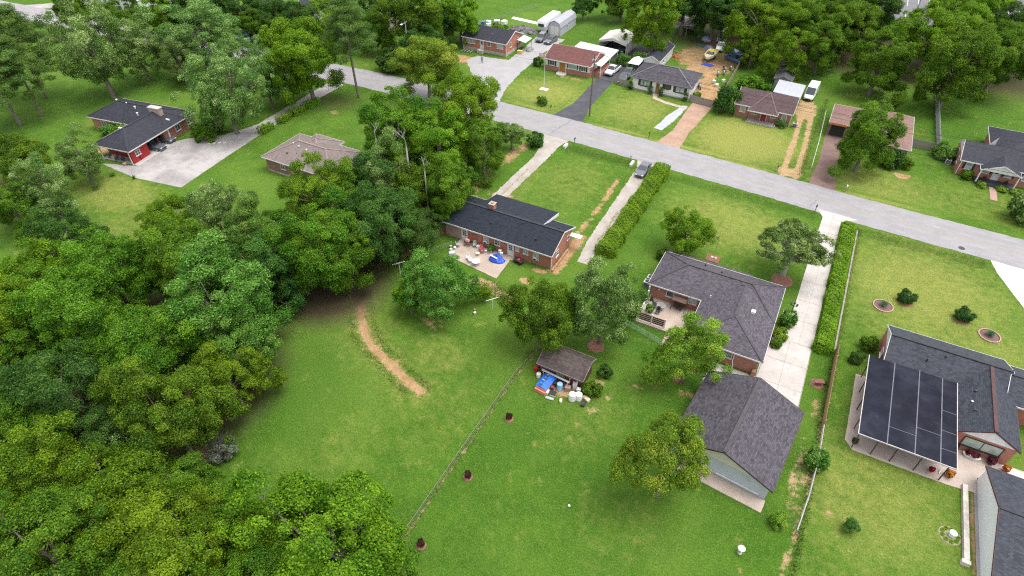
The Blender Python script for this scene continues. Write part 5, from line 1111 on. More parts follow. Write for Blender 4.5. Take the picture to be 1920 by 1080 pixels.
for (x, y) in ((15.3, 74.9), (27.4, 75.2)):
    rt = thing('brick_ring_bed', 'round flower bed edged with pinkish bricks on the yellow-green lawn', 'flower bed', (x, y, 0), 0, 'brick-edged beds on the lawn')
    MB().lathe([(1.12, .0), (1.0, .06), (.01, .09)], (0, 0, 0), 20).build('soil', ground_cover('dark_mulch', (.13, .08, .07), (.17, .11, .095), 9, .5, .95, .4, .9), rt)
    bm_ = MB().box(-.11, .11, -.07, .07, 0, .14).mesh('brick', plain('pink_edging_brick', (.40, .24, .19), .9, .25, 5))
    for k in range(30):
        a = k * 2 * math.pi / 30; o = bpy.data.objects.new('brick', bm_); COL.objects.link(o); o.parent = rt; o.location = (1.18 * math.cos(a), 1.18 * math.sin(a), 0); o.rotation_euler = (0, 0, a + math.pi / 2 + random.uniform(-.06, .06))
    shrub('blades', x, y, 1.0, leafmat('ornamental_grass', (.030, .085, .035), (.085, .16, .075), .2), 'spiky ornamental grass clump in the brick-edged bed', 'ornamental grass clumps', 'ornamental_grass', stem=False)
SH = [('loose', 10.6, 45.3, 1.15, L_GREEN, 'leafy bright shrub growing against the white fence rail', None, 1.1), ('cone', 14.6, 39.6, 1.15, L_DARK, 'dark spiky evergreen bush standing alone on the back lawn', None, .55),
      ('loose', 8.6, 37.0, .75, L_YELLOW, 'pale yellow-green sapling beside the dirt fence line', None, 1.1), ('loose', 14.1, 65.8, .95, L_MID, 'loose shrub beside the white gable of the slate-roofed house', None, 1.), ('loose2', 13.0, 62.8, .8, L_DARK, 'low shrub beside the corner of the dark patio roof', None, 1.),
      ('loose', -12.6, 46.4, .8, L_DARK, 'small bush at the far end of the brown garden shed', None, 1.), ('loose2', -12.9, 43.2, 1.0, L_MID, 'leafy bush at the near corner of the brown garden shed', None, 1.), ('loose', 4.6, 65.3, 1.0, L_GREEN, 'rounded shrub by the house corner beside the lamp post', None, 1.2), ('loose2', 4.4, 62.5, .9, L_YELLOW, 'mixed shrubs in the curved bed beside the concrete drive', None, .8), ('loose', 4.1, 60.8, .7, L_MID, 'small shrub in the curved bed beside the concrete drive', None, .8),
      ('loose', -13.4, 70.8, .9, L_MID, 'bush at the rear corner of the purple-roofed house', None, 1.), ('loose', -44.6, 92.0, 1.5, L_DARK, 'dark rounded shrub beside the culvert wall', None, .9), ('loose2', -51.2, 108.6, 1.1, L_GREEN, 'bright bush on the lawn beside the dark asphalt drive', None, .85), ('loose', -61.0, 126.6, 1.1, L_DARK, 'dark bush at the corner of the burgundy-roofed house', None, 1.),
      ('loose', -17.0, 122.8, 2.3, L_DARK, 'tall dark shrub at the corner of the brown-roofed house', None, 1.3), ('loose2', -14.5, 133.0, 2.6, L_MID, 'wide bush behind the brown-roofed house', None, .9), ('loose', -10.8, 134.0, 1.5, L_DARK, 'dark bush beside the corrugated carport', None, 1.), ('loose2', -5.9, 121.3, .9, L_GREEN, 'bright shrub under the end window of the brown-roofed house', None, .9),
      ('loose', 13.4, 115.2, 2.0, L_DARK, 'broad dark shrub in front of the pink hipped house', None, .8), ('loose2', 15.5, 115.6, 1.4, L_MID, 'smaller shrub beside the broad dark shrub of the pink hipped house', None, .8), ('loose2', 21.9, 122.6, 1.7, L_GREEN, 'round bush beside the wooden fence end', None, .9), ('loose', 25.4, 116.6, .9, L_MID, 'small bush below the navy-roofed house window', None, .9),
      ('cone', 12.7, 139.5, 1.5, L_DARK, 'dark cone-shaped evergreen on the shaded back lawn', None, .9), ('loose', 33.0, 107.0, 2.6, L_SILVER, 'sparse blossoming small tree on the lawn by the white porch', None, 1.0), ('loose', -102.0, 66.5, 1.9, L_GREEN, 'rounded shrub by the brick wall of the L-shaped house', None, .8), ('loose2', -99.8, 64.6, 1.7, L_MID, 'spreading shrub beside the stepping stones', None, .9), ('loose2', -100.5, 68.0, 1.6, L_SILVER, 'silvery shrub behind the stepping stones', None, 1.), ('loose', -114.0, 58.4, 2.0, L_MID, 'shrubs in the inner corner of the L-shaped house', None, .8), ('loose2', -117.0, 57.6, 1.6, L_GREEN, 'bright shrub along the inner walk of the L-shaped house', None, .8),
      ('blades', -103.8, 48.3, 1.0, L_GREEN, 'grassy tuft beside the weathered concrete drive edge', None, .8), ('tuft', -99.6, 49.3, 1.6, L_MID, 'low grass clump along the edge of the weathered drive', None, 1.), ('loose', -137.0, 88.0, 1.6, L_DARK, 'dark ball shrub near the street by the silvery trees', None, 1.1), ('loose', -126.5, 82.5, 1.2, L_MID, 'low shrub on the lawn beyond the L-shaped house', None, .6), ('cone', -75.4, 82.0, 1.0, L_MID, 'thin young cypress on the open lawn beyond the pink hipped roof', None, .9), ('loose2', -88.2, 109.0, 3.6, L_DARK, 'large dark shrub beside the street lamp pole', None, .75), ('loose', -44.0, 136.5, 1.5, L_GREEN, 'bright shrub strip beside the dark asphalt drive', None, .9), ('loose', -40.2, 137.5, 1.6, L_GREEN, 'tall bright shrub beside the white shed', None, 1.1), ('loose', -40.7, 134.0, 1.2, L_GREEN, 'bright shrub beside the white awning tent', None, 1.),
      ('loose2', -79, 140.2, 2.0, L_MID, 'green bush among the clutter behind the small brick house', None, .8), ('loose', -23.8, 126.4, .8, L_GREEN, 'small round bush at the white house corner by the gate', None, .9)]
for (k_, x, y, s_, mt, lb, gp, vv) in SH: shrub(k_, x, y, s_, mt, lb, gp, vs_=vv)
for x in (-37.6, -33.2, -30.9, -25.6): shrub('cone', x, 124.0, .95, L_DARK, 'clipped dark cypress standing against the white house wall', 'clipped cypresses of the white house', 'cypress', vs_=.75)
for x in (27.6, 30.6, 32.6): shrub('loose2', x, 114.9, .75, L_YELLOW, 'low yellow-green shrub along the white-pillared porch', 'porch shrubs', vs_=.6)
# grey twiggy bush at the wood edge
rt = thing('bare_bush', 'grey leafless twiggy bush at the edge of the dense wood', 'bush', (-43.2, 17.6, 0)); m = MB(); rr = random.Random(4)
for k in range(190):
    a = rr.uniform(0, 6.28); e = rr.uniform(.3, 1.8); q = (math.cos(a) * e, math.sin(a) * e, rr.uniform(.9, 2.4)); b_ = (q[0] * .45, q[1] * .45, q[2] * .55)
    m.tube([(0, 0, 0), b_, q], [.035, .022, .008], 4, cap=False)
    for j in range(3): m.tube([b_ if j else q, (q[0] + rr.uniform(-.5, .5), q[1] + rr.uniform(-.5, .5), q[2] + rr.uniform(-.4, .4))], [.012, .005], 3, cap=False)
m.build('twigs', plain('grey_twigs', (.10, .10, .082), .95, .3, 4), rt)
o = bpy.data.objects.new('foliage', SV['loose']); COL.objects.link(o); o.parent = rt; o.scale = (1.25, 1.25, 1.0); o.material_slots[0].link = 'OBJECT'; o.material_slots[0].material = L_GREYTWIG
# unmown grass along fences, walls and the ditch: nobody could count it
def tufts(n, fn, seed):
    rg = np.random.default_rng(seed); V = []; Q = []; T = []
    for k in range(n):
        x, y, hh = fn(rg); a = rg.uniform(0, 6.28); d = np.array([math.cos(a), math.sin(a), 0]); s_ = np.array([-d[1], d[0], 0]) * rg.uniform(.015, .04)
        p = np.array([x, y, -.02]); e = p + d * hh * rg.uniform(.2, .7) + np.array([0, 0, hh]); i = len(V); V += [p - s_ * 1.6, p + s_ * 1.6, e + s_ * .4, e - s_ * .4]; Q.append([i, i + 1, i + 2, i + 3]); T.append(rg.uniform(.1, 1))
    return np.array(V), np.array(Q), np.array(T)
def fn(rg):
    k = rg.integers(0, 9)
    if k == 0: return -21.8 + rg.normal(0, .2), rg.uniform(19, 46), rg.uniform(.05, .2)
    if k == 1: return 10.75 + rg.normal(0, .22), rg.uniform(32, 62), rg.uniform(.08, .3)
    if k == 2: x = rg.uniform(-39, -26.5); return x, 94.4 + rg.normal(0, .7), rg.uniform(.04, .13)
    if k == 3: return rg.uniform(-19, 4.4), 93.2 + rg.normal(0, .8), rg.uniform(.04, .13)
    if k == 4: return rg.uniform(10.6, 27.5), 91.4 + rg.normal(0, .8), rg.uniform(.04, .14)
    if k == 5: t = rg.integers(0, len(TRACK) - 1); u = rg.uniform(); a, b_ = TRACK[t], TRACK[t + 1]; s_ = rg.choice([-1, 1]); return a[0] + (b_[0] - a[0]) * u + s_ * rg.uniform(.7, 1.6), a[1] + (b_[1] - a[1]) * u + s_ * rg.uniform(.5, 1.3), rg.uniform(.06, .22)
    if k == 6: return 10.9 + rg.normal(0, .25), rg.uniform(62, 92), rg.uniform(.05, .15)
    if k == 7: return rg.uniform(-34, -27), 53.4 + rg.normal(0, .8), rg.uniform(.06, .25)
    return .4 + rg.normal(0, .3), rg.uniform(104, 139), rg.uniform(.05, .2)
v, q, t = tufts(18000, fn, 8)
o = bpy.data.objects.new('long_grass', np_mesh('long_grass', v, q, leafmat('long_grass_blades', (.060, .110, .016), (.20, .225, .07), .3), {'tint': ('FACE', t)})); COL.objects.link(o); tag(o, 'unmown grass along fences, ditch and the scraped dirt track', kind='stuff')
# ---------------------------------------------------------------- vehicles
def paint(name, c): return plain(name, c, .25, .05, 1.0, spec=.5, coat=.6)
GLASS = plain('car_glass', (.03, .038, .045), .05, .2, 1, spec=.9); LAMP = plain('headlight_lens', (.62, .64, .66), .1, .1, 3, spec=.9); TAIL = plain('tail_light', (.28, .01, .012), .2, .1, 3); CHROME = plain('bright_metal', (.55, .55, .56), .2, .1, 3, metal=.9)
CARS = {}
def car(name, label, x, y, rz, kind='sedan', col=None, cat='car', group=None, z=0, pm=None):
    """local: nose towards -y"""
    rt = thing(name, label, cat, (x, y, z), rz, group); pm = pm or paint(name + '_paint', col)
    if kind == 'sedan': L, Wd, belt, top, st = 4.7, .90, .92, 1.46, [(-2.35, .62, .66, .34), (-2.2, .78, .74, .25), (-1.2, .88, .90, .22), (-.7, .90, .96, .22), (1.3, .90, .98, .22), (2.1, .84, 1.0, .26), (2.35, .72, .88, .4)]; cab = [(-.95, .0), (-.15, 1.0), (.95, 1.0), (1.85, .0)]; wb = (-1.4, 1.4); wr = .33
    elif kind == 'suv': L, Wd, belt, top, st = 4.7, .94, 1.05, 1.72, [(-2.35, .70, .8, .4), (-2.2, .86, .92, .32), (-1.2, .93, 1.04, .3), (-.8, .94, 1.08, .3), (1.9, .94, 1.10, .3), (2.25, .90, 1.1, .34), (2.35, .82, 1.0, .45)]; cab = [(-1.05, .0), (-.35, 1.0), (1.75, 1.0), (2.2, .0)]; wb = (-1.4, 1.4); wr = .37
    elif kind == 'pickup': L, Wd, belt, top, st = 5.4, .96, 1.05, 1.78, [(-2.7, .78, .82, .45), (-2.55, .9, .98, .4), (-1.3, .95, 1.08, .36), (-.9, .96, 1.10, .36), (.75, .96, 1.10, .36), (.8, .96, 1.08, .36), (2.6, .94, 1.08, .42), (2.7, .92, 1.0, .5)]; cab = [(-1.15, .0), (-.45, 1.0), (.45, 1.0), (.75, .0)]; wb = (-1.7, 1.65); wr = .40
    else: L, Wd, belt, top, st = 5.8, 1.0, 1.2, 2.5, [(-2.9, .75, .8, .45), (-2.7, .92, 1.0, .38), (-2.0, .99, 1.15, .34), (-1.5, 1.0, 1.2, .34), (2.7, 1.0, 1.2, .34), (2.85, .97, 1.15, .4)]; cab = [(-2.0, .0), (-1.2, 1.0), (2.65, 1.0), (2.8, .0)]; wb = (-1.9, 1.7); wr = .38
    rings = []
    for (yy_, hw, zt, zb) in st:
        rings.append([(-hw * .92, yy_, zb), (hw * .92, yy_, zb), (hw, yy_, zb + .12), (hw, yy_, zt - .14), (hw * .90, yy_, zt), (-hw * .90, yy_, zt), (-hw, yy_, zt - .14), (-hw, yy_, zb + .12)])
    m = MB().loft(rings); body = m.build('body', pm, rt, smooth=False, bevel=.05)
    tb = max(s_[2] for s_ in st) - .06
    # greenhouse glass volume and painted roof
    y0, y1, y2, y3 = [c[0] for c in cab]; wb_, wt = Wd * .90, Wd * .74 if kind != 'van' else Wd * .86
    g_ = MB(); lo = [(-wb_, y0, tb), (wb_, y0, tb), (wb_, y3, tb), (-wb_, y3, tb)]; hi = [(-wt, y1, top - .05), (wt, y1, top - .05), (wt, y2, top - .05), (-wt, y2, top - .05)]
    g_.loft([lo, hi]); g_.build('glasshouse', GLASS, rt)
    rf = MB().loft([[(-wt - .02, y1 - .03, top - .055), (wt + .02, y1 - .03, top - .055), (wt + .02, y2 + .03, top - .055), (-wt - .02, y2 + .03, top - .055)], [(-wt + .06, y1 + .06, top), (wt - .06, y1 + .06, top), (wt - .06, y2 - .06, top), (-wt + .06, y2 - .06, top)]]).build('roof', pm, rt)
    pl = MB()
    for sx in (-1, 1):
        for (a, b_) in ((y0, y1), (y3, y2)): pl.bar((sx * (wb_ + .01), a, tb), (sx * (wt + .01), b_, top - .05), .07, .07)
        for f in ((.5,) if kind != 'van' else (.25, .6)):
            ya = y0 + (y3 - y0) * (.52 if kind != 'van' else f); yb = y1 + (y2 - y1) * (.55 if kind != 'van' else f); pl.bar((sx * (wb_ + .01), ya, tb), (sx * (wt + .01), yb, top - .05), .06, .09)
    pl.build('pillars', pm, rt)
    if kind == 'van':
        MB().loft([[(-1.0, -1.0, 1.18), (1.0, -1.0, 1.18), (1.0, 2.75, 1.18), (-1.0, 2.75, 1.18)], [(-.93, -.7, 2.55), (.93, -.7, 2.55), (.93, 2.7, 2.55), (-.93, 2.7, 2.55)]]).build('box_body', pm, rt, bevel=.08)
        MB().box(-.35, .35, .6, 1.3, 2.55, 2.72).build('roof_vent', WHITE, rt)
    if kind == 'pickup':
        MB().box(-.80, .80, .95, 2.6, 1.05, 1.095).build('bed_floor', DARK, rt)
    for sx in (-1, 1):
        for yw in wb:
            t_ = MB().tube([(sx * (Wd - .20), yw, wr), (sx * (Wd + .02), yw, wr)], wr, 14).build('wheel', RUBBER, rt); MB().tube([(sx * (Wd + .0), yw, wr), (sx * (Wd + .03), yw, wr)], wr * .6, 10).build('rim', CHROME, t_)
        MB().box(sx * .58 - .16, sx * .58 + .16, st[0][0] - .0, st[0][0] + .12, .62, .76).build('headlight', LAMP, rt)
        MB().box(sx * .66 - .1, sx * .66 + .1, st[-1][0] - .1, st[-1][0] + .02, .72, .92).build('tail_light', TAIL, rt)
        MB().box(sx * (Wd + .04) - .07, sx * (Wd + .04) + .07, y0 + .25, y0 + .38, tb, tb + .14).build('mirror', pm, rt)
    MB().box(-.45, .45, st[0][0] - .02, st[0][0] + .05, .45, .60).build('grille', DARK, rt)
    return rt
car('parked_car', 'dark grey saloon with silver bonnet parked on the gravel drive by the hedge', -23.8, 92.4, 0, 'sedan', (.09, .095, .11))
car('parked_car', 'black sport utility car parked nose out behind the small brick house', -67.6, 141.8, R(5), 'suv', (.016, .017, .022))
car('parked_car', 'pale silver saloon parked beside the black sport utility car', -64.9, 141.6, R(-6), 'sedan', (.50, .54, .52))
car('pickup_truck', 'white pickup truck on the dark asphalt drive by the porch rail', -44.3, 130.8, R(-4), 'pickup', (.62, .61, .62), 'pickup')
car('pickup_truck', 'white pickup truck in front of the charcoal-sided house', -134.4, 113.4, R(-25), 'pickup', (.66, .67, .70), 'pickup')
car('parked_car', 'pale car half inside the cream metal carport', -46.9, 144.5, R(0), 'sedan', (.48, .50, .52))
car('parked_car', 'red car standing in the open red garage', -105.7, 58.2, R(99), 'sedan', (.22, .012, .018))
car('parked_car', 'silver-blue car standing in the open red garage beside a red one', -106.6, 61.0, R(99), 'sedan', (.42, .48, .50))
car('camper_van', 'white high-roofed camper van beside the corrugated carport', -2.9, 138.6, R(-4), 'van', (.66, .68, .66), 'van')
car('parked_car', 'pinkish red small pickup behind the white awning by the white house', -40.6, 131.0, R(2), 'pickup', (.42, .07, .10))
car('parked_car', 'white cart-like small car beside the wooden fence and the white house', -40.6, 127.6, R(8), 'sedan', (.55, .55, .50))
car('old_van', 'grey old van with white windscreen frame parked in the dirt yard', -27.0, 163.0, R(-12), 'van', (.26, .28, .29), 'van')
car('pickup_truck', 'black pickup with open hood in the dirt yard below the grey van', -26.3, 157.0, R(4), 'pickup', (.012, .014, .02), 'pickup')
car('old_car', 'blue old car under the trees at the yard fence', -22.6, 155.0, R(60), 'sedan', (.05, .10, .22))
car('old_car', 'wine red old car beside the yard fence', -21.6, 150.8, R(65), 'sedan', (.20, .015, .03))
car('old_car', 'rusty brown old car deep under the yard trees', -21.0, 158.6, R(70), 'sedan', (.16, .10, .08))
# boat on its trailer
bt = thing('motor_boat', 'yellow and white motor boat on a trailer in the dirt yard', 'boat', (-27.0, 149.2, 0), R(-3))
BW = paint('boat_cream', (.62, .56, .38)); BY = paint('boat_yellow', (.62, .46, .02))
rings = []
for (yy_, hw, zt, zb) in ((-3.0, .05, 1.5, 1.1), (-2.4, .62, 1.5, .7), (-1.2, 1.12, 1.45, .55), (.8, 1.25, 1.4, .5), (2.4, 1.22, 1.38, .5), (2.8, 1.15, 1.35, .55)):
    rings.append([(-hw * .5, yy_, zb), (hw * .5, yy_, zb), (hw * .92, yy_, zb + .35), (hw, yy_, zt), (-hw, yy_, zt), (-hw * .92, yy_, zb + .35)])
MB().loft(rings).build('hull', BW, bt, bevel=.04); MB().loft([[(-1.1, 1.1, 1.41), (1.1, 1.1, 1.41), (1.1, 2.75, 1.39), (-1.1, 2.75, 1.39)], [(-.9, 1.3, 1.75), (.9, 1.3, 1.75), (.95, 2.6, 1.6), (-.95, 2.6, 1.6)]]).build('engine_cover', BY, bt, bevel=.05)
MB().loft([[(-.8, -.9, 1.45), (.8, -.9, 1.45), (.9, .0, 1.43), (-.9, .0, 1.43)], [(-.75, -.5, 1.85), (.75, -.5, 1.85), (.82, -.4, 1.85), (-.82, -.4, 1.85)]]).build('windscreen', GLASS, bt)
for sx in (-.5, .5): MB().lathe([(.28, 1.43), (.33, 1.5), (.22, 1.56), (.2, 1.46)], (sx, .5, 0), 10).build('seat', DARK, bt)
MB().bar((0, -3.9, .5), (0, 2.4, .5), .1).bar((-.9, .9, .48), (.9, .9, .48), .1).build('trailer_frame', STEEL, bt)
for sx in (-.95, .95): MB().tube([(sx - .1, .9, .34), (sx + .1, .9, .34)], .34, 12).build('wheel', RUBBER, bt)
tag(MB().prism([(-27.9, 145.1, 0), (-25.6, 144.6, 0), (-25.0, 145.9, 0), (-26.3, 146.3, 0), (-27.6, 146.1, 0)], (0, 0, .12)).build('blue_tarp', plain('blue_tarp', (.02, .07, .42), .35, .3, 2, bump=.6)), 'crumpled blue tarpaulin in front of the yellow boat', 'tarpaulin')
# travel trailer
tt = thing('travel_trailer', 'white travel trailer parked against the barn shed', 'trailer', (-69.9, 151.0, 0), 0)
MB().loft([[(-1.25, -4.5, .6), (1.25, -4.5, .6), (1.25, 4.4, .6), (-1.25, 4.4, .6)], [(-1.28, -4.9, 1.8), (1.28, -4.9, 1.8), (1.28, 4.6, 1.8), (-1.28, 4.6, 1.8)], [(-1.2, -4.5, 3.0), (1.2, -4.5, 3.0), (1.2, 4.4, 3.0), (-1.2, 4.4, 3.0)], [(-.9, -4.2, 3.15), (.9, -4.2, 3.15), (.9, 4.2, 3.15), (-.9, 4.2, 3.15)]]).build('body', paint('trailer_white', (.72, .72, .71)), tt, bevel=.08)
MB().box(-.8, .8, -4.98, -4.80, 1.7, 2.4).build('window', GLASS, tt); MB().box(-.3, .3, 0, .7, 3.15, 3.3).build('roof_vent', WHITE, tt); MB().box(1.22, 1.31, -1, .2, 1.7, 2.3).build('window', GLASS, tt)
for sx in (-1.15, 1.15):
    for yw in (.2, 1.1): MB().tube([(sx - .12, yw, .36), (sx + .12, yw, .36)], .36, 12).build('wheel', RUBBER, tt)
MB().bar((-.6, -4.5, .6), (0, -5.9, .5), .1).bar((.6, -4.5, .6), (0, -5.9, .5), .1).build('hitch', DARK, tt)
# motorcycles and the stripped machine
def moto(label, x, y, rz, col, group=None):
    rt = thing('motorcycle', label, 'motorcycle', (x, y, 0), rz, group)
    for yw in (-.7, .7): w_ = MB().tube([(-.06, yw, .32), (.06, yw, .32)], .32, 14).build('wheel', RUBBER, rt); MB().tube([(-.065, yw, .32), (.065, yw, .32)], .19, 10).build('rim', CHROME, w_)
    MB().loft([[(-.12, -.35, .75), (.12, -.35, .75), (.12, .1, .75), (-.12, .1, .75)], [(-.17, -.38, .92), (.17, -.38, .92), (.13, .15, .9), (-.13, .15, .9)], [(-.08, -.25, 1.02), (.08, -.25, 1.02), (.08, .08, .96), (-.08, .08, .96)]]).build('tank', paint(label[:14], col), rt)
    MB().box(-.13, .13, .12, .85, .72, .84).build('seat', RUBBER, rt); MB().box(-.15, .15, -.25, .25, .3, .7).build('engine', STEEL, rt)
    MB().bar((0, -.7, .32), (0, -.42, 1.0), .09).bar((-.38, -.3, 1.08), (.38, -.3, 1.08), .05).build('fork', CHROME, rt)
moto('white and black motorcycle beside the white house wall', -24.6, 131.6, .5, (.5, .5, .5))
moto('white motorcycle in the row of machines by the yard fence', -22.9, 140.6, .3, (.55, .56, .58), 'machines by the yard fence'); moto('white motorcycle in the row of machines by the yard fence', -21.8, 141.8, .2, (.5, .52, .5), 'machines by the yard fence'); moto('black motorcycle in the row of machines by the yard fence', -22.2, 143.8, .6, (.05, .06, .09)); moto('cream motorcycle at the end of the row of machines', -21.2, 145.2, .4, (.50, .42, .22))
# ---------------------------------------------------------------- fences, walls
def wire_fence(label, pts, h_=1.1, sp=2.6, rail=STEEL, wires=4, pr=.03, name='wire_fence', rr_=.02):
    rt = thing(name, label, 'fence', (pts[0][0], pts[0][1], 0)); ox, oy = pts[0]; P0 = []
    for a, b_ in zip(pts[:-1], pts[1:]):
        n = max(1, round(math.dist(a, b_) / sp)); P0 += [(a[0] + (b_[0] - a[0]) * k / n - ox, a[1] + (b_[1] - a[1]) * k / n - oy) for k in range(n)]
    P0.append((pts[-1][0] - ox, pts[-1][1] - oy))
    for p in P0: MB().tube([(p[0], p[1], -.05), (p[0] + random.uniform(-.03, .03), p[1] + random.uniform(-.03, .03), h_ * random.uniform(.97, 1.05))], pr, 6).build('post', rail, rt)
    m = MB()
    for k in range(wires):
        z = h_ * (.12 + .83 * k / max(1, wires - 1))
        for a, b_ in zip(P0[:-1], P0[1:]): m.bar((a[0], a[1], z), (b_[0], b_[1], z), rr_ if k == wires - 1 else .008)
    m.build('wires', rail, rt); return rt
wire_fence('old wire fence with thin posts running down the back lawn past the young shrubs', [(-21.75, 16), (-21.8, 31), (-21.75, 41.5), (-21.1, 45.6)], 1.0, 2.9, plain('old_fence_post', (.28, .26, .22), .9, .2, 4), 3, .028)
wire_fence('chain-link fence below the raised patio', [(-13.6, 55.6), (-8.4, 54.3)], .95, 1.7, STEEL, 9, .03, 'chain_link_fence'); wire_fence('chain-link fence from the wood to the stained patio', [(-46.2, 57.2), (-44.2, 61.5)], 1.1, 2.2, STEEL, 8, .03, 'chain_link_fence', .04); wire_fence('short chain-link fence ending at the stained patio', [(-44, 55), (-41.6, 58.9)], 1.0, 2.2, STEEL, 8, .03, 'chain_link_fence', .04); wire_fence('chain-link fence behind the small brick house yard', [(-88, 139), (-80, 166)], 1.1, 3, STEEL, 8, .03, 'chain_link_fence')
wire_fence('white pipe rail fence between the dirt two-track and the reddish drive', [(1.7, 107), (1.5, 118), (1.0, 131)], 1.0, 3.0, WHITE, 2, .04, 'rail_fence', .05)
# white-topped rail fence on the boundary of the back lawns
wf = thing('rail_fence', 'pale board-topped boundary fence curving down the back lawn', 'fence', (10.8, 50, 0)); pts = [(.0, .2), (.05, -3), (.0, -6), (-.15, -9), (-.45, -12), (-.6, -13.4)]
for k, p in enumerate(pts): MB().box(p[0] - .05, p[0] + .05, p[1] - .05, p[1] + .05, -.05, 1.08).build('post', WOODG, wf)
PALE = plain('pale_rail', (.25, .265, .25), .6, .15, 2)
for a, b_ in zip(pts[:-1], pts[1:]):
    MB().bar((a[0], a[1] - .005, 1.12), (b_[0], b_[1] + .005, 1.12), .09, .05).build('top_rail', PALE, wf); MB().bar((a[0], a[1], .55), (b_[0], b_[1], .55), .03, .1).build('rail', WOODG, wf)
# board fences: each board its own part where the fence is near, panels beyond
def board_fence(label, a, b_, h_, mat, bw=.15, sec=2.4, each=True, name='board_fence'):
    rt = thing(name, label, 'fence', (a[0], a[1], 0), math.atan2(b_[1] - a[1], b_[0] - a[0])); L_ = math.dist(a, b_); n = int(L_ / bw)
    me = MB().box(.005, bw - .008, -.012, .012, .04, h_).mesh('board', mat)
    for k in range(n):
        o = bpy.data.objects.new('board', me); COL.objects.link(o); o.parent = rt; o.location = (k * bw, random.uniform(-.006, .006), random.uniform(-.02, .02)); o.rotation_euler = (0, random.uniform(-.008, .008), 0)
    ns = max(1, int(L_ / sec))
    for k in range(ns + 1): MB().box(L_ * k / ns - .05, L_ * k / ns + .05, .02, .12, -.05, h_ + .03).build('post', mat, rt)
    for z in (.3, h_ - .3): MB().box(0, L_, .015, .06, z - .045, z + .045).build('rail', mat, rt)
    return rt
board_fence('tan wooden board fence between the garage drive and the slate-roofed house', (10.75, 63.4), (10.75, 50.4), 1.7, WOODT)
board_fence('grey wooden fence section with gate beside the white house', (-24.8, 124.2), (-19.2, 123.6), 1.5, WOODG, .2); board_fence('long grey yard fence between the dirt yard and the brown-roofed house', (-19.1, 124.0), (-20.0, 158), 1.6, plain('yard_fence_wood', (.30, .245, .20), .85, .3, 2), .24)
board_fence('weathered privacy fence running back from the fence corner by the round bush', (21.0, 126.2), (20.4, 152), 1.8, plain('silver_wood', (.40, .40, .39), .85, .25, 2), .22); board_fence('brown privacy fence between the pink hipped house and the round bush', (16.4, 124.6), (21.4, 124.6), 1.6, WOODG, .2); board_fence('low wooden fence beside the white house facing the asphalt drive', (-41.9, 125.4), (-38.2, 124.9), 1.4, WOODG, .2)
wl = tag(MB().box(24.0, 24.45, 41.0, 49.9, -.1, .42).box(23.8, 24.5, 40.9, 41.3, -.1, .5).build('garden_wall', plain('pale_block_wall', (.50, .45, .40), .9, .2, 1.5, dirt=.3)), 'low pale garden wall running along the outbuilding lawn', 'wall')
ew = tag(MB().box(10.55, 10.75, 63.6, 91.4, -.1, .10).build('edging', plain('edging_concrete', (.24, .21, .175), .9, .3, 2)), 'thin pale edging strip between the clipped hedge and the lawn', 'edging')
for x, y, l_, l2 in ((-44.7, 94.7, 'whitewashed culvert wall on the shrub side of the gravel drive', 1.5), (-39.4, 94.4, 'whitewashed culvert wall where the mown front lawn meets the gravel drive', 1.4), (-26.4, 94.0, 'whitewashed culvert wall beside the parked dark car', 1.6)):
    tag(MB().box(-.22, .22, -l2 / 2, l2 / 2, -.5, .45).build('culvert_wall', plain('whitewash', (.55, .53, .48), .8, .2, 2, dirt=.35), loc=(x, y, 0)), l_, 'culvert wall')
# ---------------------------------------------------------------- poles, wires, mailboxes
def pole(label, x, y, h_, mat, arms=(), lamp=False, tr=False, name='utility_pole'):
    rt = thing(name, label, 'pole', (x, y, 0)); MB().tube([(0, 0, -.3), (0, 0, h_)], [.17, .11], 9).build('shaft', mat, rt)
    for z in arms:
        MB().box(-.08, .08, -1.1, 1.1, z, z + .12).build('crossarm', WOODG, rt)
        for yy_ in (-1.0, -.4, .5, 1.0): MB().lathe([(.05, 0), (.06, .1), (.02, .18)], (0, yy_, z + .12), 7).build('insulator', WHITE, rt)
    if tr: MB().lathe([(.24, 0), (.26, .1), (.26, .75), (.1, .85)], (.36, 0, h_ - 2.6), 12).build('transformer', STEEL, rt)
    if lamp: MB().bar((0, 0, h_ - .5), (.3, -1.6, h_ - .2), .06).build('lamp_arm', STEEL, rt); MB().box(.1, .5, -2.1, -1.5, h_ - .3, h_ - .15).build('lamp_head', WHITE, rt)
    return rt
PW = plain('pole_wood', (.13, .10, .085), .9, .3, 3)
pole('tall wooden utility pole with crossarms beside the dark asphalt drive', -40.4, 108.1, 12.5, PW, (11.4, 10.2), tr=True); pole('pale street lamp pole with arm among the roadside trees', -88.2, 113.8, 9.5, plain('pale_pole', (.38, .36, .33), .8), (9.0,), True, name='lamp_pole'); pole('tall light standard rising from the car park', 14.5, 206, 9, STEEL, (), True, name='lamp_pole')
pole('wooden utility pole down the street beyond the navy-roofed house', 62, 106.6, 12, PW, (11.2,)); 
def wire(label, p, q, sag, r_=.02):
    n = 18; pts = [(p[0] + (q[0] - p[0]) * k / n, p[1] + (q[1] - p[1]) * k / n, p[2] + (q[2] - p[2]) * k / n - sag * 4 * (k / n) * (1 - k / n)) for k in range(n + 1)]
    return tag(MB().tube(pts, r_, 4).build('power_line', RUBBER), label, 'cable', 'power lines along the street')
for dy in (-1.0, .5, 1.0): wire('thin black power line strung along the street', (-40.4, 108.1 + dy, 11.6), (62, 106.6 + dy, 11.4), 1.4); 
wire('thin black power line strung along the street', (-40.4, 108.1, 9.2), (-88.2, 113.8, 9.2), 1.2); wire('thin black power line strung along the street', (-40.4, 108.1, 8.0), (62, 106.6, 8.0), 1.3, .03)
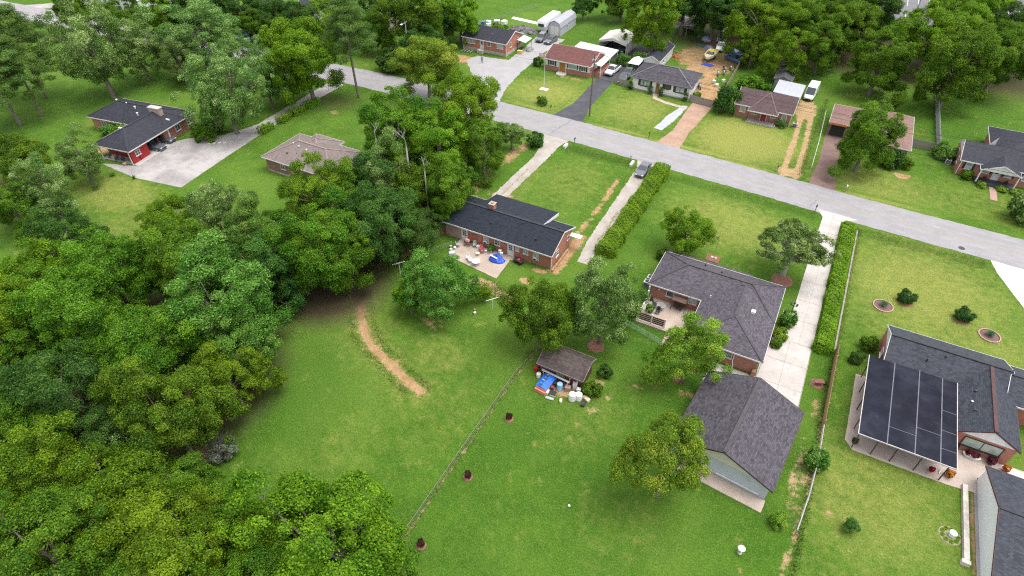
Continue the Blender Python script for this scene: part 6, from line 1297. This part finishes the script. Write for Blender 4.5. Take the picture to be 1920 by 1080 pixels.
def mailbox(label, x, y, rz=0, col=None, mat=None):
    rt = thing('mailbox', label, 'mailbox', (x, y, 0), rz); MB().box(-.05, .05, -.05, .05, -.1, 1.0).build('post', mat or WOODG, rt)
    m = MB(); ring = [(-.1, -.26, 1.0), (.1, -.26, 1.0), (.1, -.26, 1.14), (.06, -.26, 1.21), (-.06, -.26, 1.21), (-.1, -.26, 1.14)]; m.prism(ring, (0, .52, 0)); m.build('box', col or DARK, rt); MB().box(.105, .12, -.1, .1, 1.1, 1.24).build('flag', TAIL, rt)
mailbox('black mailbox beside the dark asphalt drive', -48.2, 106.6); mailbox('mailbox on a post by the gravel drive culvert', -38.4, 96.2); mailbox('grey mailbox above the culvert wall by the parked dark car', -27.0, 95.0, 0, STEEL); mailbox('brown wooden mailbox post at the orange-brown drive mouth', -27.0, 105.1, 0, WOODB, WOODB); mailbox('black mailbox at the dirt two-track mouth', -3.4, 103.6); mailbox('white mailbox on the lawn beside the reddish drive', 7.8, 102.4, 0, WHITE); mailbox('dark mailbox beside the slab drive mouth', 4.2, 93.8)
fp = thing('flagpole', 'white flagpole with small striped flag on a white base plate', 'flagpole', (-54.0, 115.3, 0)); MB().box(-.9, .9, -.6, .6, -.02, .12).build('base', WHITE, fp); MB().tube([(0, 0, .1), (0, 0, 7.8)], [.06, .03], 8).build('pole', WHITE, fp)
def flag(par, z, w_, h_, n=7):
    for k in range(n):
        m = MB(); zz = z - h_ * k / n
        for j in range(5):
            y0_, y1_ = -.06 - j * w_ / 5, -.06 - (j + 1) * w_ / 5; s0, s1 = .1 * math.sin(j * 1.3), .1 * math.sin((j + 1) * 1.3)
            m.poly([(y0_, s0, zz - h_ / n), (y1_, s1, zz - h_ / n), (y1_, s1, zz), (y0_, s0, zz)])
        m.build('stripe', plain('flag_red', (.42, .06, .08), .8) if k % 2 == 0 else WHITE, par)
flag(fp, 7.6, 1.3, .8)
f2 = thing('flagpole', 'thin garden pole with a small striped flag on the front lawn', 'flagpole', (-7.1, 76.2, 0)); MB().tube([(0, 0, -.1), (0, 0, 3.6)], [.035, .02], 6).build('pole', STEEL, f2); flag(f2, 2.5, .8, .5)
lp = thing('lamp_post', 'black garden lamp post with lantern cluster beside the slab drive', 'lamp post', (4.75, 66.6, 0)); MB().lathe([(.16, 0), (.12, .12), (.05, .2), (.045, 2.3)], (0, 0, 0), 8).build('post', DARK, lp)
MB().box(-.35, .35, -.025, .025, 2.2, 2.26).build('arm', DARK, lp)
for sx, z in ((-.35, 2.26), (.35, 2.26), (0, 2.45)): MB().lathe([(.05, 0), (.13, .1), (.15, .3), (.03, .42)], (sx, 0, z), 8).build('lantern', plain('smoked_lantern', (.05, .055, .05), .2), lp)
tag(MB().box(3.9, 4.75, 66.9, 67.9, -.05, .1).build('entry_slab', CONC), 'small pale concrete slab beside the black lamp post', 'slab')
def clothes_pole(label, x, y, rz):
    rt = thing('clothes_pole', label, 'clothes pole', (x, y, 0), rz); MB().tube([(0, 0, -.1), (0, 0, 2.0)], .035, 7).build('post', WHITE, rt); MB().bar((-.9, 0, 2.0), (.9, 0, 2.0), .06).build('crossbar', WHITE, rt)
clothes_pole('white T-shaped clothes pole beside the thin sapling', -29.6, 49.9, .9); clothes_pole('white T-shaped clothes pole beside the spreading fresh green tree', -44.6, 50.2, .9)
# ---------------------------------------------------------------- small garden and yard things
bb = thing('bird_bath', 'grey stone bird bath with round white basin on the back lawn', 'bird bath', (6.1, 32.6, 0)); MB().lathe([(.22, 0), (.2, .06), (.09, .14), (.08, .62), (.14, .7)], (0, 0, 0), 12).build('pedestal', STONE, bb); MB().lathe([(.12, .70), (.30, .76), (.33, .84), (.30, .85), (.24, .79), (.01, .77)], (0, 0, 0), 18).build('basin', WHITE, bb)
tag(MB().lathe([(.01, 0), (.1, .03), (.14, .13), (.1, .23), (.01, .26)], (-9.5, 29.4, 0), 12).build('lawn_ball', WHITE, smooth=True), 'small white ball lying on the back lawn', 'ball')
fr = thing('flower_ring', 'oval flower patch around a pale urn near the low garden wall', 'flower bed', (23.0, 43.5, 0)); MB().lathe([(1.0, -.02), (.95, .05), (.01, .07)], (0, 0, 0), 20).build('soil', ground_cover('pale_soil', (.30, .27, .17), (.24, .24, .12), 6, .4), fr); MB().lathe([(.2, .07), (.12, .15), (.12, .3), (.3, .55), (.34, .6), (.26, .58), (.02, .5)], (.1, 0, 0), 12).build('urn', WHITE, fr)
me_ = blades(61, 240, .28, .3, .03)
for k in range(9):
    a = k * .698; o = bpy.data.objects.new('leaf_clump', me_); COL.objects.link(o); o.parent = fr; o.location = (.68 * math.cos(a), .68 * math.sin(a), .04); o.scale = (.8, .8, .9); o.material_slots[0].link = 'OBJECT'; o.material_slots[0].material = L_YELLOW
def ac_unit(label, x, y, rz=0):
    rt = thing('air_conditioner', label, 'air conditioner', (x, y, 0), rz); MB().box(-.42, .42, -.42, .42, .0, .85).build('casing', plain('pale_grey_casing', (.42, .43, .44), .5), rt, bevel=.03); MB().lathe([(.32, .852), (.32, .87), (.05, .88)], (0, 0, 0), 14).build('fan_grille', DARK, rt)
    for k in range(4): MB().box(-.36, .36, -.436, -.424, .14 + k * .17, .24 + k * .17).build('louvre', DARK, rt)
ac_unit('square air conditioner behind the purple-roofed house corner', -13.4, 65.2); ac_unit('white-rimmed air conditioner beside the navy-roofed house', 22.7, 120.8); ac_unit('dark air conditioner next to a lighter one behind the purple-roofed house', -13.5, 64.1); ac_unit('small air conditioner at the corner of the brown-roofed house', -3.5, 122.6)
def chair(label, x, y, rz, mat, group=None, z=0.06):
    rt = thing('garden_chair', label, 'chair', (x, y, z), rz, group); MB().box(-.24, .24, -.24, .24, .40, .45).build('seat', mat, rt); MB().loft([[(-.24, .22, .45), (.24, .22, .45), (.24, .26, .45), (-.24, .26, .45)], [(-.2, .34, .95), (.2, .34, .95), (.2, .38, .95), (-.2, .38, .95)]]).build('backrest', mat, rt)
    for sx in (-.22, .22):
        for sy in (-.2, .2): MB().bar((sx, sy, 0), (sx, sy, .4), .04).build('leg', mat, rt)
        MB().box(sx - .03, sx + .03, -.24, .26, .62, .66).build('armrest', mat, rt)
def table_(label, x, y, r_, mat, z=.06, h_=.7, group=None):
    rt = thing('round_table', label, 'table', (x, y, z), 0, group); MB().lathe([(r_, h_ - .04), (r_ + .02, h_ - .01), (r_ - .02, h_)], (0, 0, 0), 20).build('top', mat, rt)
    for k in range(4): a = k * 1.571 + .7; MB().bar((math.cos(a) * r_ * .7, math.sin(a) * r_ * .7, 0), (math.cos(a) * r_ * .5, math.sin(a) * r_ * .5, h_ - .04), .04).build('leg', mat, rt)
def pot(label, x, y, r_, h_, mat, z=.06, fol=None, group=None, name='flower_pot', cat='flower pot', s_=None):
    rt = thing(name, label, cat, (x, y, z), 0, group); MB().lathe([(r_ * .72, 0), (r_, h_), (r_ * 1.06, h_), (r_ * .95, h_ - .04), (.02, h_ - .06)], (0, 0, 0), 14).build('pot', mat, rt)
    if fol:
        o = bpy.data.objects.new('flowers', SV['loose']); COL.objects.link(o); o.parent = rt; k_ = s_ or r_ * 1.25; o.location = (0, 0, h_ - .1); o.scale = (k_,) * 3; o.material_slots[0].link = 'OBJECT'; o.material_slots[0].material = fol
    return rt
def barrel(label, x, y, r_, h_, mat, z=0, group=None, tilt=0, name='barrel'):
    rt = thing(name, label, 'barrel', (x, y, z), 0, group); MB().lathe([(r_ * .92, 0), (r_, .05), (r_, h_ * .33), (r_ * 1.04, h_ * .35), (r_, h_ * .37), (r_, h_ * .65), (r_ * 1.04, h_ * .67), (r_, h_ * .69), (r_ * .96, h_)], (0, 0, 0), 16).build('drum', mat, rt, smooth=False); MB().lathe([(r_ * .8, h_ - .0), (r_ * .8, h_ + .03), (.05, h_ + .035)], (0, 0, 0), 14).build('lid', mat, rt)
def crate(label, x, y, w_, d_, h_, mat, rz=0, z=0, cat='box', name='storage_box', lid=None, group=None):
    rt = thing(name, label, cat, (x, y, z), rz, group); MB().box(-w_ / 2, w_ / 2, -d_ / 2, d_ / 2, 0, h_).build('body', mat, rt, bevel=.02); MB().box(-w_ / 2 - .02, w_ / 2 + .02, -d_ / 2 - .02, d_ / 2 + .02, h_ + .002, h_ + .05).build('lid', lid or mat, rt); return rt
def heap(name, label, cat, x, y, rx, ry, h_, mat, z=0., seed=1, n=16):
    rr = random.Random(seed); m = MB(); rings = []
    for j in range(6):
        u = j / 5; row = []
        for k in range(n):
            a = k * 2 * math.pi / n; s_ = (1 - u ** 1.5) * (1 + rr.uniform(-.18, .18)); row.append((rx * s_ * math.cos(a), ry * s_ * math.sin(a), h_ * min(1, u * 1.3) * (1 + rr.uniform(-.15, .15)) if j else 0))
        rings.append(row)
    m.loft(rings); return tag(m.build(name, mat, loc=(x, y, z)), label, cat)
PLW = plain('white_plastic', (.64, .63, .60), .5, .12, 3, dirt=.15); PLR = plain('pinkish_red_plastic', (.40, .10, .11), .5); PLG = plain('grey_green_metal', (.33, .37, .35), .5); BLUT = plain('blue_tarp', (.02, .07, .42), .35, .3, 2, bump=.6); ORP = plain('coral_board', (.55, .20, .14), .6, .2, 2)
# stained patio behind the long brick house
Zp = .08
heap('tarp_heap', 'bright blue tarpaulin draped over a heap on the stained patio', 'tarpaulin', -34.3, 59.3, 1.15, .95, .75, BLUT, Zp, 2)
for k, (dx, dy, s_) in enumerate(((-.1, 1.0, .3), (.3, .7, .22))): crate('white box on the heap end of the blue tarpaulin', -34.3 + dx, 59.5 + dy, .4, .35, s_ + .5, PLW, .3, Zp, group='white boxes at the tarp')
tag(MB().bar((-35.2, 59.0, .80), (-33.9, 58.7, .86), .22, .05).build('plank', PLW), 'white plank lying across the blue tarpaulin', 'plank')
gr = thing('grill', 'black kettle grill cart with reddish cover by the patio door', 'grill', (-39.7, 60.2, Zp)); MB().box(-.45, .45, -.3, .3, .7, .85).build('cart_top', DARK, gr); MB().loft([[(-.35, -.25, .85), (.35, -.25, .85), (.35, .25, .85), (-.35, .25, .85)], [(-.25, -.15, 1.15), (.25, -.15, 1.15), (.25, .15, 1.15), (-.25, .15, 1.15)]]).build('hood', plain('pink_cover', (.55, .25, .22), .6), gr)
for sx in (-.4, .4):
    for sy in (-.25, .25): MB().bar((sx, sy, 0), (sx, sy, .7), .05).build('leg', DARK, gr)
chair('grey-green metal garden chair beside the grill cart', -38.6, 60.4, .4, PLG, z=Zp); chair('pinkish red plastic chair by the patio wall', -37.3, 60.0, .2, PLR, z=Zp); chair('second pinkish red chair touching the white cooler', -36.9, 59.7, .6, PLR, z=Zp); crate('white cooler box by the red chairs', -37.9, 60.4, .6, .4, .4, PLW, .2, Zp, 'cooler', 'cooler')
table_('white round table on the stained patio edge under the tree', -36.3, 56.9, .58, PLW, Zp); chair('white plastic chair beside the white round table', -37.3, 57.0, 1.2, PLW, 'white chairs on the stained patio', Zp); chair('white plastic chair beside the white round table', -37.9, 57.4, .4, PLW, 'white chairs on the stained patio', Zp); chair('pale folding chair leaning at the chain-link corner', -40.8, 59.3, 2.2, PLG, z=Zp)
table_('small cream stool in the middle of the stained patio', -37.2, 58.9, .26, plain('cream_plastic', (.60, .52, .40), .5), Zp, .42); crate('pale bluish tub at the patio corner', -40.6, 57.3, .8, .6, .35, plain('pale_blue_plastic', (.42, .46, .52), .5), .5, Zp)
for k, (x, y) in enumerate(((-41.6, 58.6), (-41.2, 58.0), (-40.9, 58.6))): pot('pale pot among the clutter at the patio corner', x, y, .2, .35, PLW if k else STONE, Zp, None, 'pots at the patio corner')
pot('potted green plant by the patio wall', -35.9, 60.5, .22, .35, PLW, Zp, L_GREEN, s_=.5); pot('white bucket with leaves near the potted plant', -36.5, 60.1, .18, .3, PLW, Zp)
wb = thing('garden_cart', 'black garden cart with a red load by the brick wall', 'cart', (-31.2, 60.2, .02), -.2); MB().loft([[(-.55, -.25, .25), (.55, -.25, .25), (.55, .25, .25), (-.55, .25, .25)], [(-.8, -.4, .55), (.8, -.4, .55), (.8, .4, .55), (-.8, .4, .55)]]).build('tray', DARK, wb); heap_ = MB().lathe([(.3, .5), (.25, .68), (.05, .75)], (.0, 0, 0), 9).build('load', plain('red_bag', (.38, .02, .03), .5), wb); MB().bar((.7, 0, .4), (1.5, 0, .75), .05).build('handle', DARK, wb)
for sx in (-.4, .4): MB().tube([(sx, -.42, .18), (sx, .42, .18)], .18, 10).build('wheel', RUBBER, wb)
pot('white bucket with dark rim on the ground by the sapling', -31.3, 48.2, .17, .32, PLW, 0); pot('small pinkish pot beside the white bucket', -31.7, 48.8, .14, .2, plain('pink_clay', (.40, .24, .2), .8), 0)
# yard at the brown shed
bx_ = thing('market_stand', 'low stand with blue tarpaulin roof and coral side boards by the shed', 'stand', (-18.0, 41.9, 0), -.1)
MB().box(-.65, .65, -1.25, 1.25, .0, .75).build('base', ORP, bx_); BT2 = plain('bright_blue_tarp', (.015, .12, .50), .4, .25, 2, bump=.5); MB().prism([(-.72, -1.2, .78), (.0, -1.2, .98), (.74, -1.2, .78), (.74, -1.2, .74), (-.72, -1.2, .74)][::-1], (0, 2.5, 0)).build('tarp', BT2, bx_)
for k in range(9): MB().box(-.3 + random.uniform(-.25, .2), -.1 + random.uniform(-.2, .2), -1.0 + k * .24, -.85 + k * .24, .90, 1.02).build('can', plain('dull_tin', (.42, .42, .40), .4, metal=.4) if k % 2 else plain('dark_tin', (.05, .06, .10), .4), bx_)
MB().box(-.70, .70, -1.45, -1.27, .0, .5).build('coral_board', ORP, bx_)
tag(MB().bar((-19.1, 43.0, 1.05), (-15.5, 42.7, 1.05), .22, .10).bar((-18.9, 43.0, 0), (-18.9, 43.0, 1.0), .08).bar((-15.7, 42.7, 0), (-15.7, 42.7, 1.0), .08).build('shelf_rail', PLW), 'long white shelf rail in front of the shed wall', 'shelf')
barrel('light blue plastic barrel by the shed wall', -16.4, 42.1, .33, .95, plain('light_blue_plastic', (.22, .42, .62), .4)); barrel('big white barrel at the shed yard edge', -14.5, 41.4, .42, 1.0, PLW, 0, 'big white barrels'); barrel('big white barrel at the shed yard edge', -13.9, 41.8, .40, .9, PLW, 0, 'big white barrels'); barrel('small white drum under the shelf rail end', -19.3, 42.6, .28, .6, PLW)
crate('white upright carton below the shed eave', -14.9, 43.0, .5, .4, .9, PLW, .3); crate('white low carton next to an upright carton', -14.3, 42.7, .45, .4, .6, PLW, .2); crate('pinkish chest by the light blue barrel', -15.5, 42.4, .6, .5, .6, plain('dusty_pink', (.34, .22, .2), .8), .2); crate('dark crate beside the blue-roofed stand', -17.0, 42.4, .5, .5, .5, DARK, .4); crate('reddish-brown bin between stand and barrel', -17.1, 41.7, .35, .35, .4, plain('maroon_plastic', (.14, .05, .06), .5), .1)
crate('white-framed black screen lying in the shed yard', -16.7, 41.0, .7, .6, .3, PLW, .15, 0, 'box', 'storage_box', DARK); crate('white cooler beside the black screen', -17.4, 40.9, .35, .5, .35, PLW, .1, 0, 'cooler', 'cooler'); crate('cream jug crate on the bare yard soil', -15.5, 40.5, .25, .4, .3, plain('cream_plastic', (.60, .52, .40), .5), .3); crate('grey shallow tray at the yard edge', -16.8, 40.3, .9, .3, .12, PLG, .12)
crate('stack of tan boards beside the shed corner bush', -13.1, 42.1, .9, .4, .35, plain('tan_board', (.50, .40, .31), .8), -.4); pot('black plant tub with pale bag at the yard corner', -13.1, 41.2, .3, .4, DARK, 0); crate('red fuel can by the shed corner', -20.0, 43.3, .4, .5, .6, plain('red_can', (.38, .02, .025), .5), .2); crate('dark blue drum box behind the red fuel can', -20.1, 44.1, .45, .5, .5, plain('navy_plastic', (.02, .03, .07), .5), .1); crate('teal water butt at the shed end', -20.1, 45.6, .5, .5, .9, plain('teal_plastic', (.03, .09, .11), .5), .3)
# patio pots at the slate-roofed house
MUM = leafmat('burgundy_flowers', (.07, .01, .02), (.17, .03, .05), .2); ORF = leafmat('orange_flowers', (.35, .10, .01), (.60, .26, .02), .2)
for x, y in ((23.2, 54.1), (26.6, 54.0)): pot('dark pot of burgundy flowers under the big patio window', x, y, .25, .3, WOODB, .06, MUM, 'burgundy flower pots', s_=.42)
ov = thing('flower_tub', 'white-rimmed oval tub of burgundy flowers under the big window', 'flower tub', (24.9, 54.0, .06), -.1); MB().lathe([(.55, 0), (.62, .3), (.66, .34), (.58, .32), (.02, .26)], (0, 0, 0), 20).build('tub', PLW, ov); ov.scale = (1.25, .6, 1)
o = bpy.data.objects.new('flowers', SV['loose']); COL.objects.link(o); o.parent = ov; o.location = (0, 0, .2); o.scale = (.5, .55, .35); o.material_slots[0].link = 'OBJECT'; o.material_slots[0].material = MUM
pot('pot of orange flowers at the house corner by the white walkway', 27.9, 53.7, .26, .3, plain('plum_pot', (.10, .04, .06), .5), .075, ORF, s_=.36); pot('pot of orange flowers at the open patio corner', 22.9, 50.4, .26, .25, WOODB, .06, ORF, s_=.40); pot('round planter at the far patio corner post', 14.1, 50.2, .3, .28, WOODB, .06, L_DARK, s_=.3); pot('red flower pot under the patio roof edge', 21.3, 50.2, .2, .22, plain('red_pot', (.35, .03, .03), .5), .06, leafmat('red_flowers', (.25, .01, .015), (.5, .03, .03), .2), s_=.28)
tag(MB().bar((22.0, 50.3, .1), (22.2, 50.9, .5), .08, .08).build('watering_can', PLW), 'white watering spout leaning by the red flower pot', 'watering can')
chair('dark patio chair under the dark panelled roof', 14.6, 55.5, 1.57, WOODB); chair('second dark patio chair facing the lawn under the panelled roof', 14.6, 57.2, 1.2, WOODB)
# raised patio furniture
sw = thing('garden_swing', 'brown canopied swing seat against the brick wall of the raised patio', 'swing', (-8.3, 61.2, .28)); MB().prism([(-.9, -.5, 1.65), (.9, -.5, 1.65), (.9, .35, 1.85), (-.9, .35, 1.85)], (0, 0, .06)).build('canopy', WOODB, sw); MB().box(-.7, .7, -.25, .25, .42, .5).build('seat', WOODB, sw); MB().box(-.7, .7, .22, .3, .5, .95).build('backrest', WOODB, sw)
for sx in (-.88, .88):
    for sy in (-.45, .3): MB().bar((sx, sy, 0), (sx, sy, 1.66), .05).build('leg', DARK, sw)
table_('glass-topped round table on the raised patio', -10.3, 60.2, .55, plain('smoky_glass', (.22, .22, .21), .15, spec=.8), .28); chair('dark wire chair beside the glass-topped table', -11.2, 60.4, 1.6, DARK, None, .28); chair('dark wire chair below the glass-topped table', -10.4, 59.2, 0, DARK, None, .28); pot('black kettle pot by the patio corner post', -11.9, 61.2, .22, .5, DARK, .28); pot('tall potted plant on the raised patio', -11.4, 58.9, .2, .3, WOODB, .28, L_GREEN, s_=.55)
st_ = thing('pale_stones', 'two pale stones lying in the square mulch bed on the front lawn', 'stones', (-7.2, 74.4, .06)); MB().loft([[(-.25, -.15, 0), (.2, -.18, 0), (.22, .15, 0), (-.2, .18, 0)], [(-.18, -.1, .22), (.12, -.12, .26), (.14, .1, .22), (-.14, .12, .18)]]).build('stone', WHITE, st_, bevel=.03); MB().loft([[(.28, -.1, 0), (.68, -.14, 0), (.66, .2, 0), (.3, .16, 0)], [(.36, -.05, .2), (.58, -.08, .24), (.58, .12, .2), (.36, .1, .17)]]).build('stone', WHITE, st_, bevel=.03)
wr = thing('wheelbarrow', 'rusty wheelbarrow frame standing in the dark mulch bed by the drive end', 'wheelbarrow', (9.6, 56.8, .08), .4); MB().loft([[(-.3, -.2, .3), (.3, -.2, .3), (.3, .2, .3), (-.3, .2, .3)], [(-.5, -.33, .55), (.55, -.33, .55), (.55, .33, .55), (-.5, .33, .55)]]).build('tray', plain('rust', (.16, .06, .05), .8), wr); MB().tube([(.75, -.06, .18), (.75, .06, .18)], .18, 10).build('wheel', RUBBER, wr)
for sy in (-.25, .25): MB().bar((.75, sy * .2, .2), (-.9, sy * 1.2, .5), .04).build('handle', WOODG, wr); MB().bar((-.2, sy, 0), (-.2, sy, .3), .04).build('leg', DARK, wr)
# small things across the street
for k in range(4): tag(MB().box(-.12, .12, -.75, .75, .35, .42).box(-.1, .1, -.6, -.5, 0, .35).box(-.1, .1, .5, .6, 0, .35).build('plank_bench', WOODG, loc=(-81.0 + k * .75, 126.0, 0)), 'weathered plank bench in the row below the small brick house window', 'bench', 'plank benches')
blue_ = heap('tarp_heap', 'little pale blue tarp bundle at the lawn edge by the small brick house', 'tarpaulin', -81.0, 122.8, .6, .5, .5, plain('pale_blue_tarp', (.16, .42, .62), .5), 0, 5)
aw = thing('lean_to_awning', 'pale blue lean-to awning with dark posts at the small brick house side', 'awning', (-68.6, 134.6, 0)); MB().prism([(-1.2, -1.8, 2.5), (1.0, -1.8, 2.1), (1.0, 1.8, 2.1), (-1.2, 1.8, 2.5)], (0, 0, .07)).build('sheet', plain('pale_blue_sheet', (.45, .55, .60), .5), aw)
for sx, sy in ((.9, -1.7), (.9, 1.7), (-1.1, -1.7), (-1.1, 1.7)): MB().bar((sx, sy, 0), (sx, sy, 2.1), .07).build('post', DARK, aw)
crate('yellowish chest below the pale blue awning', -68.2, 131.2, 1.2, .8, .7, plain('mustard_plastic', (.55, .40, .12), .6), .1); heap('junk_heap', 'white and dark junk heap beside the pale blue awning', 'junk', -67.0, 134.2, 1.0, 1.3, .8, plain('mixed_junk', (.25, .24, .24), .7, .8, 4), 0, 8); heap('junk_heap', 'dark clutter heap under the white shelf roof behind the brick house', 'junk', -74.5, 145.5, 4.2, 2.0, 1.3, plain('dark_mixed_junk', (.13, .12, .13), .7, .9, 3), 0, 9, 26)
tag(MB().prism([(-79.0, 147.0, 2.0), (-71.0, 146.4, 1.9), (-71.0, 147.6, 2.05), (-79.0, 148.2, 2.15)], (0, 0, .1)).bar((-78.8, 147.6, 0), (-78.8, 147.6, 2), .1).bar((-71.2, 147, 0), (-71.2, 147, 1.9), .1).bar((-75, 147.3, 0), (-75, 147.3, 1.95), .1).build('shelf_roof', WHITE), 'long narrow white shelf roof behind the small brick house', 'shelter')
for k, (x, y, s_) in enumerate(((-85.5, 146.2, 1.2), (-83.6, 147.4, 1.4), (-84.6, 144.6, 1.0), (-81.6, 147.8, 1.5), (-82.8, 145.8, .9))): crate('white appliance box in the cluster behind the small brick house', x, y, s_, s_ * .8, s_ * .6, PLW, k * .5, group='white appliance boxes')
crate('blue crate at the end of the white appliance boxes', -86.6, 145.2, 1.0, .8, .7, plain('mid_blue_plastic', (.05, .15, .42), .5), .2); tn = heap('junk_heap', 'pinkish red bundle in front of the barn shed doors', 'junk', -65.6, 144.6, 1.1, .8, .6, plain('pink_cloth', (.42, .15, .14), .8), 0, 12)
tn = thing('canopy_tent', 'white canopy tent roof between the bright shrubs and the white house', 'tent', (-40.3, 134.6, 0)); MB().loft([[(-1.3, -2.0, 2.1), (1.3, -2.0, 2.1), (1.3, 2.0, 2.1), (-1.3, 2.0, 2.1)], [(-.15, -1.4, 2.75), (.15, -1.4, 2.75), (.15, 1.4, 2.75), (-.15, 1.4, 2.75)]]).build('canopy', WHITE, tn)
for sx in (-1.25, 1.25):
    for sy in (-1.9, 1.9): MB().bar((sx, sy, 0), (sx, sy, 2.12), .06).build('pole', STEEL, tn)
heap('junk_heap', 'white bundle of scrap behind the white house roof', 'junk', -31.6, 137.0, 1.5, .8, .9, plain('pale_scrap', (.48, .48, .47), .7, .4, 3), 0, 14); heap('tarp_heap', 'rust-red heap on the grass by the white shed', 'junk', -34.2, 146.6, 1.1, .8, .7, plain('rust_heap', (.30, .09, .04), .9, .4, 3), 0, 15); heap('tarp_heap', 'pale blue and white bundle in the dirt yard near the lean-to', 'junk', -31.0, 161.4, 1.2, .9, .9, plain('pale_blue_cloth', (.26, .32, .44), .8, .4, 2), 0, 16); heap('tarp_heap', 'blue-grey covered heap beside the black pickup', 'junk', -29.0, 156.2, 1.3, .9, .7, plain('slate_cover', (.11, .15, .24), .7), 0, 17); heap('tarp_heap', 'dark green flat tarp on the yard ground', 'tarpaulin', -31.4, 157.2, 1.8, .9, .35, plain('dark_green_tarp', (.03, .07, .05), .7), 0, 18); heap('grass_mound', 'small green weed mound in the middle of the dirt yard', 'mound', -26.3, 137.8, 1.1, 1.2, .3, plain('weed_green', (.07, .12, .03), .95, .4, 3), 0, 19)
for k, (x, y) in enumerate(((-22.6, 136.2), (-21.6, 134.5), (-20.9, 137.6))): crate('white carton stacked along the yard fence', x, y, .6, .6, .5, PLW, k * .4, group='cartons by the yard fence')
pt_ = table_('white round patio table behind the navy-roofed house gable', 26.5, 128.6, 1.3, PLW, 0, .75)
for k, x in enumerate((27.9, 31.0)): chair('white-cushioned dark chair on the white-pillared porch', x, 116.6, math.pi, DARK, 'porch chairs', .3)
tag(MB().box(28.9, 29.9, 111, 115.4, -.02, .04).build('brick_path', bricks('path_brick', (.33, .20, .15))), 'short brick path to the white-pillared porch', 'path')
for k in range(4): tag(MB().lathe([(.28, -.02), (.28, .05), (.24, .06)], (-98.4 + k * .75, 64.2 + k * .55, 0), 8).build('stepping_stone', plain('pale_stone', (.50, .48, .40), .9)), 'round pale stepping stone beside the spreading shrub', 'stepping stone', 'stepping stones')
for k, (x, y, mt, l_) in enumerate(((-109.6, 52.0, plain('dark_teal', (.03, .06, .07), .6), 'dark teal chair under the red porch'), (-107.6, 51.9, plain('dark_teal', (.03, .06, .07), .6), 'second dark teal chair under the red porch'), (-106.4, 52.2, plain('dark_teal', (.03, .06, .07), .6), 'third dark teal chair by the red porch corner'))): chair(l_, x, y, .2, mt, None, .06)
crate('tan box between the teal chairs on the red porch', -108.6, 52.1, .6, .5, .6, plain('tan_board', (.50, .40, .31), .8), .2, .06); pot('tan planter at the red porch corner', -105.0, 51.6, .3, .4, plain('tan_clay', (.42, .30, .18), .8), .06)
heap('junk_heap', 'blue and white bags beside the white pickup', 'junk', -134.5, 107.4, 2.6, 1.5, 1.1, plain('blue_white_bags', (.25, .42, .55), .6, .7, 1.2), 0, 21, 22)
tag(MB().lathe([(.5, 0), (.52, .5), (.3, .62)], (-10.2, 36.6, -.6), 10).build('rock', STONE), 'buried field stone', 'stone') if False else None
# person walking on the gravel yard
me = bpy.data.meshes.new('person'); J = [(0, 0, .92), (0, 0, 1.15), (0, .02, 1.40), (0, .01, 1.50), (0, -.01, 1.60), (0, -.02, 1.72), (.10, 0, .88), (.12, -.14, .50), (.12, -.06, .10), (.12, -.22, .05), (-.10, 0, .88), (-.12, .10, .50), (-.12, .26, .12), (-.12, .14, .05), (.19, .02, 1.38), (.25, .08, 1.12), (.24, -.06, .90), (.24, -.12, .80), (-.19, .02, 1.38), (-.25, -.06, 1.12), (-.24, -.22, .94), (-.24, -.30, .88)]
ED = [(0, 1), (1, 2), (2, 3), (3, 4), (4, 5), (0, 6), (6, 7), (7, 8), (8, 9), (0, 10), (10, 11), (11, 12), (12, 13), (2, 14), (14, 15), (15, 16), (16, 17), (2, 18), (18, 19), (19, 20), (20, 21)]
RD = [.14, .13, .15, .055, .095, .08, .10, .07, .05, .035, .10, .07, .05, .035, .065, .05, .038, .03, .065, .05, .038, .03]
me.from_pydata(J, ED, []); po = bpy.data.objects.new('person', me); COL.objects.link(po); sk = po.modifiers.new('skin', 'SKIN')
for v_, r_ in zip(me.skin_vertices[0].data, RD): v_.radius = (r_, r_)
me.skin_vertices[0].data[0].use_root = True
su = po.modifiers.new('sub', 'SUBSURF'); su.levels = 2; su.render_levels = 2
pmat, pnt, pb = newmat('person_clothes'); sp = nd(pnt, 'SeparateXYZ'); pnt.links.new(nd(pnt, 'TexCoord').outputs['Object'], sp.inputs[0])
c_ = mixc(pnt, math_(pnt, 'GREATER_THAN', sp.outputs[2], .95), (.05, .05, .09), (.22, .18, .33)); c_ = mixc(pnt, math_(pnt, 'GREATER_THAN', sp.outputs[2], 1.49), c_, (.32, .18, .12)); c_ = mixc(pnt, math_(pnt, 'GREATER_THAN', sp.outputs[2], 1.68), c_, (.02, .015, .012)); pnt.links.new(c_, pb.inputs['Base Color']); pb.inputs['Roughness'].default_value = .85
me.materials.append(pmat); po.location = (-73.3, 121.9, 0.02); po.rotation_euler = (0, 0, .4); tag(po, 'person in lilac shirt and dark trousers walking on the grey gravel yard', 'person')
